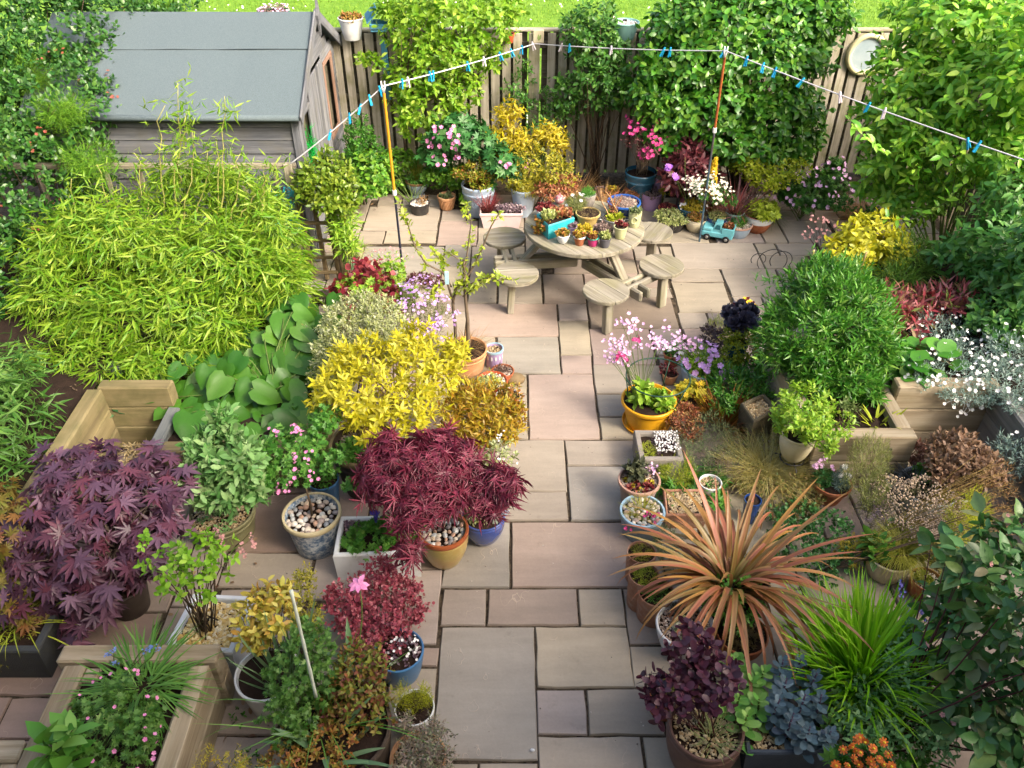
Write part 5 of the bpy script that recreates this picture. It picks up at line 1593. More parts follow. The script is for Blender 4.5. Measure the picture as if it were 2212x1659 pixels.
# --- hung on the fence
def fpot(key, label, u, v, r, vb, mat, Y=FY - .12, soil='soil', style='plain'):
    h = P(u, v, Y)[2] - P(u, vb, Y)[2]
    z0 = P(u, vb, Y)[2]
    t = pot(key, 'fence_pot', label, u, v, r, mat, style, h=h, z0=z0, Y=Y, kb=.66, cat='plant pot', soil=soil)
    mb = MB(); R = POT[key]['R']
    mb.box((0,.075, h * .85),(.05,.09 + .02,.012)); mb.box((0,.12 - .03, h * .7),(.05,.012,.12))
    ob('hook', mb.mesh('hook', BLACKP, False), t)
    return t
fpot('fwhite', 'white pot of orange stonecrop hooked on the fence beside the shed', 757,37,28,84, WHITEP)
fpot('fturq', 'pale turquoise pot of white pebbles hooked on the fence', 1352,46,30,84, surf_mat('pale_turquoise', '#a9dcd4', .74,.5, '#98cfc8', 3), soil='white')
fpot('forange', 'small orange pot hanging on the fence among the apple leaves', 1100,72,12,92, TERRAO)
fpot('fsmall', 'pale turquoise pot hung in the climber at the right edge', 2190,215,22,260, surf_mat('sky_turquoise', '#8fc4cc', .7,.5), Y=7.9)
wp = thing('wall_plaque', 'small cream plaque with a green leaf on the fence post', 'plaque', P(1163,84, FY - .12))
mb = MB(); mb.bbox((0,0,.03),(.13,.02,.15),.008); ob('tile', mb.mesh('tile', CREAMG, False), wp)
mb = MB(); mb.scatter(OVAL, np.array([[0,-.013,-.02]]), np.array([[.2,0,1.0]]), np.array([[0,-1.0,0]]),.1); ob('leaf_motif', mb.mesh('leaf_motif', surf_mat('motif_green', '#9ab06a', .7,.6)), wp)
fb = thing('bird_table', 'blue painted wooden bird feeder and post against the fence', 'bird feeder', P(840,215, FY - .14))
BLW = wood_mat('blue_painted_wood', ['#3f88a8', '#5a9fbc', '#7cb2c8'],.64,14)
p0 = P(840,215, FY - .14)
plank('post', p0,(p0[0] - .0, p0[1],1.78),.075,.03, BLW, fb, (0,-1,0))
plank('tray', P(803,62, FY - .2), P(838,62, FY - .2),.24,.02, BLW, fb)
for dy in (-.12,.1):
    plank('side_board', P(803,58, FY - .2) + np.array([0, dy, .03]), P(838,58, FY - .2) + np.array([0, dy, .03]),.06,.018, BLW, fb, (0,-1,0))
plank('side_board', P(803,58, FY - .2) + np.array([0,-.12,.03]), P(803,58, FY - .2) + np.array([0,.1,.03]),.06,.018, BLW, fb, (1,0,0))
plank('roof_board', P(790,42, FY - .2), P(812,16, FY - .2),.22,.018, BLW, fb, (-.6,-.3,.6))
pm = thing('wall_mirror', 'oval cream framed mirror hung on the fence behind the climber', 'mirror', P(1872,118, FY - .06))
mb = MB(); a_ = np.linspace(0,2 * np.pi, 40, endpoint=False)
RX, RZ_ = .215,.22
mb.tube(np.stack([np.cos(np.append(a_, a_[:1])) * RX, np.zeros(41), np.sin(np.append(a_, a_[:1])) * RZ_],-1),.034,8, False)
ob('frame', mb.mesh('frame', surf_mat('cream_paint', '#e6dfb4', .74,.55, '#d4cc98', 6)), pm)
mb = MB(); mb.add(np.concatenate([[[0,.0,0]], np.stack([np.cos(a_) * RX, np.zeros(40), np.sin(a_) * RZ_],-1)]),[[(0,1 + (k + 1) % 40,1 + k) for k in range(40)]])
ob('mirror_glass', mb.mesh('mirror_glass', surf_mat('mirror_sky_tint', '#c3d3d8', .75,.35, '#a9bfc8', 5, metal=.15), False), pm)  # pale sky reflection is painted into the glass colour
gb = pot('gbask', 'basket', 'green rimmed tub of white flowers standing on the lawn behind the shed', 590,24,36, surf_mat('green_tub', '#2f8f5a', .66,.5), 'straight', h=.3, cat='tub')
mb = MB()
for s_ in (-1,1):
    c_ = np.array([s_ * .03,0,0])
# basin handles
q = POT['basin']; mb = MB()
for ang in (168,338):
    a = rad(ang); e = np.array([math.cos(a), math.sin(a),0]); f = np.array([-e[1], e[0],0])
    c_ = e * (q['R'] + .035) + UP * (q['h'] - .02)
    mb.tube(np.array([c_ + e * math.cos(t) * .045 + f * math.sin(t) * .06 + UP * .012 * math.cos(t) for t in np.linspace(0,6.283,18)]),.009,6, False)
ob('handles', mb.mesh('handles', WHITEP), q['o'])
# iron stand under the cream pot
q = POT['urn']; st = thing('iron_stand', 'black scrolled iron stand under the round cream pot', 'plant stand', (q['c'][0], q['c'][1],0))
IRON = surf_mat('black_iron', '#1c1b1c', .8,.5)
for k in range(3):
    a = rad(30 + 120 * k); e = np.array([math.cos(a), math.sin(a),0])
    mb = MB(); mb.tube(np.array([e * .06 + UP * .236, e * .14 + UP * .22, e * .15 + UP * .12, e * .12 + UP * .05, e * .15, e * .19 + UP * .02, e * .18 + UP * .06]),.007,6)
    ob('leg', mb.mesh('leg', IRON), st)
mb = MB(); mb.tube(np.array([(math.cos(t) * .09, math.sin(t) * .09,.232) for t in np.linspace(0,6.283,20)]),.007,6, False); ob('ring', mb.mesh('ring', IRON), st)
# folding wire plant support behind the green bush
ws = thing('wire_support', 'black curled wire plant support beside the big green bush', 'plant support', G(1662,592))
o_ = np.array(ws.location)
mb = MB()
for i, (dx_, r_) in enumerate(((0,.16),(.1,.12),(-.14,.08))):
    mb.tube(np.array([(dx_ + math.cos(t) * r_, .02 * i, .16 + math.sin(t) * r_ * (.9)) for t in np.linspace(-.6,3.8,16)]),.0042,5)
ob('wire', mb.mesh('wire', IRON), ws)
# hoop support in the yellow pot
q = POT['yel']; hp = thing('plant_hoop', 'thin dark green wire hoop on legs in the yellow pot', 'plant support', q['top'])
GW = surf_mat('green_wire', '#1f4a3a', .7,.5)
R2 = q['R'] * 1.12
mb = MB(); mb.tube(np.array([(math.cos(t) * R2 + .05, math.sin(t) * R2,.26) for t in np.linspace(0,6.283,40)]),.006,6, False); ob('hoop', mb.mesh('hoop', GW), hp)
for a in (60,180,320):
    mb = MB(); mb.tube(np.array([(math.cos(rad(a)) * R2 + .05, math.sin(rad(a)) * R2,.26),(math.cos(rad(a)) * R2 * .75 + .03, math.sin(rad(a)) * R2 * .75,-.03)]),.006,5); ob('leg', mb.mesh('leg', GW), hp)
# white plastic cane and bamboo canes
def cane(label, p0, p1, r, mat, name='cane'):
    t = thing(name, label, 'cane', p0); p0 = np.array(p0); p1 = np.array(p1); mb = MB(p0)
    n_ = max(2, int(np.linalg.norm(p1 - p0) / .16)); s = np.linspace(0,1, n_ * 3 + 1); rr = np.where(np.arange(n_ * 3 + 1) % 3 == 0, r * 1.22, r)
    mb.tube(p0 + (p1 - p0) * s[:, None], rr, 7); ob('shaft', mb.mesh('shaft', mat), t); return t
cane('white knobbly plant cane leaning among the ferny leaves', P(683,1505,2.46), P(629,1276,2.58),.0085, surf_mat('white_cane', '#dfe6d8', .75,.5, '#c9d4bf', 8))
CANE = surf_mat('bamboo_cane', '#cfb67a', .7,.6, '#b89c60', 8)
cane('straw bamboo cane behind the big green bush below the golden shrub', P(1848,610,6.9), P(1872,545,6.9),.009, CANE)
cane('short straw bamboo cane in the top of the big green bush', P(1752,570,6.5), P(1758,540,6.5),.008, CANE)
# cut stems lying across the pots
for i, (a, b) in enumerate((((1560,838,5.75),(1690,800,6.0)),((1550,800,5.95),(1700,798,6.1)))):
    cane(('upper', 'lower')[1 - i] + ' of two dry cut stems lying over the low green leaves', P(*a), P(*b),.007, CANE, 'dry_stalk')
lg = thing('log', 'short weathered log lying under the red leaved seedlings', 'log', G(712,655))
mb = MB(); mb.tube(np.array([(-.16,0,.07),(-.05,.01,.075),(.1,0,.07),(.18,-.02,.065)]),[.06,.07,.065,.05],9); ob('bark', mb.mesh('bark', surf_mat('log_bark', '#5f554a', .62,.9, '#484038', 9,.6,50)), lg)
def rock(label, p, s, mat, seed=1):
    v, qd, td = _sphere(10,7); r_ = np.random.default_rng(seed)
    v = v * (1 + r_.normal(0,.05,(len(v),1))) * np.array(s)
    mb = MB(); mb.add(v + np.array([0,0, s[2] * .42]),[qd, td]); o = ob('stone', mb.mesh('stone', mat), loc=p); return tag(o, label, 'stone')
rock('smooth blue grey boulder under the bamboo edge', P(255,812,5.5),(.15,.12,.16), surf_mat('slate_boulder', '#6b7078', .6,.7, '#585c63', 5),2)
rock('brown sandstone boulder beside the small terracotta pots', G(1112,826),(.2,.16,.1), surf_mat('sandstone_boulder', '#a08a66', .62,.9, '#8a7450', 6,.4,50),4)
rock('tiny white pebble lying on the big grey slab', G(1150,1622),(.028,.022,.018), WHITEP, 6)
# --- toy truck planter
tk = thing('toy_truck', 'turquoise toy pickup truck planter with black wheels and dark window', 'toy truck', G(1549,514))
tk.rotation_euler = (0,0, rad(-22))
TQ = surf_mat('truck_turquoise', '#79cbd4', .74,.5, '#69bcc8', 7, dirt='#a8e0e2', dirt_amt=.3)
L_, W_ = .36,.17
def tbox(nm, c, s, m, b=.012, par=tk):
    mb = MB(); mb.bbox(c, s, b); return ob(nm, mb.mesh(nm, m, False), par)
tbox('chassis', (0,0,.075),(L_, W_, .07), TQ)
tbox('bonnet', (-.115,0,.13),(.13, W_ - .01,.055), TQ, .02)
mb = MB(); hw = W_ / 2 - .012
mb.add([(-.07,-hw, .11),(.045,-hw, .11),(.045, hw, .11),(-.07, hw, .11),(-.035,-hw + .012,.215),(.035,-hw + .012,.215),(.035, hw - .012,.215),(-.035, hw - .012,.215)],[[(0,1,5,4),(1,2,6,5),(2,3,7,6),(3,0,4,7),(4,5,6,7),(3,2,1,0)]])
cab = ob('cab', mb.mesh('cab', TQ, False), tk)
mb = MB()
for s in (-1,1):
    y = s * (hw - .001)
    mb.add([(-.038, y + s * .003,.145),(.028, y + s * .003,.145),(.024, y - s * .007,.195),(-.022, y - s * .007,.195)],[[(0,1,2,3)]])
mb.add([(-.066,-.05,.135),(-.066,.05,.135),(-.045,.045,.195),(-.045,-.045,.195)],[[(0,1,2,3)]])
ob('window', mb.mesh('window', surf_mat('truck_window', '#2f6f7c', .6,.2), False), cab)
for s in (-1,1):
    tbox('bed_side', (.115, s * (W_ / 2 - .008),.135),(.135,.016,.07), TQ, .004)
tbox('tailgate', (.178,0,.135),(.014, W_ - .02,.07), TQ, .004)
mb = MB(); mb.disc((.112,0,.145),.062,12,.015); ob('soil', mb.mesh('soil', SOIL), tk)
for sx_ in (-.11,.11):
    for s in (-1,1):
        mb = MB(); mb.lathe([(0,-.016),(.034,-.016),(.04,-.011),(.04,.011),(.034,.016),(.022,.017),(.02,.012),(0,.013)],(0,0,0),18)
        V = mb.V[-1]; mb.V[-1] = np.stack([V[:, 0], V[:, 2] * s, V[:, 1]],-1) + np.array([sx_, s * (W_ / 2),.04])
        w_ = ob('wheel', mb.mesh('wheel', surf_mat('truck_tyre', '#222224', .8,.6), sharp=30), tk)
        mb = MB(); mb.lathe([(0,.019),(.017,.018),(.02,.013)],(0,0,0),14)
        V = mb.V[-1]; mb.V[-1] = np.stack([V[:, 0], V[:, 2] * s, V[:, 1]],-1) + np.array([sx_, s * (W_ / 2),.04])
        ob('hub_cap', mb.mesh('hub_cap', ALU), w_)
for s in (-1,1):
    mb = MB(); mb.lathe([(0,.006),(.014,.004),(.016,0)],(0,0,0),12); V = mb.V[-1]
    mb.V[-1] = np.stack([-V[:, 2], V[:, 0], V[:, 1]],-1) + np.array([-.181, s * .055,.1]); ob('headlight', mb.mesh('headlight', WHITEP), tk)
mb = MB(); mb.tube(np.array([(-.075,.0,.17),(-.075,.05,.165)]),.004,5); 
# ================================================================== foliage colours
M_BAMB = leaf_mat('bamboo_leaf', ['#5a9a22', '#7cb430', '#9cc842', '#6aa62a', '#b4d45a', '#86bc38'],.60,.45,.35)
M_BAMB2 = leaf_mat('blue_bamboo_leaf', ['#3f7a34', '#5c9446', '#79ab5e', '#4a8640', '#8cb96c'],.6,.45,.3)
M_HONEY = leaf_mat('honeysuckle_leaf', ['#2f6a28', '#4b8a3a', '#3a7a3c', '#62a04c', '#2a5f2c', '#77b058'],.52,.38,.25, spec=.5)
M_CONI = leaf_mat('conifer_spray', ['#4c8a22', '#6fae30', '#8dc43f'],.62,.55,.25)
M_APPLE = leaf_mat('apple_leaf', ['#6aa82a', '#8cc63c', '#a9d84f', '#5b9a26', '#bfe26a'],.64,.42,.38)
M_APPLEY = leaf_mat('young_apple_leaf', ['#9fc23a', '#b8d54a', '#cfe06a', '#8bb534', '#d6dc7a'],.66,.42,.38)
M_ROSE = leaf_mat('rose_leaf', ['#3f7f35', '#5b9a42', '#4b8b48', '#77b057', '#356f33'],.6,.4,.28, spec=.45)
M_LAUR = leaf_mat('cherry_leaf', ['#2f7427', '#4c9433', '#6ab23f', '#387f2b', '#8ac552', '#2a6426'],.66,.35,.28, spec=.5)
M_CLIMB = leaf_mat('jasmine_leaf', ['#559c30', '#72b63c', '#94cc4c', '#468a29', '#aed860', '#66aa36'],.9,.4,.32, spec=.45)
M_CLIMB2 = leaf_mat('climber_leaf_dark', ['#3d8040', '#569a4f', '#72b062', '#468a48', '#88bf70'],.66,.4,.3, spec=.45)
M_GOLD = leaf_mat('golden_leaf', ['#e3cf1f', '#f2e33a', '#d3bd18', '#efdc52', '#c7b81f'],.56,.45,.35)
M_GOLDG = leaf_mat('golden_green_leaf', ['#b5c92a', '#d4dd3c', '#97b824', '#e2e250', '#c4d234'],.64,.45,.35)
M_CHOI = leaf_mat('yellow_shrub_leaf', ['#f0e41e', '#f7ef4a', '#e3d51a', '#f9f36a', '#cfd02a', '#efe334'],.56,.45,.35)
M_CHOIO = leaf_mat('amber_shrub_leaf', ['#c9a428', '#e0c43a', '#a9741f', '#d8b832', '#b5b028', '#8f5a1e', '#e6d24a'],.58,.42,.32)
M_EUON = leaf_mat('cream_edged_leaf', ['#b9c87e', '#d8deaa', '#8da85a', '#eceecb', '#a9bd6c', '#dfe4b4'],.56,.45,.25)
M_EUONY = leaf_mat('yellow_edged_leaf', ['#c0b42a', '#8f9a2c', '#d8ca44', '#a4a82c', '#6f8428', '#e3d558'],.64,.45,.28)
M_BIG = leaf_mat('large_heart_leaf', ['#3f8a28', '#54a032', '#6cb440', '#4a942c', '#7cbc48'],.4,.42,.3, True, .45)
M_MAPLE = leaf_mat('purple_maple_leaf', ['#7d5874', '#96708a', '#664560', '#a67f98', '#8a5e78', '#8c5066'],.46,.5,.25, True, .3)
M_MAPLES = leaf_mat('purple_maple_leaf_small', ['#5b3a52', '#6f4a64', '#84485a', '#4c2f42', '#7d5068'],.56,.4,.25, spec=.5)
M_LACE = leaf_mat('red_lace_leaf', ['#7a2a44', '#923550', '#a84a62', '#69223a', '#8a2e48'],.65,.42,.28, spec=.45)
M_ORMAP = leaf_mat('orange_maple_leaf', ['#b8784a', '#8a9844', '#c09058', '#748f3c', '#a4644a', '#98a04c'],.5,.45,.3)
M_BERB = leaf_mat('barberry_leaf', ['#b04c60', '#c86878', '#983c52', '#d88c94', '#843448', '#bc5a68'],.75,.45,.25)
M_COTI = leaf_mat('dark_purple_leaf', ['#4f2438', '#63304a', '#3f1c2e', '#743c52', '#58283c'],.6,.42,.22, spec=.5)
M_BUDD = leaf_mat('silver_green_leaf', ['#6fae6a', '#8cc088', '#5a9a58', '#a9d0a2', '#7cb678'],.62,.5,.3)
M_RIBES = leaf_mat('currant_leaf', ['#4f9440', '#6aad4e', '#3f8236', '#86bf66'],.6,.45,.3)
M_LILACL = leaf_mat('fresh_lime_leaf', ['#7fc034', '#97d048', '#6fb02c', '#aadb5c'],.64,.45,.35)
M_HEDGE = leaf_mat('willowy_green_leaf', ['#3f8a2c', '#5aa53c', '#2f7624', '#78bc50', '#4a9632', '#97cc68'],.6,.4,.3, spec=.45)
M_CERA = leaf_mat('silver_leaf', ['#93b5a6', '#b4cfc2', '#7da091', '#c8dcd2', '#a0bfb0'],.64,.6,.2)
M_BERG = leaf_mat('bergenia_leaf', ['#3f8f2e', '#57a53a', '#6cb846', '#9a6a3a'],.6,.35,.25, True, .5)
M_PIER = leaf_mat('red_pieris_leaf', ['#c0545e', '#a8404c', '#d88088', '#7f9a58', '#92384a', '#e0a098'],.62,.42,.28)
M_CORN = leaf_mat('dark_veined_leaf', ['#467c4a', '#588f58', '#648556', '#3c7044', '#769a62', '#7a7452'],.90,.42,.25, True, .5)
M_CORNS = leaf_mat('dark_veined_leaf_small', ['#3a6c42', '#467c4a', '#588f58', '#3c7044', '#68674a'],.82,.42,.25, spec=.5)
M_NEPE = leaf_mat('catmint_leaf', ['#629a6c', '#80b086', '#508a5e', '#98c29a'],.85,.55,.25)
M_HAKO = leaf_mat('fresh_grass_blade', ['#7cc41e', '#93d630', '#a9e048', '#66ae18', '#8acc28'],.8,.45,.35)
M_SEDG = leaf_mat('green_sedum_leaf', ['#6fbf5a', '#8fd074', '#a9dc8c', '#5dae4c'],.62,.5,.2, True)
M_SEDB = leaf_mat('blue_sedum_leaf', ['#5f7f8f', '#7896a4', '#4f6c7c', '#8da8b2', '#6c7f94'],.6,.5,.12, True)
M_MINT = leaf_mat('ground_mint_leaf', ['#6cae34', '#4c9030', '#8cc648', '#3f7f2c', '#a4d45c'],.62,.45,.3)
M_DICE = leaf_mat('blue_green_leaf', ['#3f8a4c', '#5aa062', '#2f7340', '#78b478'],.6,.45,.28)
M_FERN = leaf_mat('dark_small_leaf', ['#2f7024', '#4a8c30', '#3a7d28', '#66a63c'],.58,.45,.25)
M_PERS = leaf_mat('maroon_leaf', ['#6b2f3a', '#834048', '#552430', '#9a545a', '#743540'],.6,.42,.25, spec=.45)
M_SPIR = leaf_mat('lime_spirea_leaf', ['#a8c828', '#c4dc3c', '#8fb522', '#d8e454', '#7aa022'],.64,.45,.33)
M_GERAN = leaf_mat('geranium_leaf', ['#3f7f34', '#58983f', '#336e2c', '#74ae52'],.58,.45,.26)
M_AZAL = leaf_mat('azalea_leaf', ['#7f9a2a', '#a2b838', '#5f8428', '#a8622c', '#c4cc50', '#8c4a24'],.62,.42,.28)
M_CYPR = leaf_mat('golden_thread', ['#c8bc2a', '#dcd044', '#a9a824', '#e6dc60'],.64,.5,.25)
M_GCON = leaf_mat('golden_conifer', ['#c3cc1c', '#dbe03a', '#a4b81a', '#e6e852'],.66,.5,.28)
M_BRGR = leaf_mat('bronze_sedge', ['#b08850', '#8f6638', '#c9a46c', '#a8764a', '#d4b884'],.62,.6,.25)
M_STIP = leaf_mat('straw_grass', ['#c4b25a', '#dccf82', '#a99a44', '#e6dca0', '#b8b050'],.66,.6,.3)
M_CAREX = leaf_mat('olive_sedge', ['#9aa02c', '#b4b440', '#7f8824', '#c8c45c'],.62,.55,.28)
M_SPIKY = leaf_mat('orange_bronze_blade', ['#a8562a', '#8a3f1e', '#c07a34', '#7a8a2c', '#b8862c'],.6,.45,.22)
M_CORDY = leaf_mat('purple_brown_blade', ['#8f5a5c', '#744448', '#a87a78', '#b05a52', '#6a5450'],.6,.42,.2)
M_RED = leaf_mat('dark_red_rosette', ['#8a2c34', '#a8484c', '#6a1f28', '#b8685c'],.6,.5,.12)
M_REDBR = leaf_mat('red_brown_stonecrop', ['#a85a3c', '#c07a54', '#8a4230', '#b8924c', '#cc9a72'],.62,.5,.14)
M_YELST = leaf_mat('yellow_stonecrop', ['#e3cc2c', '#f0de50', '#c9b024', '#b8b83a', '#d8b030'],.66,.5,.18)
M_PALEST = leaf_mat('pale_stonecrop', ['#b8cc8c', '#d0deac', '#9ab870', '#dce6c0'],.64,.5,.16)
M_LIMEST = leaf_mat('lime_stonecrop', ['#a8c030', '#c4d648', '#8caa28', '#d4e064'],.64,.5,.18)
M_MIXST = leaf_mat('mixed_stonecrop', ['#8fa040', '#b8a848', '#c8783c', '#7a8c3c', '#d49a50', '#9a5a3c'],.62,.5,.15)
M_GREYM = leaf_mat('grey_green_mat', ['#6f8a64', '#8aa07c', '#5c7654', '#a0b092'],.6,.6,.15)
M_MAUV = leaf_mat('mauve_rosette', ['#8f7484', '#a88e9a', '#6f5664', '#b8a4a8', '#7f6c70'],.6,.5,.1)
M_BROWN = leaf_mat('brown_bush_leaf', ['#a88468', '#8f6c52', '#bfa084', '#7c5a44', '#b09070'],.6,.55,.2)
M_LAVD = leaf_mat('grey_green_needle', ['#8fa05c', '#a8b470', '#748a48', '#bcc284', '#6a7c4c'],.62,.55,.22)
M_HEATH = leaf_mat('dusty_heather', ['#a88e88', '#8f7870', '#c0a8a0', '#7a6860', '#b49c8c'],.6,.6,.15)
M_AEON = leaf_mat('blackish_rosette', ['#4a4a60', '#5c5c74', '#3c3a4e', '#6c6a80'],.58,.4,.08, spec=.5)
M_HERB = leaf_mat('fresh_herb', ['#5aa844', '#78bc58', '#489438', '#92cc70'],.62,.5,.28)
M_TULIP = leaf_mat('bluish_bulb_blade', ['#6fa080', '#88b494', '#5a8c6c', '#9cc0a0'],.6,.45,.22)
M_BULB = leaf_mat('bulb_blade', ['#5ea040', '#7cb858', '#4a8a34', '#92c86c'],.6,.45,.26)
M_AQUI = leaf_mat('columbine_leaf', ['#5c9a48', '#76ae5c', '#4c863e', '#90c072'],.56,.48,.28)
M_HEUC = leaf_mat('yellow_lobed_leaf', ['#d8cc2c', '#e6dc4c', '#c0b828', '#b8c83c'],.66,.45,.3)
M_LIMEH = leaf_mat('lime_lobed_leaf', ['#b0d23c', '#c6e058', '#98c030', '#d4e874'],.66,.45,.3)
M_VINR = leaf_mat('crimson_leaf', ['#a83848', '#8c2a3c', '#c05a5c', '#7c2432', '#b8564c'],.62,.42,.25)
M_LIMEV = leaf_mat('lime_oregano_leaf', ['#8cc83c', '#a8da54', '#76b430', '#c4e46c', '#5f9c34'],.64,.45,.3)
M_MOSS = leaf_mat('lime_moss', ['#a0bc30', '#b8cc48', '#88a828', '#ccd860'],.62,.6,.2)
F_PINK = surf_mat('pink_petal', '#e79ac4', .8,.6, '#d878ae', 30)
F_LPINK = surf_mat('pale_pink_petal', '#ecc4e4', .85,.6, '#dca8d8', 30)
F_MAG = surf_mat('magenta_petal', '#cf3f86', .75,.6, '#b82e70', 30)
F_LILAC = surf_mat('lilac_petal', '#cba6dc', .82,.6, '#b78ccc', 30)
F_WHITE = DAISY
F_CREAM = surf_mat('cream_petal', '#f6efd8', .85,.6)
F_YEL = surf_mat('yellow_petal', '#f5d22c', .8,.6, '#e8bc1c', 30)
F_ORG = surf_mat('orange_petal', '#f28a3c', .8,.55, '#e06c20', 30)
F_BLUE = surf_mat('blue_violet_petal', '#7a78d0', .75,.6, '#6460bc', 30)
F_RED = surf_mat('red_brown_bud', '#a8483c', .7,.6, '#8c5a3c', 30)
F_DUSK = surf_mat('dusty_pink_bud', '#d8a4a0', .75,.7, '#b88480', 30)
F_BEIGE = surf_mat('beige_seedhead', '#c8b298', .72,.8, '#a8927c', 30)
# ================================================================== background plants
hedge = plant('ivy_hedge', 'large mass of dark honeysuckle with red flowers sprawling over the shed at the left', 'hedge',
    [B(120,60,9.3,190,110,.8), B(270,30,10.2,130,75,.6), B(110,230,8.3,165,120,.8), B(205,165,8.9,110,70,.5), B(50,400,7.6,130,150,.7), B(165,330,8.1,100,90,.5), B(20,590,6.9,110,120,.6), B(230,100,9.4,95,50,.4), B(-60,700,6.3,120,120,.5), B(-80,250,8.0,160,200,.9), B(310,45,9.6,50,32,.25), B(275,125,9.0,38,42,.25), B(215,225,8.4,45,50,.25)],
    OVAL, M_HONEY, 6400,5,.058, base=(-4.9,8.0,0), spread=(25,85), wid=1.25, upb=.3, fill=.22, stems=26, stem_r=.012, gap=.45, zmin=.0,
    flowers=((PETAL8, F_RED, 220,.028, 'flowers', .02,4),))
for i, (u, v, Y, r_, lb) in enumerate(((130,235,8.0,60, 'bright feathery conifer spray in the honeysuckle level with the shed roof edge'),(190,345,7.75,70, 'feathery conifer spray just above the trellis rail'),(60,160,8.6,60, 'feathery conifer spray high at the left edge'),(330,25,10.3,60, 'dark conifer spray behind the shed ridge'))):
    plant('conifer', lb, 'conifer', [B(u, v, Y - .3, r_, r_ * .55,.2)], LANCE, M_CONI, 260,9,.075, base=P(u - 30, v + 90, Y), spread=(15,70), wid=.32, droop=.25, stems=8, step=.5)
bamb = [B(360,480,7.1,215,62,.4), B(230,570,6.7,185,150,.5), B(450,600,6.5,210,130,.5), B(330,690,6.0,220,100,.45), B(590,560,6.9,85,120,.35), B(550,445,7.3,85,45,.28), B(130,660,6.3,95,110,.4), B(220,760,5.7,85,60,.25), B(470,720,5.9,90,60,.25), B(620,640,6.4,60,90,.3), B(240,790,5.45,100,45,.22), B(140,770,5.6,80,55,.25), B(340,770,5.6,90,45,.25), B(390,375,7.3,60,40,.25), B(480,385,7.3,55,35,.25)]
bb = plant('bamboo', 'broad clump of bright yellow green bamboo filling the sleeper bed', 'bamboo', bamb, LANCE, M_BAMB, 3600,6,.135, base=(-2.6,6.4,.5), spread=(20,72), droop=.8, wid=.78, upb=.15, fill=.4, stems=40, stem_r=.007, stem_mat=GSTEM, gap=.25, step=.16, zmin=.2)
# arching culms that stand above the clump
mb = MB(np.array(bb.location)); lf = MB(np.array(bb.location))
CULMS = [((380,420),(382,175)),((395,430),(420,290)),((360,430),(345,225)),((480,420),(487,205)),((470,440),(470,300)),((500,430),(520,330)),((330,440),(290,330)),((250,450),(215,360)),((520,420),(600,345)),((420,420),(455,330)),((170,500),(150,385)),((385,350),(400,240)),((560,420),(575,350))]
for (a, b) in CULMS:
    p0, p1 = P(a[0], a[1] + 60,7.0), P(b[0], b[1],7.05)
    s = np.linspace(0,1,9)[:, None]; path = p0 + (p1 - p0) * s + RNG.normal(0,.015,(9,3))
    mb.tube(path, np.linspace(.008,.003,9),5)
    pp = path[RNG.integers(1,9,40)] + RNG.normal(0,.06,(40,3)); ax = unit(RNG.normal(0,1,(40,3)) + UP * .2)
    whorls(lf, LANCE, pp, ax, 3,.105,(20,80),.1,.4,.85)
ob('culms', mb.mesh('culms', surf_mat('straw_culm', '#c2bd72', .66,.5, '#a9a85a', 8)), bb)
ob('culm_leaves', lf.mesh('culm_leaves', M_BAMB), bb, kind='stuff')
plant('bamboo', 'darker blue green bamboo drooping in from the left edge above the purple maple', 'bamboo', [B(15,960,4.55,105,130,.4), B(50,1060,4.2,75,90,.3), B(-30,830,4.9,110,100,.4), B(-60,1000,4.2,100,150,.3)], LANCE, M_BAMB2,620,5,.15, base=(-3.75,4.4,.54), spread=(35,90), droop=.6, wid=.8, upb=.1, fill=.4, stems=16, stem_mat=GSTEM)
plant('ground_ivy', 'dark variegated leaves between the two bamboos on the sleeper top', 'ground plant', [B(205,880,5.2,60,45,.2), B(160,840,5.5,50,40,.2)], OVAL, leaf_mat('dark_ground_leaf', ['#2c5a3c', '#3f7350', '#6a9a78', '#224c30'],.56,.45,.2),90,6,.09, base=(-3.5,5.2,.54), spread=(50,90), stems=6, gap=.1)
plant('apple_tree', 'tall pale green apple tree trained against the fence left of centre', 'tree',
    [B(900,60,10.1,75,70,.3), B(960,40,10.1,90,60,.3), B(1010,95,10.05,65,50,.25), B(890,165,10.0,60,45,.25), B(930,215,9.95,80,60,.28), B(890,255,9.9,40,45,.2), B(1000,190,10.05,50,45,.2), B(1050,60,10.1,60,60,.25), B(1080,20,10.2,60,40,.25), B(850,20,10.2,45,35,.2), B(945,120,10.0,80,50,.3), B(960,270,9.9,45,40,.2), B(1060,130,10.1,35,35,.15), B(800,130,9.9,30,20,.12)],
    OVAL, M_APPLE, 1080,5,.082, base=P(876,330,10.15) * np.array([1,1,0]), spread=(30,85), wid=.95, droop=.35, stems=26, stem_r=.009, trunk=P(868,255,10.1), gap=.75, fill=.45)
plant('climbing_rose', 'rose with bare lower stems climbing the fence right of the pale post', 'climbing rose',
    [B(1265,90,10.1,50,55,.22), B(1310,110,10.1,50,45,.2), B(1285,165,10.0,60,50,.22), B(1245,60,10.15,40,30,.2), B(1225,200,10.1,45,40,.18), B(1330,170,10.0,40,40,.2), B(1300,215,10.0,50,30,.15), B(1290,40,10.15,50,35,.2)],
    OVAL, M_ROSE, 620,5,.068, base=P(1290,330,10.2) * np.array([1,1,0]), spread=(35,85), wid=1.1, stems=24, stem_r=.009, gap=.4, fill=.4)
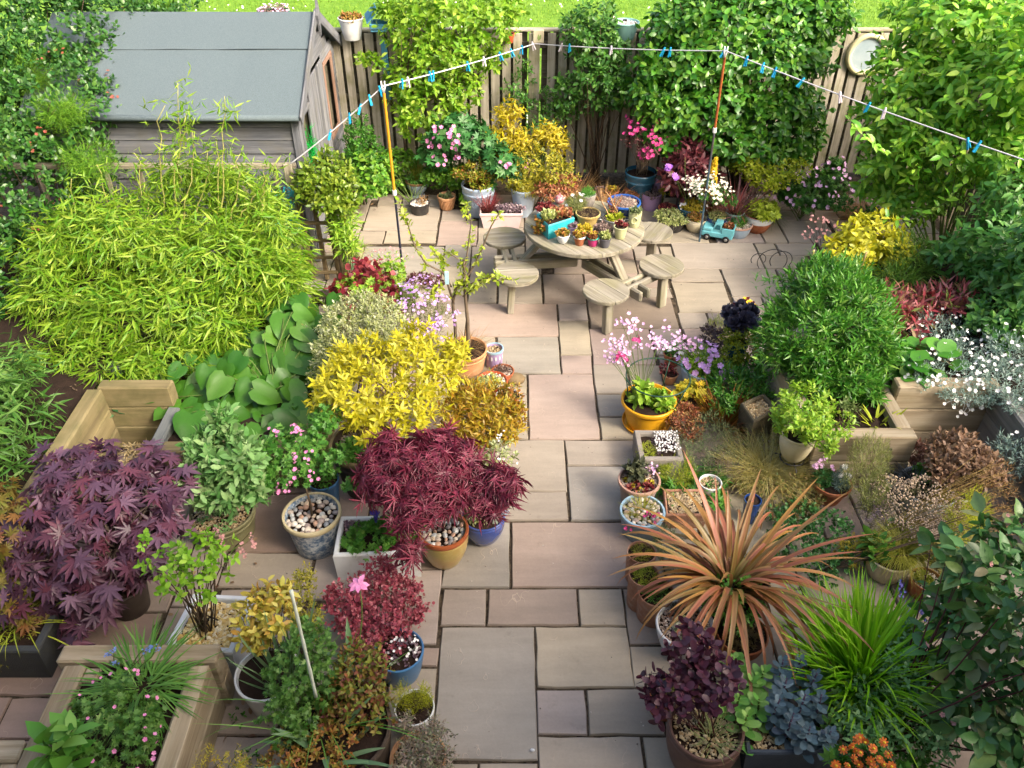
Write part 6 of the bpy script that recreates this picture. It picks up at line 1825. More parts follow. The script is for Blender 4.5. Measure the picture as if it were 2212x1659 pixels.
plant('fence_rambler', 'thin leafy stems rambling on the boards either side of the pale post', 'climber', [B(1120,210,10.25,40,60,.1), B(1180,240,10.2,40,50,.1), B(1140,150,10.3,25,30,.08), B(1230,240,10.2,40,40,.1), B(1180,285,10.1,60,35,.15)], OVAL, M_ROSE, 260,4,.05, base=P(1170,320,10.2) * np.array([1,1,0]), spread=(40,85), stems=22, stem_r=.005, stem_mat=GSTEM, gap=.5, fill=.7)
plant('cherry_shrub', 'big glossy dark green shrub covering the fence right of centre', 'shrub',
    [B(1600,60,9.9,200,75,.45), B(1500,140,9.7,120,80,.4), B(1660,140,9.6,130,80,.4), B(1420,200,9.7,75,60,.3), B(1540,240,9.5,130,70,.35), B(1680,250,9.5,105,80,.35), B(1600,310,9.4,110,50,.3), B(1760,40,9.9,80,60,.35), B(1480,45,10.0,80,45,.3), B(1640,-10,10.1,150,40,.4), B(1720,310,9.5,60,45,.25), B(1450,290,9.6,70,40,.25)],
    OVAL, M_LAUR, 2900,6,.092, base=(2.85,9.75,0), spread=(40,95), droop=.4, wid=1.1, stems=26, stem_r=.014, gap=.35, fill=.3, gfreq=1.2)
plant('climber', 'huge light green leafy climber filling the right back corner', 'climber',
    [B(2090,60,8.6,150,75,.5), B(1990,150,8.5,110,70,.4), B(2140,190,8.0,130,90,.5), B(1960,250,8.3,100,70,.4), B(2080,310,7.9,130,80,.45), B(1930,340,8.3,80,55,.35), B(2180,330,7.6,100,90,.45), B(1990,420,8.2,85,60,.35), B(2160,20,8.6,110,60,.4), B(2020,20,9.0,100,40,.35), B(2260,150,7.6,110,150,.5), B(1900,400,8.5,55,30,.2)],
    OVAL, M_CLIMB, 2700,5,.105, base=(4.7,8.0,0), spread=(40,95), droop=.35, wid=.85, stems=26, stem_r=.010, stem_mat=GSTEM, gap=.42, fill=.3, gfreq=1.2)
plant('climber', 'blue green leafy climber hanging over the right edge at mid height', 'climber',
    [B(2150,520,6.7,95,60,.4), B(2180,620,6.3,85,80,.4), B(2080,560,6.8,70,40,.3), B(2190,430,7.0,70,50,.35), B(2170,720,6.0,70,55,.3), B(2250,600,6.0,90,160,.4)],
    OVAL, M_CLIMB2,760,5,.10, base=(4.6,6.2,.5), spread=(40,95), droop=.35, wid=.8, stems=22, stem_mat=GSTEM, gap=.4, fill=.35)
# lax climbing shoots that wave in front of the leaves
for i, (pts_, lb) in enumerate(((((1880,470),(1960,480),(2040,440),(2080,400)), 'long loose shoot curling out above the patio corner'),(((1830,250),(1860,290),(1920,330)), 'loose shoot below the whitish peg'),(((1950,500),(2080,560),(2180,545)), 'loose shoot crossing the dark fence opening'),(((2050,690),(2130,770),(2190,750)), 'loose shoot over the white flowers at the right'))):
    t = thing('climber_shoot', lb, 'climber shoot', P(pts_[0][0], pts_[0][1],7.4 if i != 3 else 5.9)); o_ = np.array(t.location)
    pa = np.array([P(u, v, 7.4 if i != 3 else 5.9) for u, v in pts_]); ss = np.linspace(0, len(pa) - 1,14)
    path = np.stack([np.interp(ss, np.arange(len(pa)), pa[:, k]) for k in range(3)],-1)
    mb = MB(o_); mb.tube(path, .004,5); ob('stem', mb.mesh('stem', GSTEM), t)
    mb = MB(o_); pp = path[2:] + RNG.normal(0,.01, path[2:].shape); whorls(mb, OVAL, pp, np.tile([0,-.3,.6],(len(pp),1)),2,.11,(60,95),0,.2,.9); ob('leaves', mb.mesh('leaves', M_CLIMB), t, kind='stuff')
plant('golden_elder', 'bright golden ferny shrub in front of the pale fence post', 'shrub', [B(1100,240,9.7,32,25,.15), B(1090,285,9.6,38,25,.15), B(1125,300,9.55,45,22,.18), B(1185,285,9.6,40,22,.15), B(1080,320,9.5,25,12,.1), B(1210,305,9.6,20,14,.1)], OVAL, M_GOLD, 190,9,.075, base=P(1120,365,9.7) * np.array([1,1,0]), spread=(55,95), wid=.6, droop=.2, stems=14, stem_r=.006, stem_mat=surf_mat('brown_stem', '#8a5f34', .6,.8), step=.35, gap=.2)
plant('euonymus_bush', 'rounded yellow green variegated bush below the golden shrub', 'shrub', [B(1155,350,9.45,55,45,.28), B(1195,375,9.3,45,35,.25), B(1115,385,9.3,35,30,.2)], OVAL, M_EUONY, 640,5,.036, spread=(35,85), stems=10, gap=.25)
plant('bleeding_heart', 'blue green ferny plant with hanging pink hearts against the fence', 'flowering plant', [B(985,290,9.75,60,40,.3), B(1030,310,9.6,50,35,.25), B(945,330,9.7,40,35,.25), B(1080,350,9.4,45,40,.25)], LOBED, M_DICE, 330,4,.10, spread=(50,90), stems=16, stem_mat=GSTEM, gap=.25, flowers=((PETAL5, F_PINK, 70,.05, 'flowers', .04,6),))
plant('green_ground_cover', 'mound of fresh green mint leaves along the foot of the fence', 'ground plant', [B(800,370,9.4,50,45,.25), B(855,350,10.0,50,30,.2), B(855,395,9.95,35,22,.15), B(940,380,9.8,40,30,.18), B(985,385,9.7,40,30,.2), B(800,410,9.2,35,20,.15), B(1003,432,9.3,14,16,.1), B(770,350,9.6,30,40,.2)], OVAL, M_MINT, 720,5,.062, base=(-1.2,9.5,0), spread=(50,90), wid=1.25, stems=14, stem_mat=GSTEM, gap=.25)
plant('box_shrub', 'dark small leaved shrub growing up beside the shed corner', 'shrub', [B(772,290,9.6,32,40,.22), B(790,330,9.5,38,45,.25), B(765,345,9.4,25,40,.2)], OVAL, M_FERN, 420,6,.036, spread=(30,85), stems=8)
grass('sedge', 'tan bronze sedge arching beside the table at the back', 'ornamental grass', P(1310,398,9.2) * np.array([1,1,0]),420,.55,.006, M_BRGR, (45,88),(-60,20),.07)
grass('sedge', 'lighter tan sedge behind the euonymus bush near the fence', 'ornamental grass', P(1240,385,9.5) * np.array([1,1,0]),300,.55,.006, M_BRGR, (50,88),(-40,40),.07)
plant('stonecrop_patch', 'red brown low foliage behind the golden threadleaf pot', 'ground plant', [B(1195,410,9.15,45,22,.2), B(1215,395,9.2,35,20,.15)], OVAL, M_REDBR, 260,5,.04, spread=(40,90), stems=0)
plant('persicaria', 'tall dark maroon leaved plant behind the yellow flower spike', 'foliage plant', [B(1490,345,9.35,50,38,.25), B(1500,385,9.2,50,35,.22), B(1455,375,9.25,30,28,.18), B(1495,318,9.4,22,22,.12)], OVAL, M_PERS, 230,5,.11, spread=(35,85), droop=.35, wid=.8, stems=14, stem_mat=RSTEM, gap=.2)
plant('lime_shoot', 'small bright green leafy shoot left of the maroon plant', 'foliage plant', [B(1448,325,9.5,24,16,.12)], OVAL, M_LAUR, 26,6,.10, spread=(50,90), stems=6, stem_mat=GSTEM)
plant('spirea', 'airy lime yellow spirea in front of the big green shrub', 'shrub', [B(1640,350,9.3,75,28,.25), B(1690,368,9.2,55,28,.25), B(1600,340,9.4,40,18,.15), B(1660,390,9.1,50,20,.2)], OVAL, M_SPIR, 420,5,.05, spread=(40,90), stems=20, stem_r=.004, gap=.35)
plant('hardy_geranium', 'leafy geranium with many lilac pink flowers at the patio corner', 'flowering plant', [B(1740,420,9.2,60,28,.3), B(1785,400,9.35,40,30,.3), B(1700,405,9.3,40,25,.25), B(1800,370,9.6,25,25,.2)], LOBED, M_GERAN, 420,5,.052, spread=(45,90), stems=10, stem_mat=GSTEM, gap=.2, flowers=((PETAL5, F_LPINK, 90,.05, 'flowers', .03),))
grass('fescue', 'small dark blue green tuft between the lime pot and the geranium', 'ornamental grass', P(1672,420,9.2) * np.array([1,1,0]),260,.34,.004, leaf_mat('blue_fescue', ['#6a7c64', '#84947a', '#56684f'],.58,.6,.2),(30,85),(-60,10),.06)
grass('sedge', 'wispy brown sedge behind the yellow flower spike', 'ornamental grass', P(1560,420,9.2) * np.array([1,1,0]),260,.5,.005, M_BRGR, (50,88),(-40,40),.06)
# yellow flower spike
t = thing('ligularia', 'upright yellow flower spike beside the rusty prop', 'flowering plant', P(1535,440,9.1) * np.array([1,1,0]))
s = RNG.uniform(0,1,330); a_ = RNG.uniform(0,6.28,330); top, bot = P(1546,342,9.1), P(1532,420,9.1)
rr = .065 * (1 - s) + .012
flower_part(t, bot + (top - bot) * s[:, None] + np.stack([np.cos(a_) * rr, np.sin(a_) * rr, RNG.normal(0,.01,330)],-1), PETAL5, F_YEL, .032)
stalks(t, np.array(t.location),[top],.006, GSTEM)
# patio edge, right
grass('sedge', 'brown tufted sedge at the right edge of the paving', 'ornamental grass', G(1850,470),420,.42,.005, M_BRGR, (30,85),(-50,10),.08)
plant('green_mat', 'low green leaves at the patio corner under the climber', 'ground plant', [B(1815,440,8.9,28,14,.12), B(1890,470,8.6,40,18,.2)], OVAL, M_GERAN, 110,5,.05, stems=0)
plant('golden_shrub', 'golden yellow leaved shrub at the right edge of the paving', 'shrub', [B(1880,510,7.35,75,42,.32), B(1830,545,7.2,45,30,.22), B(1925,540,7.2,50,38,.25), B(1885,575,7.1,60,25,.22)], OVAL, leaf_mat('gold_shrub_leaf', ['#d8d024', '#e8e23c', '#c0c420', '#f0ec60', '#a8b828'],.7,.42,.35),330,6,.075, base=POT['blackp']['top'], spread=(45,90), wid=1.0, stems=14, gap=.25)
t = thing('thrift', 'wiry pink seed heads standing left of the golden shrub', 'flowering plant', G(1778,556)); pts = np.array([P(u, v, 8.0) for u, v in ((1760,478),(1775,470),(1742,490),(1790,476),(1755,500),(1770,495),(1748,515),(1785,500),(1800,492),(1735,505),(1765,515),(1795,515),(1780,485),(1752,470),(1806,505))])
flower_part(t, np.repeat(pts, 3,0) + RNG.normal(0,.018,(45,3)), PETAL5, F_DUSK, .032); stalks(t, np.array(t.location), pts, .003, RSTEM)
plant('dark_grass_bush', 'dark green feathery mound right of the golden shrub', 'shrub', [B(1965,560,7.0,50,50,.3), B(1930,600,6.7,40,25,.2)], LANCE, leaf_mat('feathery_dark', ['#4f8a30', '#6fa63c', '#3f7628', '#8cb84a'],.58,.5,.25),340,6,.10, spread=(20,60), wid=.35, stems=0)
grass('iris_clump', 'upright green strap leaves in the shade below the climber', 'foliage plant', G(2010,640),130,.55,.016, M_BULB, (55,88),(10,70),.12)
# ================================================================== right middle
plant('green_bush', 'large rounded bush of narrow bright green leaves in the oak planter', 'shrub',
    [B(1790,690,5.65,140,105,.42), B(1720,730,5.5,85,85,.32), B(1860,740,5.5,85,95,.32), B(1790,620,5.8,105,55,.35), B(1800,800,5.3,90,55,.28), B(1880,830,5.2,45,35,.18)],
    LANCE, M_HEDGE, 1600,9,.078, base=(2.62,5.5,.42), spread=(20,85), wid=1.25, step=.18, stems=30, stem_r=.006, gap=.3, fill=.25)
plant('snow_in_summer', 'silver foliage with small white flowers pouring over the high sleeper bed', 'flowering plant', [B(2060,800,5.35,95,38,.3), B(2150,820,5.2,60,35,.3), B(2040,720,5.9,75,35,.3), B(1990,810,5.25,30,25,.15), B(2110,850,5.1,70,22,.15), B(2180,760,5.5,50,40,.3), B(2200,870,4.9,40,25,.2), B(2190,990,4.5,40,50,.2)], LANCE, M_CERA, 1500,8,.036, base=(3.5,5.6,.55), spread=(15,85), wid=1.1, stems=0, step=.3, flowers=((PETAL5, F_WHITE, 200,.030, 'flowers', .035),))
t = thing('bergenia', 'glossy round leaved elephant ear plant in the high sleeper bed', 'foliage plant', P(1985,815,5.4)); n_ = 34
a_ = RNG.uniform(0,6.28, n_); rr = RNG.uniform(.02,.26, n_); c_ = P(1990,790,5.45)
p = c_ + np.stack([np.cos(a_) * rr, np.sin(a_) * rr * .8,.16 - rr * .5 + RNG.normal(0,.02, n_)],-1); d = np.stack([np.cos(a_), np.sin(a_), RNG.uniform(-.3,.5, n_)],-1)
leaf_objs(t, [tpl_mesh('leaf', ROUND, M_BERG) for _ in range(3)], p, d, np.tile([0,-.1,1.0],(n_, 1)) + RNG.normal(0,.25,(n_, 3)), RNG.uniform(.11,.18, n_))
stalks(t, np.array(t.location) - UP * .1, p[:16],.006, GSTEM)
plant('pieris', 'red and pink new growth shrub above the silver foliage', 'shrub', [B(2060,640,6.3,45,28,.25), B(2000,655,6.2,55,28,.25), B(1930,650,6.2,35,32,.2), B(1960,690,6.0,50,30,.2)], LANCE, M_PIER, 150,8,.105, base=P(2000,740,6.1), spread=(35,90), wid=1.5, stems=14, stem_mat=RSTEM, gap=.2)
plant('pieris', 'single red whorled shoot above the elephant ear leaves', 'shrub', [B(1982,745,5.7,18,12,.08)], LANCE, M_PIER, 7,9,.12, base=P(1985,790,5.6), spread=(45,85), wid=1.5, stems=4, stem_mat=RSTEM)
plant('shade_shrub', 'dark shrub leaves in shadow right of the silver foliage', 'shrub', [B(2150,690,5.9,60,50,.3), B(1940,800,5.4,25,40,.12)], OVAL, M_CLIMB2,160,5,.075, base=(4.0,5.8,.5), spread=(40,90), stems=6)
t = thing('mouse_ear', 'white flowered sprigs hanging down the face of the high sleeper bed', 'flowering plant', P(2080,870,5.05)); pts = np.array([P(u, v, 5.04) for u, v in ((2060,880),(2075,890),(2092,875),(2085,895),(2100,885),(2065,865),(2120,880),(2068,900),(2040,872))])
flower_part(t, pts, PETAL5, F_WHITE, .036); stalks(t, np.array(t.location) + UP * .05, pts, .0022, leaf_mat('silver_stalk', ['#93b5a6'],.6,.6,0))
plant('lime_oregano', 'fresh lime leaves spilling out of the round cream pot', 'foliage plant', [B(1735,880,4.75,60,38,.25), B(1790,905,4.7,45,30,.2), B(1690,905,4.75,28,25,.15), B(1760,930,4.6,45,20,.15), B(1790,965,4.45,14,25,.06), B(1725,905,4.55,35,20,.12)], OVAL, M_LIMEV, 330,6,.042, base=POT['urn']['top'], spread=(35,90), stems=14, stem_r=.003, stem_mat=GSTEM)
for (u, v, lb) in ((1845,895, 'pale rooting sage sprig in the open soil of the oak planter'),(1825,885, 'taller greyish sage sprig beside the green bush in the oak planter')):
    plant('sage_sprig', lb, 'herb', [B(u, v - 5,4.95,14,22,.06)], OVAL, leaf_mat('sage_leaf', ['#7fa068', '#98b482', '#6a8c56'],.6,.6,.2),16,6,.04, base=P(u, v + 28,4.9), stems=5, stem_r=.003)
grass('lily_shoots', 'yellow green broad shoots in the open soil of the oak planter', 'foliage plant', (2.86,4.88,.42),26,.17,.022, M_LIMEST, (35,80),(-10,50),.09)
potted('yel', 'lettuce_seedlings', 'fresh green broad leaves growing low in the yellow pot', OVAL, M_LIMEV, 60,5,.085,[pot_lobe('yel', -.3,-.1,.35,.5,.35), pot_lobe('yel', .45,-.25,.35,.3,.25)], spread=(40,85), stems=10, stem_mat=GSTEM)
t = thing('wallflower', 'lilac pink flower clusters on tall thin stems over the yellow pot', 'flowering plant', POT['yel']['top']); Yp = POT['yel']['Y']
hd = [(1343,697),(1366,688),(1359,705),(1331,745),(1340,735),(1350,750),(1335,760),(1312,770),(1325,775),(1355,765),(1380,745),(1318,735),(1410,730),(1425,738),(1420,745),(1435,745),(1345,780),(1372,705)]
pts = np.array([P(u, v, Yp + .05) for u, v in hd]); cl_ = np.repeat(pts, 11,0) + RNG.normal(0,.026,(len(pts) * 11,3))
flower_part(t, cl_, PETAL5, F_LPINK, .026); stalks(t, np.array(t.location) + np.array([-.06,0,0]), pts, .0028, GSTEM, bend=.1)
flower_part(t, np.array([P(u, v, Yp) + RNG.normal(0,.012,3) for u, v in ((1338,768),(1335,772),(1350,771),(1377,735)) for _ in range(6)]), PETAL5, F_MAG, .03, 'magenta_flowers')
potted('tflow', 'pinks', 'grey green tuft with pale flowers in the angular terracotta pot', LANCE, M_HERB, 70,6,.04,[pot_lobe('tflow', 0,0,1.0,.7,.5)], stems=0, flowers=((PETAL5, F_WHITE, 14,.035, 'flowers'),))
potted('tsm', 'sorrel_seedlings', 'thin red stemmed seedlings in the small terracotta pot', OVAL, M_RED, 40,4,.03,[pot_lobe('tsm', -.2,0,1.3,1.0,.8)], stems=20, stem_mat=RSTEM, stem_r=.002, fill=.8)
potted('pbowl', 'campanula', 'pink stars over mixed green foliage in the pale blue bowl', LANCE, M_LIMEV, 260,6,.05,[pot_lobe('pbowl', -.2,.1,.8,.5,.25), pot_lobe('pbowl', .3,-.2,.6,.4,.2)], stems=0, flowers=((PETAL5, F_LILAC, 40,.055, 'flowers', .06),))
t = thing('verbena', 'lilac pink flower heads leaning over the pale blue bowl', 'flowering plant', POT['pbowl']['top']); Yp = POT['pbowl']['Y']
pts = np.array([P(u, v, Yp) for u, v in ((1475,728),(1490,735),(1478,745),(1508,740),(1462,735),(1496,750),(1440,708),(1462,722),(1450,745),(1500,765),(1510,772),(1522,780))])
flower_part(t, np.repeat(pts, 9,0) + RNG.normal(0,.022,(len(pts) * 9,3)), PETAL5, F_LPINK, .024); stalks(t, np.array(t.location), pts, .0028, GSTEM)
plant('purple_sage', 'dusky purple low foliage behind the pale blue bowl', 'foliage plant', [B(1555,748,6.35,35,28,.2), B(1535,725,6.5,20,18,.12), B(1560,775,6.2,30,18,.15)], OVAL, leaf_mat('dusky_purple', ['#6a5660', '#7c6a6c', '#584650', '#8a7a70'],.58,.5,.15),260,5,.034, stems=6, stem_mat=RSTEM)
plant('thyme_mound', 'olive green thread leaved mound left of the blackish rosettes', 'foliage plant', [B(1548,712,6.7,25,22,.15)], LANCE, M_LAVD, 170,6,.045, spread=(10,50), wid=.5, stems=0)
plant('box_bush', 'small lime tipped bush in front of the slate blue pot', 'shrub', [B(1610,745,6.05,38,28,.2), B(1585,730,6.15,25,20,.15), B(1580,770,5.95,25,16,.15)], OVAL, leaf_mat('lime_tip_leaf', ['#6f8c24', '#a4b82c', '#54781f', '#c0cc3c'],.62,.45,.28),320,6,.03, stems=8)
t = plant('black_aeonium', 'blackish purple fleshy rosettes beside the big green bush', 'succulent', [B(1600,690,6.3,32,26,.16)], ROUND, M_AEON, 26,14,.075, base=POT['aeop']['top'], spread=(15,80), step=.02, stems=8, gap=.05, upb=.6)
potted('oran', 'coral_bells', 'dark red leaves with yellow tips in the orange pot', OVAL, M_RED, 60,6,.05, stems=0, flowers=((PETAL5, F_YEL, 14,.04, 'flowers'),))
plant('bellflower_foliage', 'dense fresh green narrow leaves around the wooden gravel tub', 'foliage plant', [B(1575,835,5.6,50,32,.22), B(1640,830,5.6,45,28,.2), B(1545,810,5.8,30,22,.15), B(1600,800,5.85,60,20,.18), B(1560,870,5.4,28,16,.12)], LANCE, M_HEDGE, 420,7,.055, base=G(1580,880), spread=(25,85), wid=1.5, stems=8, stem_mat=GSTEM)
potted('obowl', 'coral_bells', 'bright yellow lobed leaves in the orange brown bowl', LOBED, M_HEUC, 44,4,.075,[pot_lobe('obowl', -.15,.05,.7,.35,.2)], spread=(50,90), stems=8, stem_mat=GSTEM, flowers=((PETAL8, F_YEL, 8,.06, 'flowers'),))
plant('stonecrop_patch', 'orange red stonecrop carpet behind the stone trough', 'ground plant', [B(1475,900,5.25,35,20,.15), B(1490,925,5.1,30,22,.15), B(1452,900,5.25,15,14,.1)], OVAL, M_REDBR, 330,5,.026, stems=0)
plant('alpine_carpet', 'grey green dry alpine carpet right of the stone trough', 'ground plant', [B(1530,945,5.0,55,25,.3), B(1495,965,4.9,40,22,.25), B(1560,985,4.8,45,20,.25)], LANCE, M_GREYM, 520,6,.034, wid=.9, stems=0)
grass('libertia', 'orange bronze spiky grass between the orange bowl and the gravel tub', 'ornamental grass', G(1562,922),150,.42,.013, M_SPIKY, (35,85),(15,70),.05, seg=4)
grass('feather_grass', 'pale straw feather grass behind the bronze strap leaves', 'ornamental grass', G(1655,1045),900,.50,.0026, M_STIP, (45,88),(-40,30),.06, seg=6)
grass('feather_grass', 'second straw feather grass clump nearer the iron stand', 'ornamental grass', G(1610,1035),420,.42,.0026, M_STIP, (50,88),(-30,40),.05, seg=6)
plant('heather', 'dusty pink heather between the stone trough and the feather grass', 'heather', [B(1545,1000,4.75,40,22,.18), B(1575,1010,4.65,28,18,.12)], LANCE, M_HEATH, 260,8,.03, spread=(10,40), wid=.6, step=.5, stems=8)
plant('moss_mound', 'lime green mossy saxifrage mound below the stone trough', 'ground plant', [B(1462,1025,4.65,45,26,.2)], LANCE, M_MOSS, 420,7,.04, base=G(1462,1060), spread=(15,60), wid=.6, stems=0)
plant('geranium_leaves', 'deeply cut green leaves among the bronze straps behind the pebble pot', 'foliage plant', [B(1530,1035,4.6,50,16,.15), B(1445,1065,4.45,28,14,.12), B(1540,1075,4.4,30,16,.12)], palm([-100,-50,0,50,100],[.7,.9,1,.9,.7],.15,.35), leaf_mat('cut_leaf', ['#4f9a3c', '#68ae4c', '#3f862f'],.6,.45,.28),60,4,.09, base=G(1500,1090), spread=(55,90), stems=12, stem_mat=GSTEM)
q = POT['trough']
t = plant('white_stonecrop', 'white flowered stonecrop on the right half of the stone trough', 'succulent', [(q['top'] + np.array([.05,.02,.0]), np.array([.13,.11,.05]))], LANCE, M_MAUV, 260,6,.016, base=q['top'], stems=0, zmin=-9)
flower_part(t, q['top'] + np.stack([RNG.uniform(-.03,.16,170), RNG.uniform(-.10,.13,170), RNG.uniform(.035,.06,170)],-1), BEAD, F_WHITE, .0135)
plant('lime_stonecrop', 'lime stonecrop in the left corner of the stone trough', 'succulent', [(q['top'] + np.array([-.10,-.05,.0]), np.array([.08,.10,.04]))], LANCE, M_LIMEST, 200,6,.02, base=q['top'] + np.array([-.1,-.05,0]), stems=0, zmin=-9)
q = POT['pkgrey']
plant('dark_rosette', 'dark grey green leafy rosette in the pot with pinkish rim', 'foliage plant', [(q['top'] + np.array([-.02,.04,.07]), np.array([.08,.07,.09]))], OVAL, leaf_mat('slate_leaf', ['#5a6454', '#6c7662', '#4a5444'],.56,.45,.15),34,6,.06, base=q['top'], stems=6)
t = thing('houseleek_mix', 'red and yellow stonecrops filling the pot with pinkish rim', 'succulent', q['top'])
xy = in_disc(46, q['ri'] * .9); xy = xy[xy[:, 1] < .04]
h_ = len(xy) // 2
rosettes(t, q['top'] + np.c_[xy[:h_], np.full(h_, .01)],.03, M_RED); rosettes(t, q['top'] + np.c_[xy[h_:], np.full(len(xy) - h_, .01)],.024, M_YELST, name='yellow_rosettes')
flower_part(t, q['top'] + np.array([.09,.06,.07]) + RNG.normal(0,.025,(24,3)), PETAL5, F_LPINK, .02)
q = POT['ltblue']
grass('thrift', 'thrift tuft with wiry stems and magenta flowers among pebbles', 'flowering plant', q['top'],170,.14,.003, M_CAREX, (20,80),(-10,50),.06)
t = thing('thrift_flowers', 'magenta flowers trailing over the rim of the pale blue pebble pot', 'flowering plant', q['top'])
pts = np.array([P(u, v, q['Y'] - .12) for u, v in ((1415,1130),(1402,1138),(1370,1135),(1380,1140),(1354,1140),(1398,1108),(1420,1112),(1408,1118))]); flower_part(t, np.repeat(pts, 4,0) + RNG.normal(0,.012,(32,3)), PETAL5, F_MAG, .022); stalks(t, q['top'], pts, .002, GSTEM)
for k_, lb, mm in (('chim1', 'bright green moss cushion in the front chimney pot', M_HERB),('chim2', 'green mossy growth in the middle chimney pot', M_MOSS),('chim3', 'reddish green tuft in the chimney pot below the pebble pot', M_CAREX)):
    potted(k_, 'moss_cushion', lb, LANCE, mm, 150,6,.026,[pot_lobe(k_, 0,0,.75,.35,.05)], stems=0, zmin=-9, cat='moss')
# ---- the bronze flax: every strap an object
t = thing('bronze_flax', 'large New Zealand flax with arching bronze pink strap leaves in the big dark pot', 'flax plant', POT['phorm']['top'])
def flax_mat():
    m, n, l = new_mat('bronze_flax_leaf')
    uv = n.new('ShaderNodeUVMap'); sx = n.new('ShaderNodeSeparateXYZ'); l.new(uv.outputs[0], sx.inputs[0])
    r = _ramp(n, [lin('#9a9a38', .66), lin('#d8866a', .7), lin('#b8664a', .66), lin('#e09a74', .72), lin('#8f8234', .64)],[0,.22,.5,.8,1]); l.new(sx.outputs[0], r.inputs[0])
    oi = n.new('ShaderNodeObjectInfo'); r2 = _ramp(n, [lin('#6f8a30', .56), lin('#cc7a60', .58), lin('#d0a83c', .58), lin('#b0583f', .56), lin('#7f9038', .56), lin('#c07050', .56), lin('#8f8a30', .56)]); l.new(oi.outputs['Random'], r2.inputs[0])
    c = _mix(n, l, .62, r.outputs[0], r2.outputs[0])
    tc = n.new('ShaderNodeTexCoord'); nz = _noise(n, l, tc.outputs['UV'],1.0,5,.7,(22,1.6,1)); mr = n.new('ShaderNodeMapRange'); mr.inputs[3].default_value = .72; mr.inputs[4].default_value = 1.28; l.new(nz.outputs['Fac'], mr.inputs[0])
    c = _mix(n, l, 1.0, c, mr.outputs[0], 'MULTIPLY')
    # greener towards the base
    r3 = _ramp(n, [(1,1,1,1),(0,0,0,1)],[.02,.32]); l.new(sx.outputs[1], r3.inputs[0])
    mm = n.new('ShaderNodeMath'); mm.operation = 'MULTIPLY'; mm.inputs[1].default_value = .6; l.new(r3.outputs[0], mm.inputs[0])
    c = _mix(n, l, mm.outputs[0], c, lin('#62703a', .6))
    p = n.new('ShaderNodeBsdfPrincipled'); p.inputs['Roughness'].default_value = .42; p.inputs['Specular IOR Level'].default_value = .5; l.new(c, p.inputs['Base Color'])
    tr_ = n.new('ShaderNodeBsdfTranslucent'); l.new(c, tr_.inputs[0]); mx = n.new('ShaderNodeMixShader'); mx.inputs[0].default_value = .22; l.new(p.outputs[0], mx.inputs[1]); l.new(tr_.outputs[0], mx.inputs[2])
    o = n.new('ShaderNodeOutputMaterial'); l.new(mx.outputs[0], o.inputs[0])
    return m
FLAX = flax_mat()
for i in range(135):
    f = math.sqrt(random.random()); az = random.uniform(0,6.283)
    e0 = rad(90 - 36 * f + random.gauss(0,7)); e1 = rad(random.choice([random.uniform(-95,-50), random.uniform(-85,-25), random.uniform(-40,30)]))
    mb = MB(); mb.blades(np.array([[math.cos(az) * .10 * f, math.sin(az) * .10 * f, -.03]]), az + random.gauss(0,.3), e0, e1, random.uniform(.5,1.08) * (.75 + .25 * f), random.uniform(.026,.042),11,.2,1.0)
    ob('leaf', mb.mesh('flax_leaf', FLAX, uv=True), t)
potted('phorm', 'weeds', 'small clover leaves and green shoots on the soil below the bronze flax', OVAL, M_HERB, 110,4,.045,[pot_lobe('phorm', 0,-.5,.8,.22,.08)], stems=0)
potted('white1', 'thyme_tuft', 'small dark tuft at the back of the white gravel pot', LANCE, leaf_mat('dark_tuft', ['#54605a', '#6c766c'],.5,.6,.1),60,6,.03,[pot_lobe('white1', -.1,.55,.3,.25,.1)], stems=0)
t = thing('houseleek', 'white cobweb houseleeks and green rosettes on pink gravel', 'succulent', POT['white1']['top']); q = POT['white1']; rosettes(t, q['top'] + np.c_[in_disc(11, q['ri'] * .4) + np.array([-.03,-.02]), np.full(11,.012)],.034, leaf_mat('cobweb', ['#dfe6da', '#c0d0b4', '#eef0ea'],.7,.6,.1)); rosettes(t, q['top'] + np.c_[in_disc(8, q['ri'] * .6) + np.array([.03,-.06]), np.full(8,.01)],.028, M_LIMEST, name='green_rosettes')
potted('tdish', 'coral_bells', 'small brown olive leaves carpeting the shallow terracotta dish', LOBED, leaf_mat('brown_olive', ['#7a6a44', '#8f8050', '#5f5436'],.56,.5,.18),110,4,.034,[pot_lobe('tdish', 0,0,.8,.25,.02)], stems=0, zmin=-9)
plant('smoke_bush', 'dark purple leaved smoke bush in front of the white gravel pot', 'shrub', [B(1480,1440,2.6,62,32,.2), B(1545,1430,2.65,50,30,.18), B(1500,1390,2.7,45,25,.15), B(1450,1480,2.5,40,25,.15), B(1560,1470,2.5,45,28,.16), B(1500,1510,2.42,60,22,.16), B(1420,1500,2.45,30,25,.12), B(1475,1370,2.75,30,18,.1), B(1400,1485,2.5,20,18,.08)], ROUND, M_COTI, 150,5,.05, base=POT['brown']['top'], spread=(40,90), wid=.85, stems=18, stem_mat=RSTEM, stem_r=.004, gap=.25, fill=.5)
potted('tsq', 'stonecrop', 'mossy olive stonecrop in the small terracotta pot behind the smoke bush', LANCE, leaf_mat('olive_moss', ['#8a8838', '#a09a44', '#6f7030'],.6,.6,.15),200,6,.026, stems=0, zmin=-9)
q = POT['brown']; grass('dwarf_grass', 'fan of thin grey green blades in the smooth brown pot', 'ornamental grass', q['top'] + np.array([.02,-.06,0]),70,.17,.0045, leaf_mat('grey_blade', ['#8fa878', '#a8bc90', '#748c60'],.6,.5,.2),(25,85),(10,60),.05)
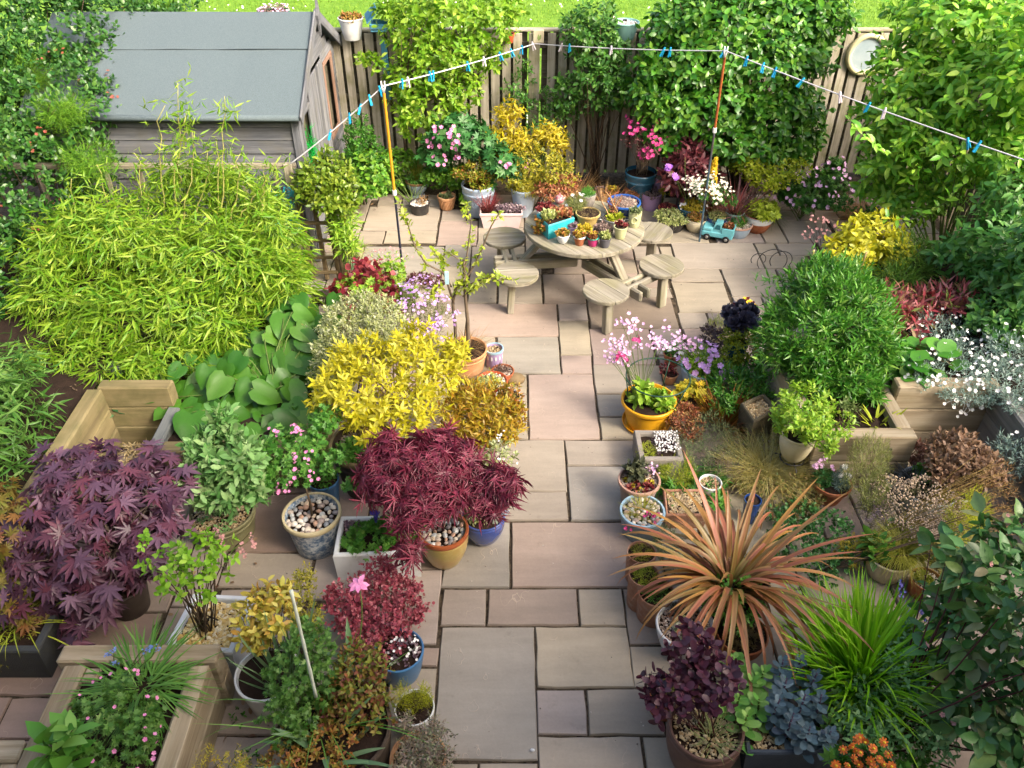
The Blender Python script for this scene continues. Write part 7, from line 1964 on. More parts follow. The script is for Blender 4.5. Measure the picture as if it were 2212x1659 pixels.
# ---- fleshy sedums in the long trough
def leafy_stems(name, label, cat, stems_, mesh_list, stem_mat, lsize, lev, per, base_z=None):
    t = thing(name, label, cat, stems_[0][0])
    P_, D_, N_, S_ = [],[],[],[]
    for (a, b) in stems_:
        a, b = np.array(a), np.array(b); ax = unit(b - a); e1 = unit(np.cross(ax, [.3,.9,.1])); e2 = np.cross(ax, e1)
        for i in range(lev):
            f = (i + .6) / lev
            for j in range(per):
                ph = i * 1.2 + j * 2 * math.pi / per + random.gauss(0,.15); inc = rad(88 - 58 * f ** 2 + random.gauss(0,6))
                pr = e1 * math.cos(ph) + e2 * math.sin(ph)
                P_.append(a + (b - a) * f); D_.append(ax * math.cos(inc) + pr * math.sin(inc)); N_.append(ax * math.sin(inc) - pr * math.cos(inc)); S_.append(lsize * (1.12 - .6 * f) * random.uniform(.85,1.15))
    leaf_objs(t, mesh_list, np.array(P_), np.array(D_), np.array(N_), np.array(S_))
    ms = MB(np.array(t.location))
    for a, b in stems_: ms.tube(np.array([a, (np.array(a) + np.array(b)) / 2 + RNG.normal(0,.008,3), b]),[.008,.007,.004],6)
    ob('stems', ms.mesh('stems', stem_mat), t)
    return t
zt = POT['navy']['z']
FLESHY = T([(0,0,0),(-.16,.2,.03),(-.27,.55,.04),(-.2,.85,.02),(0,1,-.02),(.2,.85,.02),(.27,.55,.04),(.16,.2,.03),(0,.5,-.03)],[(8, i, i + 1) for i in range(7)] + [(8,7,0)])
def st_(u, v, Y, h, lean=(0,0)):
    p = P(u, v, Y); b = np.array([p[0] - lean[0], Y - lean[1], zt]); return (b, p)
leafy_stems('sedum', 'fresh green fleshy leaved sedum at the left end of the long trough', 'sedum', [st_(1600,1500,2.55,0), st_(1570,1490,2.65,0), st_(1625,1470,2.7,0), st_(1600,1450,2.8,0), st_(1640,1510,2.55,0), st_(1565,1540,2.5,0), st_(1615,1545,2.42,0), st_(1590,1430,2.85,0), st_(1650,1450,2.75,0)],[tpl_mesh('leaf', FLESHY, M_SEDG) for _ in range(3)], GSTEM, .108,6,3)
leafy_stems('sedum', 'blue grey fleshy leaved sedum in the middle of the long trough', 'sedum', [st_(1692,1425,2.75,0), st_(1730,1425,2.75,0), st_(1765,1455,2.65,0), st_(1700,1465,2.6,0), st_(1740,1500,2.5,0), st_(1775,1500,2.52,0), st_(1715,1540,2.42,0), st_(1750,1570,2.36,0), st_(1685,1510,2.5,0), st_(1795,1580,2.36,0)],[tpl_mesh('leaf', FLESHY, M_SEDB) for _ in range(3)], surf_mat('purple_stem', '#6a5470', .6,.6),.085,8,3)
leafy_stems('sedum', 'mid green looser sedum shoots right of the blue grey sedum', 'sedum', [st_(1810,1490,2.6,0), st_(1830,1530,2.5,0), st_(1800,1540,2.45,0), st_(1860,1510,2.6,0), st_(1760,1410,2.85,0), st_(1790,1440,2.75,0)],[tpl_mesh('leaf', FLESHY, leaf_mat('mid_sedum_leaf', ['#5a9a4a', '#74ac60', '#4a883c'],.58,.5,.2, True)) for _ in range(3)], GSTEM, .06,7,3)
# ---- green grass fountain
q = POT['hako']
grass('grass_fountain', 'fountain of fresh bright green grass blades in the purple grey pot', 'ornamental grass', q['top'] + np.array([-.03,.05,0]),640,.56,.018, M_HAKO, (38,89),(5,72),.14, seg=6, fold=.12)
plant('catmint', 'catmint with blue violet flower spikes beside the green grass fountain', 'flowering plant', [B(1950,1450,2.75,55,40,.25), B(1900,1540,2.5,70,30,.22), B(1985,1520,2.55,60,45,.25), B(1960,1380,2.95,35,35,.15), B(1850,1570,2.42,45,25,.15), B(2020,1580,2.4,50,40,.2)], OVAL, M_NEPE, 480,6,.036, base=(1.75,2.85,0), spread=(40,90), stems=26, stem_r=.003, stem_mat=GSTEM, gap=.35, fill=.6)
t = thing('catmint_spikes', 'blue violet catmint spikes around the green grass fountain', 'flowering plant', (1.75,2.85,.1))
sp_ = []
for (a, b, Y) in (((1960,1300),(1968,1350),3.2),((1945,1255),(1950,1290),3.4),((1900,1350),(1912,1385),3.15),((1918,1370),(1930,1400),3.1),((1845,1500),(1880,1530),2.75),((1890,1450),(1925,1480),2.85),((1915,1440),(1935,1470),2.85),((1960,1340),(1985,1370),3.1),((1990,1310),(2000,1345),3.2),((1840,1490),(1850,1510),2.75),((2050,1320),(2060,1340),3.2),((1935,1400),(1945,1425),3.0),((1985,1465),(1995,1490),2.85)):
    p0, p1 = P(a[0], a[1], Y), P(b[0], b[1], Y); s = RNG.uniform(0,1,26)[:, None]; sp_.append(p0 + (p1 - p0) * s + RNG.normal(0,.009,(26,3)))
flower_part(t, np.concatenate(sp_), PETAL5, F_BLUE, .017); stalks(t, np.array(t.location),[x[0] for x in sp_],.003, GSTEM)
plant('strawberry_leaves', 'dark low leaves in the gap behind the orange flowers', 'ground plant', [B(1890,1590,2.5,60,25,.2), B(1960,1600,2.4,40,25,.2)], OVAL, M_GERAN, 150,5,.04, base=(1.5,2.4,0), stems=0)
t = thing('geum', 'orange avens flowers at the bottom edge', 'flowering plant', G(1890,1700)); Yg = 2.05
pts = np.array([P(u, v, Yg + RNG.normal(0,.05)) for u, v in ((1852,1598),(1858,1594),(1908,1603),(1885,1617),(1919,1630),(1822,1620),(1846,1620),(1857,1626),(1838,1610),(1880,1643),(1908,1650),(1857,1650),(1805,1652),(1830,1655),(1900,1640),(1870,1600),(1890,1660),(1845,1640),(1925,1655))])
fa = unit(np.tile([0,-.5,.8],(len(pts),1)) + RNG.normal(0,.35, pts.shape)); mf = MB(np.array(t.location)); ref = unit(np.cross(fa, RNG.normal(0,1, fa.shape)))
for k in range(3): mf.scatter(PETAL8, pts + fa * .004 * k, unit(np.cross(fa, RNG.normal(0,1, fa.shape))), fa, RNG.uniform(.032,.05, len(pts)) * (1 - .2 * k))
ob('flowers', mf.mesh('flowers', F_ORG, False), t, kind='stuff'); flower_part(t, pts + fa * .012, BEAD, F_YEL, .012, 'centres', fa); stalks(t, np.array(t.location), pts, .003, RSTEM)
plant('geum_leaves', 'mid green leaves under the orange avens flowers', 'foliage plant', [B(1880,1690,2.05,80,30,.2)], LOBED, M_GERAN, 70,4,.06, base=G(1890,1720), stems=0)
# ---- dark leaved bush, right foreground
lobes = [B(2120,1230,3.05,95,70,.3), B(2150,1380,2.75,120,90,.35), B(2060,1430,2.7,75,70,.25), B(2130,1530,2.45,110,80,.3), B(2170,1160,3.2,60,40,.2), B(2050,1320,2.95,60,50,.2), B(2190,1640,2.2,80,70,.25), B(2230,1400,2.5,90,180,.35)]
t = thing('dogwood', 'large dark green veined leaved bush in the right foreground', 'shrub', (2.15,2.5,0))
p, nr = tip_points(lobes, 62,.15,.3,.1,.05); ax = unit(nr * .7 + UP * .35)
n_ = len(p); PP, DD, NN, SS = [],[],[],[]
ref = np.where(np.abs(ax[:, 2:3]) < .9, np.array([[0,0,1.0]]), np.array([[1.0,0,0]])); e1 = unit(np.cross(ax, ref)); e2 = np.cross(ax, e1)
for j in range(5):
    ph = RNG.uniform(0,.5, n_) + j * 1.6; inc = np.radians(38 + 11 * j) + RNG.normal(0,.15, n_); pr = e1 * np.cos(ph)[:, None] + e2 * np.sin(ph)[:, None]
    PP.append(p - ax * .03 * j); DD.append(ax * np.cos(inc)[:, None] + pr * np.sin(inc)[:, None] - UP * .25); NN.append(ax * np.sin(inc)[:, None] - pr * np.cos(inc)[:, None]); SS.append(RNG.uniform(.10,.165, n_))
PP, DD, NN, SS = np.concatenate(PP)[:300], np.concatenate(DD)[:300], np.concatenate(NN)[:300], np.concatenate(SS)[:300]
BROAD = T([(0,0,0),(-.2,.22,.04),(-.25,.5,.03),(-.15,.78,-.03),(0,1,-.14),(.15,.78,-.03),(.25,.5,.03),(.2,.22,.04),(0,.25,-.02),(0,.55,-.04),(0,.8,-.08)],
          [(0,8,1),(1,8,9),(1,9,2),(2,9,10),(2,10,3),(3,10,4),(0,7,8),(7,9,8),(7,6,9),(6,10,9),(6,5,10),(5,4,10)])
leaf_objs(t, [tpl_mesh('leaf', BROAD, M_CORN) for _ in range(4)], PP, DD, NN, SS)
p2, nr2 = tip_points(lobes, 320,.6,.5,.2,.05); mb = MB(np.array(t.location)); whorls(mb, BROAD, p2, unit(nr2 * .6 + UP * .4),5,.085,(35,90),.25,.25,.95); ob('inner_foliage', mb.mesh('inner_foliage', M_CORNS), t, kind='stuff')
ms = MB(np.array(t.location)); stem_tubes(ms, np.array(t.location), p[RNG.choice(n_, min(26, n_), False)],.007, bend=.2); ob('stems', ms.mesh('stems', RSTEM), t)
flower_part(t, p[RNG.choice(n_, 14, False)] + UP * .03 + RNG.normal(0,.01,(14,3)), PETAL5, F_DUSK, .03, 'buds')
# ---- right edge small things
q = POT['cream']
plant('primula_leaves', 'broad green leaves at the left side of the cream glazed pot', 'foliage plant', [pot_lobe('cream', -.6,.1,.45,.4,.3)], OVAL, M_GERAN, 26,5,.10, base=q['top'], wid=.9, stems=4)
grass('fine_sedge', 'fine olive sedge mop in the cream glazed pot', 'ornamental grass', q['top'] + np.array([.06,0,0]),900,.30,.0026, M_CAREX, (45,88),(-70,10),.05, seg=6)
plant('golden_conifer', 'feathery golden yellow conifer at the right edge', 'conifer', [B(2110,1090,3.85,28,30,.15), B(2080,1140,3.75,35,35,.18), B(2100,1120,3.75,30,40,.15), B(2060,1170,3.7,22,18,.1)], LANCE, M_GCON, 420,9,.032, base=(2.1,3.75,0), spread=(12,60), wid=.5, step=.5, stems=8)
plant('lime_barberry', 'lime yellow stonecrop between the bronze flax and the cream pot', 'foliage plant', [B(1840,1190,3.85,30,22,.14)], LANCE, M_YELST, 220,6,.026, base=G(1840,1215), stems=0)
plant('clover_mound', 'dark green rounded small leaves right of the bronze flax', 'ground plant', [B(1790,1160,3.98,55,40,.25), B(1740,1120,4.15,40,25,.2), B(1720,1180,3.88,55,32,.22), B(1770,1220,3.72,45,25,.2), B(1690,1130,4.12,35,22,.16)], ROUND, leaf_mat('dark_clover', ['#3f7f46', '#549458', '#326a3a'],.56,.45,.25),520,5,.022, base=G(1780,1215), stems=0)
plant('seedhead_mound', 'wide mound of dry beige seed heads below the metal basin', 'ground plant', [B(1990,1105,4.05,80,38,.28), B(1930,1080,4.2,40,30,.2), B(2020,1130,3.95,50,28,.2)], LANCE, leaf_mat('dull_green_fine', ['#7a7c50', '#8f8c60', '#64683e'],.56,.6,.2),520,6,.028, base=(2.0,4.05,0), wid=.5, stems=0, flowers=((BEAD, F_BEIGE, 1500,.014, 'seed_heads', .03),))
plant('lavender_bush', 'grey green spiky lavender in front of the oak planter', 'shrub', [B(1880,985,4.45,42,40,.2), B(1870,1040,4.3,45,40,.22), B(1890,1070,4.2,35,28,.18), B(1905,965,4.5,15,22,.08)], LANCE, M_LAVD, 560,8,.045, base=G(1880,1105), spread=(5,45), wid=.4, upb=.7, step=.4, stems=22, stem_r=.0025)
plant('brown_bush', 'brown leaved bush in the dark purple pot', 'shrub', [B(2070,985,4.45,60,38,.25), B(2110,1005,4.35,45,35,.2), B(2040,1010,4.35,40,28,.16)], OVAL, M_BROWN, 420,6,.048, base=POT['purp']['top'], spread=(25,85), stems=14)
plant('bark_patch', 'reddish brown ground foliage in the corner of the high sleeper bed', 'ground plant', [B(1985,985,4.75,30,22,.15)], OVAL, leaf_mat('russet', ['#8a5a48', '#a07460', '#6f4638'],.58,.6,.15),160,5,.035, base=G(1985,1005), stems=0)
q = POT['basin']
plant('parsley', 'fresh green crinkled herb in the back of the metal basin', 'herb', [(q['top'] + np.array([.08,.10,.04]), np.array([.16,.10,.08]))], ROUND, M_HERB, 170,5,.03, base=q['top'], stems=0)
grass('black_mondo', 'blackish strap grass in the left of the metal basin', 'ornamental grass', q['top'] + np.array([-.10,.0,0]),120,.2,.008, leaf_mat('black_grass', ['#3a3f42', '#525a5c', '#2b2f33', '#6c7476'],.5,.4,.08),(15,80),(-40,20),.07)
plant('thyme_mound', 'olive brown thyme at the front of the metal basin', 'herb', [(q['top'] + np.array([.10,-.10,.02]), np.array([.12,.08,.06]))], LANCE, M_CAREX, 170,6,.026, base=q['top'] + np.array([.1,-.1,0]), stems=0)
q = POT['dian']
plant('dianthus', 'blue grey dianthus with three white flowers in the flared terracotta pot', 'flowering plant', [pot_lobe('dian', .25,-.1,.5,.5,.3)], LANCE, leaf_mat('blue_grey_needle', ['#7fa098', '#98b4ac', '#6a8a82'],.6,.55,.15),170,7,.04, base=q['top'], wid=.6, spread=(10,60), stems=0)
plant('saxifrage', 'soft green leaf mound at the left of the flared terracotta pot', 'foliage plant', [pot_lobe('dian', -.4,.1,.5,.4,.2)], OVAL, M_DICE, 90,5,.035, base=q['top'] + np.array([-.06,0,0]), stems=0)
t = thing('dianthus_flowers', 'white and pale pink flowers above the flared terracotta pot', 'flowering plant', q['top'])
pts = np.array([P(u, v, q['Y']) for u, v in ((1824,1010),(1815,1026),(1831,1029))]); flower_part(t, np.repeat(pts, 5,0) + RNG.normal(0,.008,(15,3)), PETAL8, F_WHITE, .04)
pt2 = np.array([P(u, v, q['Y'] + .04) for u, v in ((1762,1008),(1772,1008),(1783,991),(1798,1010),(1773,996),(1764,1004))]); flower_part(t, np.repeat(pt2,3,0) + RNG.normal(0,.008,(18,3)), PETAL5, F_LPINK, .028, 'pale_flowers'); stalks(t, q['top'], np.concatenate([pts, pt2]),.0022, GSTEM)
plant('veronica', 'dull mauve flower wisps left of the seed head mound', 'flowering plant', [B(1890,1110,4.1,28,30,.15)], LANCE, leaf_mat('mauve_wisp', ['#a08aa0', '#8c7888', '#b49ab0'],.58,.6,.1),150,6,.022, base=G(1890,1150), stems=10, stem_mat=RSTEM, stem_r=.002)
plant('ivy_trail', 'small yellow green ivy leaves under the golden conifer', 'ground plant', [B(2055,1215,3.6,45,30,.2), B(2020,1200,3.7,28,20,.12)], LOBED, leaf_mat('yellow_ivy', ['#b8a84c', '#9a9a44', '#d0c070', '#8a7a40'],.6,.5,.2),130,4,.034, base=G(2050,1235), stems=10, stem_mat=RSTEM, stem_r=.002)
plant('twiggy_bush', 'tangle of tan twiggy stems at the right edge behind the conifer', 'shrub', [B(2150,1040,4.1,45,55,.22), B(2160,1120,3.85,40,40,.2)], LANCE, M_BRGR, 240,4,.04, base=(2.55,4.0,0), spread=(20,70), wid=.5, stems=50, stem_r=.003, stem_mat=surf_mat('tan_twig', '#b09450', .62,.8), fill=.7)
t = thing('houseleek', 'lime moss cushion in the shallow terracotta dish beside the cream pot', 'succulent', POT['tdish2']['top']); rosettes(t, POT['tdish2']['top'] + np.c_[in_disc(40, POT['tdish2']['ri'] * .6) + np.array([-.02,.01]), np.full(40,.01)],.02, M_MOSS)
plant('heath_carpet','low russet and green carpet filling the ground behind the bronze flax','ground plant',[B(1600,1010,4.75,60,24,.25), B(1680,1080,4.4,60,26,.25), B(1740,1060,4.45,45,24,.2), B(1640,960,5.0,60,22,.25)], OVAL, leaf_mat('russet_green', ['#7f8a44', '#9a7a4a', '#5f7f3a', '#a88458'],.58,.6,.2),620,5,.034, base=G(1660,1090), stems=0)
plant('stonecrop_edge', 'low grey purple thyme around the stones behind the chimney pots', 'ground plant', [B(1440,1170,4.0,35,25,.15), B(1450,1215,3.85,30,25,.15)], LANCE, M_GREYM, 260,6,.026, base=G(1450,1240), stems=0)
# ================================================================== left side plants
plant('orange_tree', 'glossy green bushy shrub with a few amber leaves above the trellis gate', 'shrub', [B(700,370,7.75,55,35,.25), B(675,400,7.65,40,40,.22), B(735,400,7.65,40,38,.22), B(705,430,7.55,45,30,.2), B(745,440,7.55,30,25,.16)], OVAL, leaf_mat('citrus_leaf', ['#6f9a2c', '#8cb43c', '#557f24', '#a8c450', '#8fb040', '#5f8c2a'],.58,.38,.28, spec=.5),420,6,.062, base=(-1.86,7.85,0), spread=(35,90), stems=16, stem_r=.008, trunk=(-1.87,7.83,.75), gap=.25)
plant('lime_bamboo_shoots', 'upright lime green leafy stems between the trellis gate and the sage green pot', 'foliage plant', [B(735,490,7.6,28,35,.15), B(748,525,7.5,25,25,.12), B(755,470,7.7,25,25,.12)], LANCE, M_LIMEV, 150,6,.10, base=(-1.72,7.65,0), spread=(30,85), droop=.2, stems=18, stem_mat=GSTEM)
q = POT['greenp']; grass('sedge', 'pale straw striped grass drooping from the sage green pot', 'ornamental grass', q['top'],150,.30,.008, leaf_mat('striped_grass', ['#c8cc84', '#a4b858', '#dcdcA4', '#8ca844'],.64,.5,.3),(35,85),(-60,10),.05)
# ---- big heart leaved plant, each leaf separate
t = thing('heart_leaf_plant', 'plant with very large fresh green heart shaped leaves in front of the bamboo', 'foliage plant', (-1.95,5.3,.4))
HM = [tpl_mesh('leaf', HEART, M_BIG, .025) for _ in range(5)]
BL = [(355,820,1),(385,850,1),(355,880,1.1),(410,915,1.35),(372,810,.8),(425,840,1.2),(440,870,1.1),(470,835,1.1),(485,880,1.0),(520,830,1.3),(505,790,1.0),(555,800,1.2),(590,790,1.25),(610,830,1.1),(575,850,1.2),(545,880,1.1),(600,880,1.2),(635,760,1.1),(625,790,1.3),(660,720,1.0),(640,700,1.1),(610,700,1.2),(600,730,1.0),(660,680,1.0),(670,740,1.1),(655,790,1.2),(580,760,1.1),(545,770,1.0),(460,795,.9),(330,855,.9),(400,885,1.0),(450,910,1.2),(520,910,1.2),(570,910,1.2),(620,915,1.2),(610,950,1.1),(640,850,1.1),(560,740,.8),(620,680,.9),(595,690,.8),(650,660,.9),(480,810,1.0),(530,850,1.1),(440,820,.9),(345,835,.8),(675,770,1.0),(665,700,.9),(590,930,1.1),(535,940,1.1),(420,800,.7),(400,790,.6),(500,940,1.1),(640,890,1.1)]
P_, D_, N_, S_ = [],[],[],[]
cx_, cy_ = 520,760
for (u, v, s) in BL:
    f = (v - 650) / 300
    Y = 6.15 - 1.35 * f + RNG.normal(0,.06)
    p = P(u, v, Y); p[2] = max(p[2],.28)
    dirx = (u - cx_) / 160; d = np.array([dirx + RNG.normal(0,.35),-.75 + RNG.normal(0,.3),-.35 + RNG.normal(0,.15)]); d /= np.linalg.norm(d)
    P_.append(p - d * .12); D_.append(d); N_.append(np.array([RNG.normal(0,.25),-.25 + RNG.normal(0,.2),1.0])); S_.append(.215 * s)
    for k in range(2):
        P_.append(p - d * .12 + np.array([RNG.normal(0,.16),.12 + .1 * k, -.06 - .05 * k])); D_.append(d + RNG.normal(0,.3,3)); N_.append(np.array([RNG.normal(0,.3),-.2,1.0])); S_.append(.2 * s)
leaf_objs(t, HM, np.array(P_), np.array(D_), np.array(N_), np.array(S_))
stalks(t, (-1.95,5.3,.4),[p_ for p_ in P_[:70]],.007, GSTEM, bend=.3)
plant('fine_undergrowth', 'shaded green undergrowth below the large heart leaves', 'ground plant', [B(560,900,5.15,90,20,.2), B(640,900,5.1,40,30,.2)], OVAL, M_FERN, 110,5,.06, base=(-1.8,5.0,.1), stems=0)
plant('buddleja', 'silver green leaved shrub in the low mossy pot', 'shrub', [B(478,905,4.25,24,28,.12), B(470,975,4.12,55,38,.22), B(520,990,4.05,50,45,.22), B(440,1010,4.05,45,40,.2), B(490,1050,3.95,70,35,.22), B(555,1050,3.95,25,25,.12), B(435,960,4.15,30,25,.14)], OVAL, M_BUDD, 250,8,.078, base=POT['mossy']['top'], spread=(25,90), step=.28, wid=.95, stems=22, stem_r=.004, stem_mat=GSTEM, gap=.2)
plant('currant_bush', 'arching small leaved currant bush with pink bell flowers over the patterned pot', 'shrub', [B(610,970,4.28,55,35,.22), B(655,965,4.3,50,30,.2), B(640,1010,4.15,60,35,.2), B(700,910,4.5,35,30,.16), B(720,1000,4.1,28,22,.1), B(590,1020,4.1,35,22,.14), B(755,1045,4.0,22,10,.06)], LOBED, M_RIBES, 430,4,.04, base=POT['willow']['top'], spread=(40,90), stems=22, stem_r=.0045, gap=.3, fill=.55, trunk=POT['willow']['top'] + np.array([-.02,.05,.25]), flowers=((PETAL5, F_PINK, 60,.026, 'flowers', .02,5),))
plant('yellow_shrub', 'brilliant yellow leaved shrub above the very large brown pot', 'shrub', [B(840,830,4.85,120,60,.38), B(760,850,4.75,85,60,.3), B(930,800,4.95,75,60,.3), B(880,740,5.15,55,35,.22), B(985,760,5.05,28,35,.14), B(720,830,4.85,50,35,.2), B(820,900,4.6,90,32,.25), B(790,770,5.05,60,40,.22), B(900,890,4.6,60,28,.18), B(740,760,5.1,25,20,.1)],
      LANCE, M_CHOI, 560,9,.066, base=POT['bigbr']['top'], spread=(35,88), wid=1.9, step=.14, stems=40, stem_r=.005, stem_mat=surf_mat('yellow_twig', '#a88a44', .62,.8), gap=.3, fill=.45)
potted('bigbr', 'weeds', 'small green leaves on the stones in the very large brown pot', OVAL, M_HERB, 60,5,.05,[pot_lobe('bigbr', -.35,-.4,.4,.3,.15)], stems=4)
plant('euonymus_bush', 'dense cream edged variegated bush behind the yellow shrub', 'shrub', [B(765,700,5.75,75,50,.35), B(820,690,5.7,50,45,.28), B(740,760,5.5,60,50,.3), B(830,730,5.5,50,40,.25), B(720,810,5.3,45,40,.22)], OVAL, M_EUON, 2100,6,.03, base=(-1.05,5.65,0), spread=(20,80), wid=.85, stems=14, gap=.3, fill=.18, step=.3)
plant('amber_shrub', 'low spreading amber and yellow shrub at the path edge', 'shrub', [B(1050,880,4.85,65,42,.28), B(1085,910,4.7,45,35,.22), B(1010,860,4.95,45,35,.22), B(1040,930,4.6,60,28,.2), B(990,900,4.75,45,30,.2), B(1110,890,4.8,22,22,.12)], LANCE, M_CHOIO, 520,9,.056, base=(-.25,4.85,0), spread=(35,90), wid=1.6, stems=18, gap=.2)
# forked young apple tree
q = POT['apple']; b0 = q['top']; Yt = q['Y']
t = thing('young_apple_tree', 'young forked apple tree with sparse yellow green leaves and a name tag', 'tree', b0)
br_ = []
def limb(pts, r0, r1, off=0.0):
    pa = np.array([P(u, v, Yt + o) for (u, v, o) in pts]); ss = np.linspace(0, len(pa) - 1,4 * len(pa)); pth = np.stack([np.interp(ss, np.arange(len(pa)), pa[:, k]) for k in range(3)],-1); br_.append((pth, np.linspace(r0, r1, len(pth))))
limb([(1012,752,0),(1010,690,0),(1005,640,.02),(1002,560,.05)],.02,.012)
limb([(985,748,.05),(983,700,.04),(978,655,.04),(985,620,.05),(1015,590,.05),(1040,540,.08),(1060,490,.1),(1078,460,.12)],.017,.005)
limb([(980,655,.04),(960,590,0),(920,570,-.05),(895,530,-.05),(880,480,-.05),(862,435,-.05)],.011,.003)
limb([(975,620,.02),(955,570,.05),(935,540,.05)],.007,.003)
limb([(1002,600,.05),(1010,540,.1),(1018,480,.1),(1005,440,.1)],.009,.003)
limb([(1000,620,.02),(1050,600,-.05),(1110,605,-.08)],.007,.003)
limb([(1000,640,.0),(1020,625,-.1),(1070,590,-.12)],.006,.003)
limb([(990,560,.05),(968,545,.1),(942,560,.1)],.006,.002)
limb([(970,610,0),(945,620,-.05),(930,640,-.06)],.006,.002)
mb = MB(b0)
for pth, rr in br_: mb.tube(pth, rr, 7)
ob('trunk', mb.mesh('trunk', surf_mat('apple_bark', '#7a6a56', .66,.85, '#5f5242', 14)), t)
mb = MB(b0)
mb.tube(np.array([b0 + np.array([.03,0,0]), P(1005,640, Yt + .02), P(1003,600, Yt + .03)]),.011,6); ob('stake', mb.mesh('stake', surf_mat('grey_stake', '#8d8270', .62,.85, '#6f6656', 10)), t)
pp, aa = [],[]
for i, (pth, rr) in enumerate(br_):
    lo = .35 if i else .8
    n_ = int(10 * np.linalg.norm(np.diff(pth, axis=0), axis=1).sum() ** .6) + 3
    for s in RNG.uniform(lo, 1, n_):
        k = int(s * (len(pth) - 1)); pp.append(pth[k] + RNG.normal(0,.018,3)); aa.append(unit(RNG.normal(0,1,3) + UP * .8))
    pp.append(pth[-1]); aa.append(unit(pth[-1] - pth[-3] + UP * .02))
mb = MB(b0); whorls(mb, OVAL, np.array(pp), np.array(aa),5,.056,(30,90),.1,.15,1.0); ob('leaves', mb.mesh('leaves', M_APPLEY), t, kind='stuff')
tg = P(965,600, Yt - .05); mb = MB(b0); mb.bbox(tg, (.035,.006,.13),.003); ob('name_tag', mb.mesh('name_tag', surf_mat('tag_blue', '#bfe0e4', .8,.4, '#7fc0cc', 20), False), t)
plant('purple_phlox', 'lilac flower spikes on grey foliage left of the apple tree', 'flowering plant', [B(905,650,6.2,45,35,.2), B(890,690,6.0,50,25,.2), B(945,680,6.0,35,30,.18), B(925,720,5.85,35,18,.14)], LANCE, leaf_mat('grey_phlox_leaf', ['#7a8a5c', '#8f9a70', '#66784c', '#a89880'],.6,.5,.2),420,6,.035, base=(-.75,6.1,0), stems=22, stem_r=.0025, gap=.35, fill=.6, flowers=((PETAL5, F_LILAC, 300,.026, 'flowers', .04,6),))
plant('crimson_seedlings', 'crimson and lime leaved young shrub behind the cream edged bush', 'shrub', [B(760,625,6.55,45,30,.2), B(800,610,6.6,45,32,.2), B(835,650,6.35,40,28,.18), B(790,580,6.8,35,18,.14)], ROUND, M_VINR, 220,5,.062, base=(-1.15,6.5,0), spread=(45,90), stems=20, stem_r=.003, stem_mat=RSTEM, fill=.6, gap=.2)
plant('lime_geranium', 'lime green lobed leaves mixed into the crimson shrub', 'foliage plant', [B(835,595,6.75,40,25,.18), B(780,620,6.5,50,25,.18), B(880,640,6.4,25,25,.14)], LOBED, M_LIMEV, 170,5,.046, base=(-1.0,6.7,0), spread=(45,90), stems=10, stem_mat=GSTEM)
plant('dark_stonecrop', 'dark red brown stonecrop with pale flower heads near the rear prop foot', 'ground plant', [B(905,605,6.85,30,12,.12), B(940,610,6.8,18,10,.1)], OVAL, leaf_mat('dark_red_brown', ['#6a3a38', '#7f4c44', '#55302e'],.58,.5,.15),120,5,.035, base=G(905,615), stems=0)
plant('tiarella', 'thin dusty pink seed stems beside the navy prop foot', 'flowering plant', [B(835,560,7.2,45,14,.14)], OVAL, M_LIMEV, 30,4,.03, base=G(835,590), stems=26, stem_r=.0022, stem_mat=RSTEM, fill=.6, flowers=((PETAL5, F_DUSK, 60,.022, 'flowers'),))
grass('sedge', 'pale dry grass hanging between the yellow shrub and the apple pot', 'ornamental grass', (-.55,5.5,.05),220,.42,.004, M_STIP, (40,85),(-30,30),.08)
q = POT['apple']; grass('sedge', 'brown wispy grass around the base of the apple tree', 'ornamental grass', q['top'],120,.26,.004, M_BRGR, (20,80),(-30,20),.13)
potted('tbowl', 'stonecrop', 'pale grey stonecrop over the chippings of the wide orange bowl', OVAL, M_PALEST, 80,5,.028,[pot_lobe('tbowl', -.2,-.2,.7,.3,.05)], stems=0)
potted('tgr', 'dried_leaves', 'dark dry leaves on the pink chippings of the small pot below the lilac pot', LANCE, leaf_mat('dry_dark', ['#6a5248', '#8a6c5c', '#544038'],.56,.6,.1),26,4,.05,[pot_lobe('tgr', -.2,.2,.6,.35,.1)], stems=4)
plant('red_stonecrop', 'trailing red tipped stems over the white pot at the path edge', 'succulent', [B(1105,850,4.95,25,14,.1), B(1120,885,4.8,14,12,.07)], OVAL, M_MIXST, 60,5,.03, base=POT['wpot']['top'], stems=8, stem_r=.002, stem_mat=RSTEM)
# ---- red laceleaf maple
lobes = [B(900,1000,3.95,95,45,.3), B(850,1030,3.85,70,50,.26), B(960,1010,3.95,80,48,.28), B(1030,1040,3.9,55,35,.2), B(1085,1040,3.85,38,32,.16), B(830,975,4.0,40,28,.16), B(900,1080,3.7,85,30,.22), B(960,970,4.1,60,28,.2), B(1060,1085,3.75,35,20,.12), B(880,1180,3.5,28,16,.1), B(800,1010,3.95,25,22,.1)]
plant('japanese_maple', 'red laceleaf Japanese maple arching from the tan pebble pot', 'japanese maple', lobes, LACE, M_LACE, 300,5,.105, base=POT['tan']['top'], spread=(45,100), droop=.75, stems=26, stem_r=.005, stem_mat=RSTEM, trunk=POT['tan']['top'] + np.array([-.03,.05,.22]), gap=.15, fill=.3, flat=.25)
potted('royal', 'variegated_shrub', 'small cream and green variegated shrub in the royal blue pot', OVAL, M_EUON, 120,6,.032,[pot_lobe('royal', -.2,0,.7,.7,.4)], stems=12, flowers=((PETAL5, F_LPINK, 16,.02, 'flowers'),))
lb_ = thing('plant_label', 'two printed plastic plant labels in the royal blue pot', 'plant label', POT['royal']['top'])
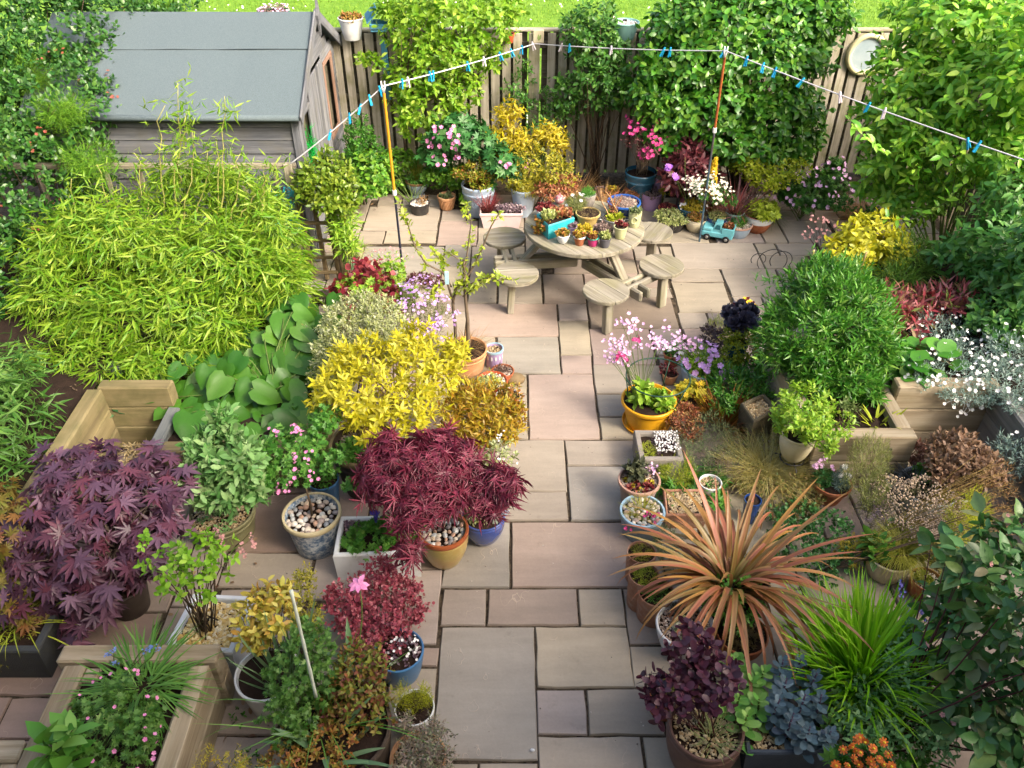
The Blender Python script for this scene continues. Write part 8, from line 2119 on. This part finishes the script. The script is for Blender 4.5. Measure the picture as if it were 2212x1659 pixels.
mb = MB(); mb.bbox((.15,-.02,.06),(.055,.003,.075),.001, np.array(Matrix.Rotation(.4,3, 'Y'))); ob('card', mb.mesh('card', surf_mat('label_print', '#dfeaf2', .8,.4, '#7fb0d8', 60), False), lb_)
mb = MB(); mb.bbox((.09,-.08,.05),(.04,.003,.08),.001, np.array(Matrix.Rotation(.15,3, 'Y'))); ob('card', mb.mesh('card', surf_mat('label_print2', '#e9ede6', .8,.4, '#a8c0a0', 60), False), lb_)
plant('white_candytuft', 'white flowers and pale leaves behind the red laceleaf maple', 'flowering plant', [B(1075,985,4.3,35,28,.16), B(1050,1010,4.2,28,20,.12)], OVAL, M_EUON, 90,5,.036, base=G(1075,1030), stems=6, flowers=((PETAL5, F_WHITE, 40,.02, 'flowers', .02,5),))
q = POT['sink']
plant('alpine_geranium', 'fresh green alpine foliage with violet flowers filling the white sink', 'alpine plant', [(q['top'] + np.array([-.02,-.03,.0]), np.array([.22,.14,.09])),(q['top'] + np.array([.14,.03,.02]), np.array([.16,.12,.12]))], LOBED, M_HERB, 420,5,.036, base=q['top'], zmin=-9, stems=0)
t = thing('violet_flowers', 'blue violet geranium flowers at the back of the white sink', 'flowering plant', q['top']); flower_part(t, np.array([P(u, v, q['Y'] + .08) + RNG.normal(0,.01,3) for u, v in ((812,1103),(818,1120),(808,1128),(848,1133),(850,1145),(862,1150),(826,1125),(805,1110)) for _ in range(3)]), PETAL5, surf_mat('violet_petal', '#5a4cc0', .75,.5, '#4a3ca8', 30),.034); stalks(t, q['top'],[P(812,1103, q['Y'] + .08), P(848,1133, q['Y'] + .08), P(826,1125, q['Y'] + .08)],.002, GSTEM)
t = thing('houseleek', 'dusky mauve houseleek cushion in the back left corner of the white sink', 'succulent', q['top']); rosettes(t, np.array([q['inn'][3][0] + .09, q['inn'][3][1] - .08, q['z']]) + np.c_[in_disc(46,.095), np.full(46,.012)],.026, M_MAUV)
potted('bluesm', 'herb', 'small green sprig in the blue pot behind the patterned pot', OVAL, M_RIBES, 40,5,.04, stems=6)
potted('mossy', 'bugle', 'small leaves on the gravel of the low mossy pot', OVAL, M_BUDD, 30,4,.035,[pot_lobe('mossy', 0,-.4,.6,.15,.05)], stems=0)
t = thing('bugle_spikes', 'thin pinkish brown flower spikes in front of the low mossy pot', 'flowering plant', G(490,1225)); pts = np.array([P(u, v, 3.3) for u, v in ((465,1140),(478,1160),(540,1150),(520,1170),(455,1170))])
flower_part(t, np.concatenate([p_ + np.c_[RNG.normal(0,.008,16), RNG.normal(0,.008,16),-RNG.uniform(0,.14,16)] for p_ in pts]), PETAL5, F_DUSK, .016); stalks(t, np.array(t.location), pts, .0025, RSTEM)
# ---- big purple maple
lobes = [B(200,1080,3.75,120,70,.36), B(120,1150,3.6,100,90,.34), B(290,1090,3.75,110,80,.32), B(190,1190,3.5,130,80,.34), B(310,1160,3.6,80,60,.26), B(100,1240,3.4,80,60,.26), B(180,1010,3.9,95,40,.26), B(360,1070,3.8,65,45,.22), B(180,1300,3.25,50,50,.2), B(250,1260,3.4,55,35,.2), B(60,1200,3.45,50,60,.2), B(170,1370,3.1,32,22,.1), B(330,1010,3.95,40,28,.16), B(130,1030,3.85,40,40,.18)]
t = thing('japanese_maple', 'large dark purple palm leaved Japanese maple at the left', 'japanese maple', POT['mapl']['top'])
o_ = np.array(t.location)
p, nr = tip_points(lobes, 104,.15,.5,.2,.06)
ax = unit(nr * .75 + UP * .25); PP, DD, NN, SS = [],[],[],[]
for j in range(3):
    a_ = RNG.uniform(0,6.28, len(p)); hd = np.stack([np.cos(a_), np.sin(a_), np.zeros(len(p))],-1)
    d = unit(nr * .7 + hd * .8 - UP * (.55 + .2 * j)); PP.append(p + RNG.normal(0,.025, p.shape)); DD.append(d); NN.append(unit(nr * .5 + UP * .75 + RNG.normal(0,.2, p.shape))); SS.append(RNG.uniform(.095,.145, len(p)))
PP, DD, NN, SS = [np.concatenate(x)[:300] for x in (PP, DD, NN, SS)]
leaf_objs(t, [tpl_mesh('leaf', MAPLE, M_MAPLE) for _ in range(5)], PP, DD, NN, SS)
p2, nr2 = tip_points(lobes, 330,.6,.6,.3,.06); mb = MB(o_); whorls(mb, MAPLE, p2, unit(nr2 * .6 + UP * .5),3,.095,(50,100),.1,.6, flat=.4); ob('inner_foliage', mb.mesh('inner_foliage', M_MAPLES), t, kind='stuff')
ms = MB(o_); tk_ = o_ + np.array([.02,.05,.3]); ms.tube([o_, (o_ + tk_) / 2 + .01, tk_],[.022,.02,.018],8); stem_tubes(ms, tk_, p[RNG.choice(len(p),40, False)],.007, bend=.3, spread=.005); ob('branches', ms.mesh('branches', surf_mat('maple_bark', '#6a5a50', .6,.85)), t)
plant('japanese_maple', 'small orange and green Japanese maple in the black trough at the left edge', 'japanese maple', [B(30,1150,3.5,50,60,.2), B(20,1270,3.3,55,55,.2), B(60,1330,3.2,50,35,.18), B(10,1390,3.1,40,30,.15), B(0,1080,3.6,40,40,.15)], MAPLE, M_ORMAP, 95,4,.07, base=(-3.25,3.2,.25), spread=(50,100), droop=.4, stems=18, stem_r=.004)
q = POT['bltr']; grass('wild_onion', 'yellowing strap leaves flopping out of the black trough', 'bulb plant', (-3.1,3.15,.25),46,.5,.009, M_LIMEST, (20,75),(-60,10),.12)
plant('trough_weeds', 'mossy green tufts on the soil of the black trough', 'ground plant', [((-3.3,3.2,.27),(.35,.25,.06))], LANCE, M_MOSS, 160,5,.05, base=(-3.3,3.2,.25), stems=0)
lobes = [B(400,1200,3.0,65,32,.2), B(350,1220,3.0,50,28,.16), B(460,1190,3.05,45,30,.16), B(430,1240,2.95,65,25,.18), B(495,1215,3.0,28,28,.12), B(310,1175,3.1,20,16,.08), B(380,1265,2.9,45,18,.14), B(445,1160,3.1,18,14,.06)]
plant('dwarf_lilac', 'small lime leaved bush with bare twigs in the square gravel planter', 'shrub', lobes, OVAL, M_LILACL, 85,5,.045, base=POT['square']['top'] + np.array([-.02,-.05,0]), spread=(45,90), wid=1.3, stems=20, stem_r=.0055, gap=.3, fill=.6)
plant('nandina', 'yellow and amber leaved nandina beside the square gravel planter', 'shrub', [B(570,1300,3.05,38,28,.14), B(595,1330,2.95,38,28,.14), B(555,1350,2.9,38,30,.14), B(610,1290,3.05,25,20,.1), B(535,1320,2.95,20,18,.08), B(560,1385,2.85,22,20,.08)], OVAL, leaf_mat('nandina_leaf', ['#e4d850', '#eee67c', '#d4c048', '#d8a452', '#c4c44a', '#e8d468'],.66,.45,.3),130,5,.058, base=POT['wround']['top'] + np.array([0,.1,0]), spread=(40,90), stems=14, stem_r=.004)
plant('berberis', 'twiggy bush of tiny yellow green leaves behind the white cane', 'shrub', [B(650,1290,3.25,38,40,.18), B(665,1345,3.05,35,35,.16), B(655,1250,3.35,25,22,.1)], OVAL, leaf_mat('tiny_yellow_leaf', ['#a8a830', '#c4bc44', '#8a9028', '#d4c85c'],.62,.5,.25),330,5,.02, base=(-1.35,3.1,.0), stems=34, stem_r=.003, fill=.65)
plant('barberry', 'rosy pink small leaved barberry in the glossy mid blue pot', 'shrub', [B(810,1285,3.4,65,40,.24), B(760,1310,3.3,60,50,.22), B(850,1310,3.3,55,50,.22), B(810,1360,3.1,70,40,.22), B(885,1275,3.4,30,30,.14), B(900,1320,3.3,28,25,.12), B(720,1290,3.35,28,30,.12), B(825,1232,3.5,38,16,.14), B(870,1390,3.05,35,20,.12)], ROUND, M_BERB, 900,6,.022, base=POT['berb']['top'], spread=(20,85), stems=34, stem_mat=RSTEM, stem_r=.003, fill=.65, gap=.5, step=.55)
potted('berb', 'candytuft', 'white flowers on the soil of the glossy mid blue pot', OVAL, M_MAUV, 40,4,.03,[pot_lobe('berb', .2,-.1,.6,.3,.1)], stems=0, flowers=((PETAL5, F_WHITE, 30,.018, 'flowers'),))
t = thing('tulip', 'open pink tulip with drooping petals above the barberry', 'tulip', (-.95,2.85,.3)); tp_ = P(775,1262,3.1)
mf = MB(np.array(t.location)); n_ = 7; a_ = np.linspace(0,6.28, n_, endpoint=False) + .3; d = np.stack([np.cos(a_), np.sin(a_) * .8 - .1, np.full(n_, .12) + RNG.normal(0,.25, n_)],-1); mf.scatter(OVAL, np.tile(tp_, (n_, 1)), d, np.tile([0,-.3,1.0],(n_, 1)),.066,1.1); ob('petals', mf.mesh('petals', F_PINK), t)
stalks(t, np.array(t.location),[tp_],.005, GSTEM); mb = MB(np.array(t.location)); mb.blades(np.tile(np.array(t.location),(4,1)), np.radians([200,260,320,100]), np.radians([75,60,65,70]), np.radians([10,-20,20,30]), np.array([.3,.34,.3,.28]),.045,7,.25); ob('leaves', mb.mesh('leaves', M_TULIP), t)
plant('columbine', 'ferny green columbine foliage around the white cane in front of the white pot', 'foliage plant', [B(640,1440,2.65,60,45,.22), B(680,1400,2.75,45,40,.18), B(620,1500,2.5,55,38,.2), B(700,1470,2.6,40,40,.16), B(650,1380,2.8,35,30,.14), B(640,1550,2.4,55,30,.18), B(600,1450,2.62,30,25,.12)], LOBED, M_AQUI, 480,5,.026, base=(-1.25,2.65,.3), spread=(50,90), stems=26, stem_r=.003, stem_mat=GSTEM, fill=.6, gap=.25)
grass('tulip_leaves', 'upright grey green bulb leaves behind the columbine', 'bulb plant', P(615,1470,2.72) * np.array([1,1,0]) + np.array([0,0,.3]),26,.46,.024, M_TULIP, (62,86),(55,82),.10, seg=6, fold=.2)
grass('tulip_leaves', 'broad floppy blue green bulb leaves in the half barrel', 'bulb plant', POT['barrel']['top'] + np.array([-.05,-.1,0]),14,.36,.036, M_TULIP, (30,70),(-35,30),.14, seg=7, fold=.25)
plant('nandina', 'red tinged green nandina on the right of the half barrel', 'shrub', [B(770,1480,2.6,55,50,.22), B(800,1530,2.5,45,45,.18), B(730,1510,2.55,45,40,.18), B(760,1430,2.7,45,25,.16), B(810,1450,2.65,28,30,.12)], OVAL, leaf_mat('mixed_nandina', ['#6f8a34', '#8fa040', '#a86a44', '#7a3a3c', '#b8a84a', '#5a7a34'],.6,.45,.25),420,5,.036, base=POT['barrel']['top'], spread=(35,90), stems=22, stem_mat=RSTEM, stem_r=.003, fill=.5)
plant('heuchera', 'low red brown and yellow foliage on the left of the half barrel', 'ground plant', [B(640,1610,2.32,50,25,.16), B(690,1590,2.35,40,22,.14), B(610,1650,2.2,50,25,.14), B(740,1610,2.3,40,25,.14)], OVAL, M_MIXST, 300,5,.028, base=POT['barrel']['top'], stems=0)
grass('wild_onion', 'long curving green shoots trailing across the half barrel', 'bulb plant', POT['barrel']['top'] + np.array([-.1,.05,0]),26,.62,.006, M_BULB, (25,70),(-50,30),.12, seg=8)
plant('golden_heather', 'bright lime yellow upright heather in the white enamel bucket', 'heather', [pot_lobe('bucket', -.45,.1,.5,1.2,.9), pot_lobe('bucket', .55,.2,.4,1.2,.9), pot_lobe('bucket', 0,0,.5,.8,.6)], LANCE, M_GCON, 330,10,.022, base=POT['bucket']['top'], spread=(8,50), wid=.55, upb=.8, step=.7, stems=14, stem_r=.003)
plant('stonecrop', 'trailing grey green and dusty pink stonecrop in the wide low clay pot', 'succulent', [B(930,1600,2.35,45,25,.16), B(900,1620,2.3,45,22,.16), B(950,1640,2.2,38,22,.12), B(870,1560,2.45,26,22,.1), B(900,1660,2.15,50,16,.14)], LANCE, leaf_mat('dusty_stonecrop', ['#8a9c84', '#a0907c', '#b8a090', '#74886c', '#9a7c70'],.62,.55,.15),190,14,.026, base=POT['sedp']['top'], spread=(40,100), step=.3, wid=1.9, stems=0)
plant('yellow_stonecrop', 'upright yellow stonecrop shoots at the bottom edge left of the half barrel', 'succulent', [B(450,1660,2.1,45,25,.15), B(510,1665,2.1,40,20,.12), B(540,1665,2.1,30,16,.1)], LANCE, M_YELST, 90,14,.022, base=G(480,1690), spread=(30,90), step=.5, upb=.8, stems=16, stem_r=.003, stem_mat=GSTEM)
# ---- near left bed
plant('geranium', 'pink flowered hardy geranium sprawling in the near sleeper bed', 'flowering plant', [B(240,1540,2.35,80,45,.25), B(200,1600,2.2,75,40,.24), B(290,1590,2.25,60,45,.22), B(160,1560,2.3,35,30,.14), B(250,1640,2.1,90,30,.24), B(330,1560,2.35,25,30,.1)], LOBED, leaf_mat('sprawl_leaf', ['#5f9c48', '#78b05c', '#4c863c', '#90c070'],.56,.48,.28),290,5,.031, base=(-2.15,2.2,.4), spread=(45,90), stems=24, stem_r=.0025, stem_mat=GSTEM, fill=.5, gap=.3, flowers=((PETAL5, F_PINK, 40,.022, 'flowers', .02),))
grass('bluebell_leaves', 'flattened swathe of strap leaves at the back of the near sleeper bed', 'bulb plant', (-2.08,2.62,.42),210,.36,.011, M_BULB, (8,42),(-30,5),.14, seg=6, fold=.1)
t = thing('bluebell', 'pale blue bluebell heads leaning over the back sleeper of the near bed', 'flowering plant', (-2.2,2.7,.41)); pts = np.array([P(u, v, 2.72) for u, v in ((232,1412),(244,1404),(248,1430),(318,1402),(340,1402),(326,1398))])
flower_part(t, np.repeat(pts, 10,0) + RNG.normal(0,.008,(60,3)), PETAL5, surf_mat('bluebell_petal', '#7f9ad8', .75,.6, '#6a84c8', 30),.012); stalks(t, np.array(t.location), pts, .003, GSTEM)
plant('foxglove_leaves', 'large plain green leaves in the front corner of the near sleeper bed', 'foliage plant', [B(140,1620,2.1,45,35,.14)], OVAL, M_HERB, 9,5,.15, base=(-2.4,2.1,.4), spread=(40,80), stems=3)
grass('lavender_twigs', 'blue grey twigs at the lower left corner', 'foliage plant', (-2.9,1.95,.38),26,.26,.008, leaf_mat('blue_grey_twig', ['#7f90a0', '#98a8b4'],.6,.6,.1),(10,60),(0,40),.06)
plant('path_weeds', 'little weeds in the paving joints beside the near sleeper bed', 'weeds', [((-1.5,2.2,.02),(.12,.3,.03)),((-1.62,2.75,.02),(.06,.2,.03))], OVAL, M_FERN, 60,4,.024, base=(-1.5,2.3,0), stems=0, zmin=-9)
t = thing('fallen_leaves', 'dead leaves scattered on the shaded paving beside the near sleeper bed', 'dead leaves', (-1.5,2.5,0)); t['kind'] = 'stuff'
xy = np.concatenate([np.stack([RNG.uniform(-1.68,-1.2,60), RNG.uniform(1.7,3.1,60)],-1), np.stack([RNG.uniform(-3.0,-1.5,50), RNG.uniform(3.0,4.4,50)],-1), np.stack([RNG.uniform(-2.0,0,26), RNG.uniform(9.3,9.8,26)],-1)])
pts = np.c_[xy, RNG.uniform(.008,.02, len(xy))]; mb = MB((-1.5,2.5,0)); mb.scatter(OVAL, pts, RNG.normal(0,1, pts.shape) * np.array([1,1,.1]), np.tile([0,0,1.0],(len(pts),1)) + RNG.normal(0,.3, pts.shape), RNG.uniform(.03,.06, len(pts))); ob('leaves', mb.mesh('leaves', leaf_mat('dead_leaf', ['#8a6c4c', '#b09470', '#6a4c38', '#c4a484'],.6,.7,.1)), t, kind='stuff')
# path litter: tiny specks of grit and petals
t = thing('path_grit', 'tiny specks of grit and fallen petals on the paving', 'grit', (0,5,0)); t['kind'] = 'stuff'
xy = np.stack([RNG.uniform(-1.6,2.6,420), RNG.uniform(2,9,420)],-1); mb = MB((0,5,0)); mb.scatter(ROCK, np.c_[xy, np.full(420,.004)], RNG.normal(0,1,(420,3)) * np.array([1,1,.1]), np.tile([0,0,1.0],(420,1)), RNG.uniform(.004,.011,420)); ob('specks', mb.mesh('specks', stones_mat('grit_speck', ['#5a5046', '#8a7c6c', '#d8cfc0', '#443c34'],.7), False), t, kind='stuff')
# ================================================================== plants in the back pots and on the table
potted('foot', 'grass_tuft', 'upright bronze grass and green leaves in the grey blue footed pot', OVAL, M_HERB, 70,5,.045,[pot_lobe('foot', .2,-.1,.9,.5,.3)], stems=6)
grass('sedge', 'bronze green grass fountain standing in the grey blue footed pot', 'ornamental grass', POT['foot']['top'],90,.34,.005, M_CAREX, (68,88),(30,80),.04)
plant('azalea', 'spreading azalea with amber tips in the large pale blue urn', 'shrub', [pot_lobe('urnb', -.35,0,.95,.55,.75), pot_lobe('urnb', .5,0,.8,.5,.7), pot_lobe('urnb', 0,.1,.9,.6,1.0), pot_lobe('urnb', .05,-.4,.7,.35,.35), pot_lobe('urnb', -1.1,0,.4,.3,.8)], OVAL, M_AZAL, 330,6,.036, base=POT['urnb']['top'], spread=(35,85), stems=18, gap=.25)
plant('thread_cypress', 'golden threadleaf cypress drooping over the pale blue tapered pot', 'conifer', [pot_lobe('pblue', .5,-.2,.9,.5,.35), pot_lobe('pblue', .1,-.1,.8,.5,.5), pot_lobe('pblue', 1.0,-.2,.5,.5,.2)], LANCE, M_CYPR, 240,7,.08, base=POT['pblue']['top'], spread=(20,80), wid=.3, droop=.6, stems=8)
q = POT['ptr']; grass('red_grass', 'dark red grass tuft in the left of the pale pink trough', 'ornamental grass', q['top'] + np.array([-.15,0,0]),170,.22,.006, M_RED, (40,88),(10,75),.07)
plant('succulents', 'pale and brown succulents along the pale pink trough', 'succulent', [(q['top'] + np.array([.08,0,.02]), np.array([.18,.06,.06]))], OVAL, M_MAUV, 120,6,.034, base=q['top'], zmin=-9, stems=0)
plant('pink_shrub', 'bare twigged shrub with pink red flowers in the big teal blue pot', 'shrub', [B(1375,300,9.5,28,38,.15), B(1405,320,9.4,30,35,.16), B(1420,260,9.5,22,25,.1), B(1385,265,9.55,22,25,.1)], OVAL, leaf_mat('dull_maroon', ['#7a4048', '#8f5a58', '#684048', '#a06a68'],.6,.5,.2),130,5,.04, base=POT['teal']['top'], stems=34, stem_r=.005, stem_mat=surf_mat('pale_twig', '#a8947c', .66,.85), fill=.7, flowers=((PETAL5, F_MAG, 90,.045, 'flowers', .02,5),))
t = thing('anemone', 'purple anemone flowers standing in front of the maroon plant', 'flowering plant', (2.05,9.0,.3)); pts = np.array([P(u, v, 9.0) for u, v in ((1445,363),(1457,383),(1480,340))]); flower_part(t, np.repeat(pts[:2],6,0) + RNG.normal(0,.012,(12,3)), PETAL8, surf_mat('violet_anemone', '#b070d8', .78,.5, '#9a58c4', 20),.065); stalks(t, np.array(t.location), pts, .004, GSTEM)
potted('lil', 'dried_stonecrop', 'dull pinkish stonecrop along the rim of the lilac bucket', OVAL, M_HEATH, 130,5,.024,[pot_lobe('lil', 0,-.1,1.05,.35,.1)], stems=0)
q = POT['wtr']; plant('stonecrop', 'lime and yellow stonecrop mounds in the weathered wooden trough', 'succulent', [(q['top'] + np.array([-.14,0,.02]), np.array([.15,.07,.09])),(q['top'] + np.array([.16,0,.02]), np.array([.14,.07,.07]))], OVAL, M_YELST, 300,5,.028, base=q['top'], zmin=-9, stems=0)
t = thing('houseleek', 'dark red houseleeks in the terracotta pot behind the black tub', 'succulent', POT['tred']['top']); rosettes(t, POT['tred']['top'] + np.c_[in_disc(30, POT['tred']['ri'] * .85), np.full(30,.01)],.032, M_RED)
potted('blk2', 'stonecrop', 'grey green stonecrop tumbling over the rim of the black tub with the emblem', OVAL, M_PALEST, 200,6,.034,[pot_lobe('blk2', -.2,-.1,1.0,.3,.15), pot_lobe('blk2', .35,-.35,.7,.25,.05), pot_lobe('blk2', -.9,.1,.35,.3,.2)], stems=0)
potted('bbowl', 'stonecrop', 'yellow stonecrop with white flowers in the mid blue bowl', OVAL, M_YELST, 190,5,.028,[pot_lobe('bbowl', 0,-.1,.9,.35,.2)], stems=0, flowers=((PETAL5, F_WHITE, 34,.03, 'flowers', .02,5),))
plant('candytuft', 'drift of white flowers between the blue bowl and the spiky purple brown plant', 'flowering plant', [B(1525,415,8.75,40,20,.2), B(1560,430,8.65,30,16,.15), B(1515,395,8.9,20,12,.1)], OVAL, M_GERAN, 150,5,.03, base=G(1535,450), stems=14, stem_mat=GSTEM, flowers=((PETAL5, F_CREAM, 260,.032, 'flowers', .03,8),))
potted('crm2', 'stonecrop', 'amber and green stonecrop in the cream egg shaped pot', OVAL, M_MIXST, 110,5,.03,[pot_lobe('crm2', -.2,.1,.7,.4,.2)], stems=0)
potted('nav2', 'stonecrop', 'grey green fine stonecrop cushion in the navy pot', LANCE, M_PALEST, 200,6,.028,[pot_lobe('nav2', 0,0,1.0,.45,.2)], stems=0)
q = POT['teal2']; grass('cordyline', 'spiky purple brown fountain of blades in the pale teal pot', 'cordyline', q['top'],110,.48,.014, M_CORDY, (15,86),(-10,70),.06, seg=5, fold=.1)
potted('lav', 'cushion_plant', 'fresh green cushion on cream gravel in the pale lavender bowl', LANCE, M_HERB, 170,6,.045,[pot_lobe('lav', -.05,.15,.6,.4,.2)], spread=(10,60), wid=.6, stems=0)
potted('two', 'lime_coral_bells', 'lime green lobed leaves mounded over the two tone pot', LOBED, M_LIMEH, 120,5,.075,[pot_lobe('two', .2,0,1.0,.6,.35), pot_lobe('two', -.7,.2,.4,.3,.3)], spread=(50,90), stems=8, stem_mat=GSTEM)
q = np.array(tk.matrix_basis @ Vector((.112,0,.16)))
t = thing('stonecrop', 'pinkish stonecrop sprouting from the toy truck load bed', 'succulent', q); rosettes(t, q + np.c_[in_disc(16,.055), RNG.uniform(0,.03,16)],.034, M_REDBR)
potted('blk1', 'dry_stub', 'straw coloured dry tuft on the white gravel of the black pot', LANCE, M_BRGR, 30,5,.05,[pot_lobe('blk1', .3,0,.5,.4,.2)], stems=0)
t = thing('houseleek', 'small green and pink houseleeks in the fluted terracotta pot', 'succulent', POT['flute']['top']); rosettes(t, POT['flute']['top'] + np.c_[in_disc(18, POT['flute']['ri'] * .8), np.full(18,.012)],.036, M_GREYM)
potted('fwhite', 'stonecrop', 'orange and yellow stonecrop in the white fence pot', OVAL, M_MIXST, 120,5,.035,[pot_lobe('fwhite', 0,0,.85,.3,.12)], stems=0)
potted('gbask', 'bedding', 'pink white bedding in the green tub on the lawn', OVAL, M_HEATH, 90,5,.05,[pot_lobe('gbask', 0,0,.85,.3,.1)], stems=0, flowers=((PETAL5, F_LPINK, 60,.045, 'flowers'),))
# table
q = POT['crate']
for i, (du, lb, mm, sz) in enumerate(((-.08, 'pale green rosette cushion in the turquoise crate', M_PALEST, .055),(.06, 'red brown stonecrop in the turquoise crate', M_REDBR, .04))):
    t = thing('houseleek', lb, 'succulent', q['top'] + np.array([du, 0,0])); n_ = (14,46)[i]; c_ = (q['inn'][0] + q['inn'][3]) / 2 * .75 + (q['inn'][1] + q['inn'][2]) / 2 * .25 if i == 0 else (q['inn'][0] + q['inn'][3]) / 2 * .25 + (q['inn'][1] + q['inn'][2]) / 2 * .75
    rosettes(t, np.c_[c_ + in_disc(n_, .07 if i == 0 else .10), np.full(n_, q['z'] + .025) + RNG.uniform(0,.02, n_)], sz, mm, tilt=.3)
t = thing('stonecrop', 'amber stonecrop tumbling through the end of the turquoise crate', 'succulent', q['top']); e_ = np.append((q['inn'][0] + q['inn'][3]) / 2, q['z']); n_ = 50
s_ = RNG.uniform(0,1, n_); dv = np.append(unit(e_[:2] - q['top'][:2]),0); rosettes(t, e_ + dv * (.02 + .02 * s_[:, None]) + np.c_[RNG.normal(0,.035,(n_, 2)),.01 - s_ * .13],.032, M_MIXST, tilt=.8)
potted('ctan', 'dry_moss', 'dry brown moss filling the yellow clay pot on the table', LANCE, leaf_mat('dry_moss', ['#8a7850', '#a08c60', '#6f6040'],.6,.7,.1),240,5,.02,[pot_lobe('ctan', 0,0,.85,.2,.02)], stems=0, zmin=-9)
q = POT['pan']; t = thing('dry_flower_stems', 'five tall straw coloured stems standing in the saucepan', 'succulent', q['top']); tops = [P(*tv(x, 330 + 20 * i), q['Y']) for i, x in enumerate((1112,1165,1225,1300,1385))]
stalks(t, q['top'], tops, .006, surf_mat('straw_stem', '#d0a878', .68,.8, '#b88c60', 20), bend=.1); rosettes(t, np.concatenate([q['top'] + (tp2 - q['top']) * s for tp2 in tops for s in np.linspace(.1,.95,9)[:, None, None].reshape(9,1)]).reshape(-1,3),.02, M_REDBR, 6)
t = thing('houseleek', 'green rosettes at the foot of the straw stems in the saucepan', 'succulent', q['top']); rosettes(t, q['top'] + np.c_[in_disc(16, q['ri'] * .7), np.full(16,.015)],.05, M_LIMEST)
potted('enam', 'dry_stonecrop', 'dull pinkish brown stonecrop over the enamel bowl', LANCE, M_HEATH, 190,5,.024,[pot_lobe('enam', -.1,0,.75,.15,.03)], stems=0)
for k_, lb, mm, n_, sz in (('jar', 'grey green houseleek in the pale green jar', M_GREYM, 9,.04),('pgreen', 'red and green houseleeks in the pale green tapered pot', M_RED, 14,.03),('wbowl', 'pink amber stonecrop spilling from the white china bowl', M_MIXST, 36,.028),('ptd', 'amber and yellow stonecrop in the painted terracotta pot', M_MIXST, 34,.03),('pink', 'red and gold stonecrop in the hot pink pot', M_REDBR, 34,.03),('dgrey', 'pale green rosettes in the dark grey pot', M_PALEST, 26,.034),('lilv', 'silvery mauve cobweb houseleeks in the small lilac pot', M_MAUV, 30,.026),('dish', 'pink brown houseleeks in the wide dark dish', M_HEATH, 60,.03),('orsed', 'orange and yellow stonecrop heap behind the painted pot', M_YELST, 60,.03),('wback', 'red stonecrop in the white bowl behind the crate', M_RED, 50,.03),('mvs', 'mauve houseleeks at the back of the table', M_MAUV, 22,.034),('ors', 'orange and yellow flowers in the terracotta pot behind the enamel bowl', M_MIXST, 36,.034),('brs', 'brown amber stonecrop in the low terracotta bowl', M_REDBR, 60,.03)):
    q = POT[k_]; t = thing('stonecrop', lb, 'succulent', q['top']); xy = in_disc(n_, q['ri'] * 1.0)
    rosettes(t, q['top'] + np.c_[xy, np.full(n_, .012) + RNG.uniform(0,.025, n_)], sz, mm, tilt=.4)
    if k_ in ('ptd', 'pink', 'ors'):
        xy = in_disc(12, q['ri'] * .8); rosettes(t, q['top'] + np.c_[xy, np.full(12,.04)],.024, M_YELST, name='yellow_rosettes')
potted('daisy', 'cushion_daisy', 'olive thread leaved cushion with white flowers on the table', LANCE, M_LAVD, 330,6,.04,[pot_lobe('daisy', 0,0,1.1,.8,.35)], spread=(15,70), wid=.4, stems=0, flowers=((PETAL8, F_WHITE, 10,.04, 'flowers', .04),))
potted('grav', 'green_tuft', 'fresh green tuft in the grey bowl of white chippings', LANCE, M_HERB, 130,6,.04,[pot_lobe('grav', 0,0,.7,.5,.3)], spread=(10,60), wid=.6, stems=0)
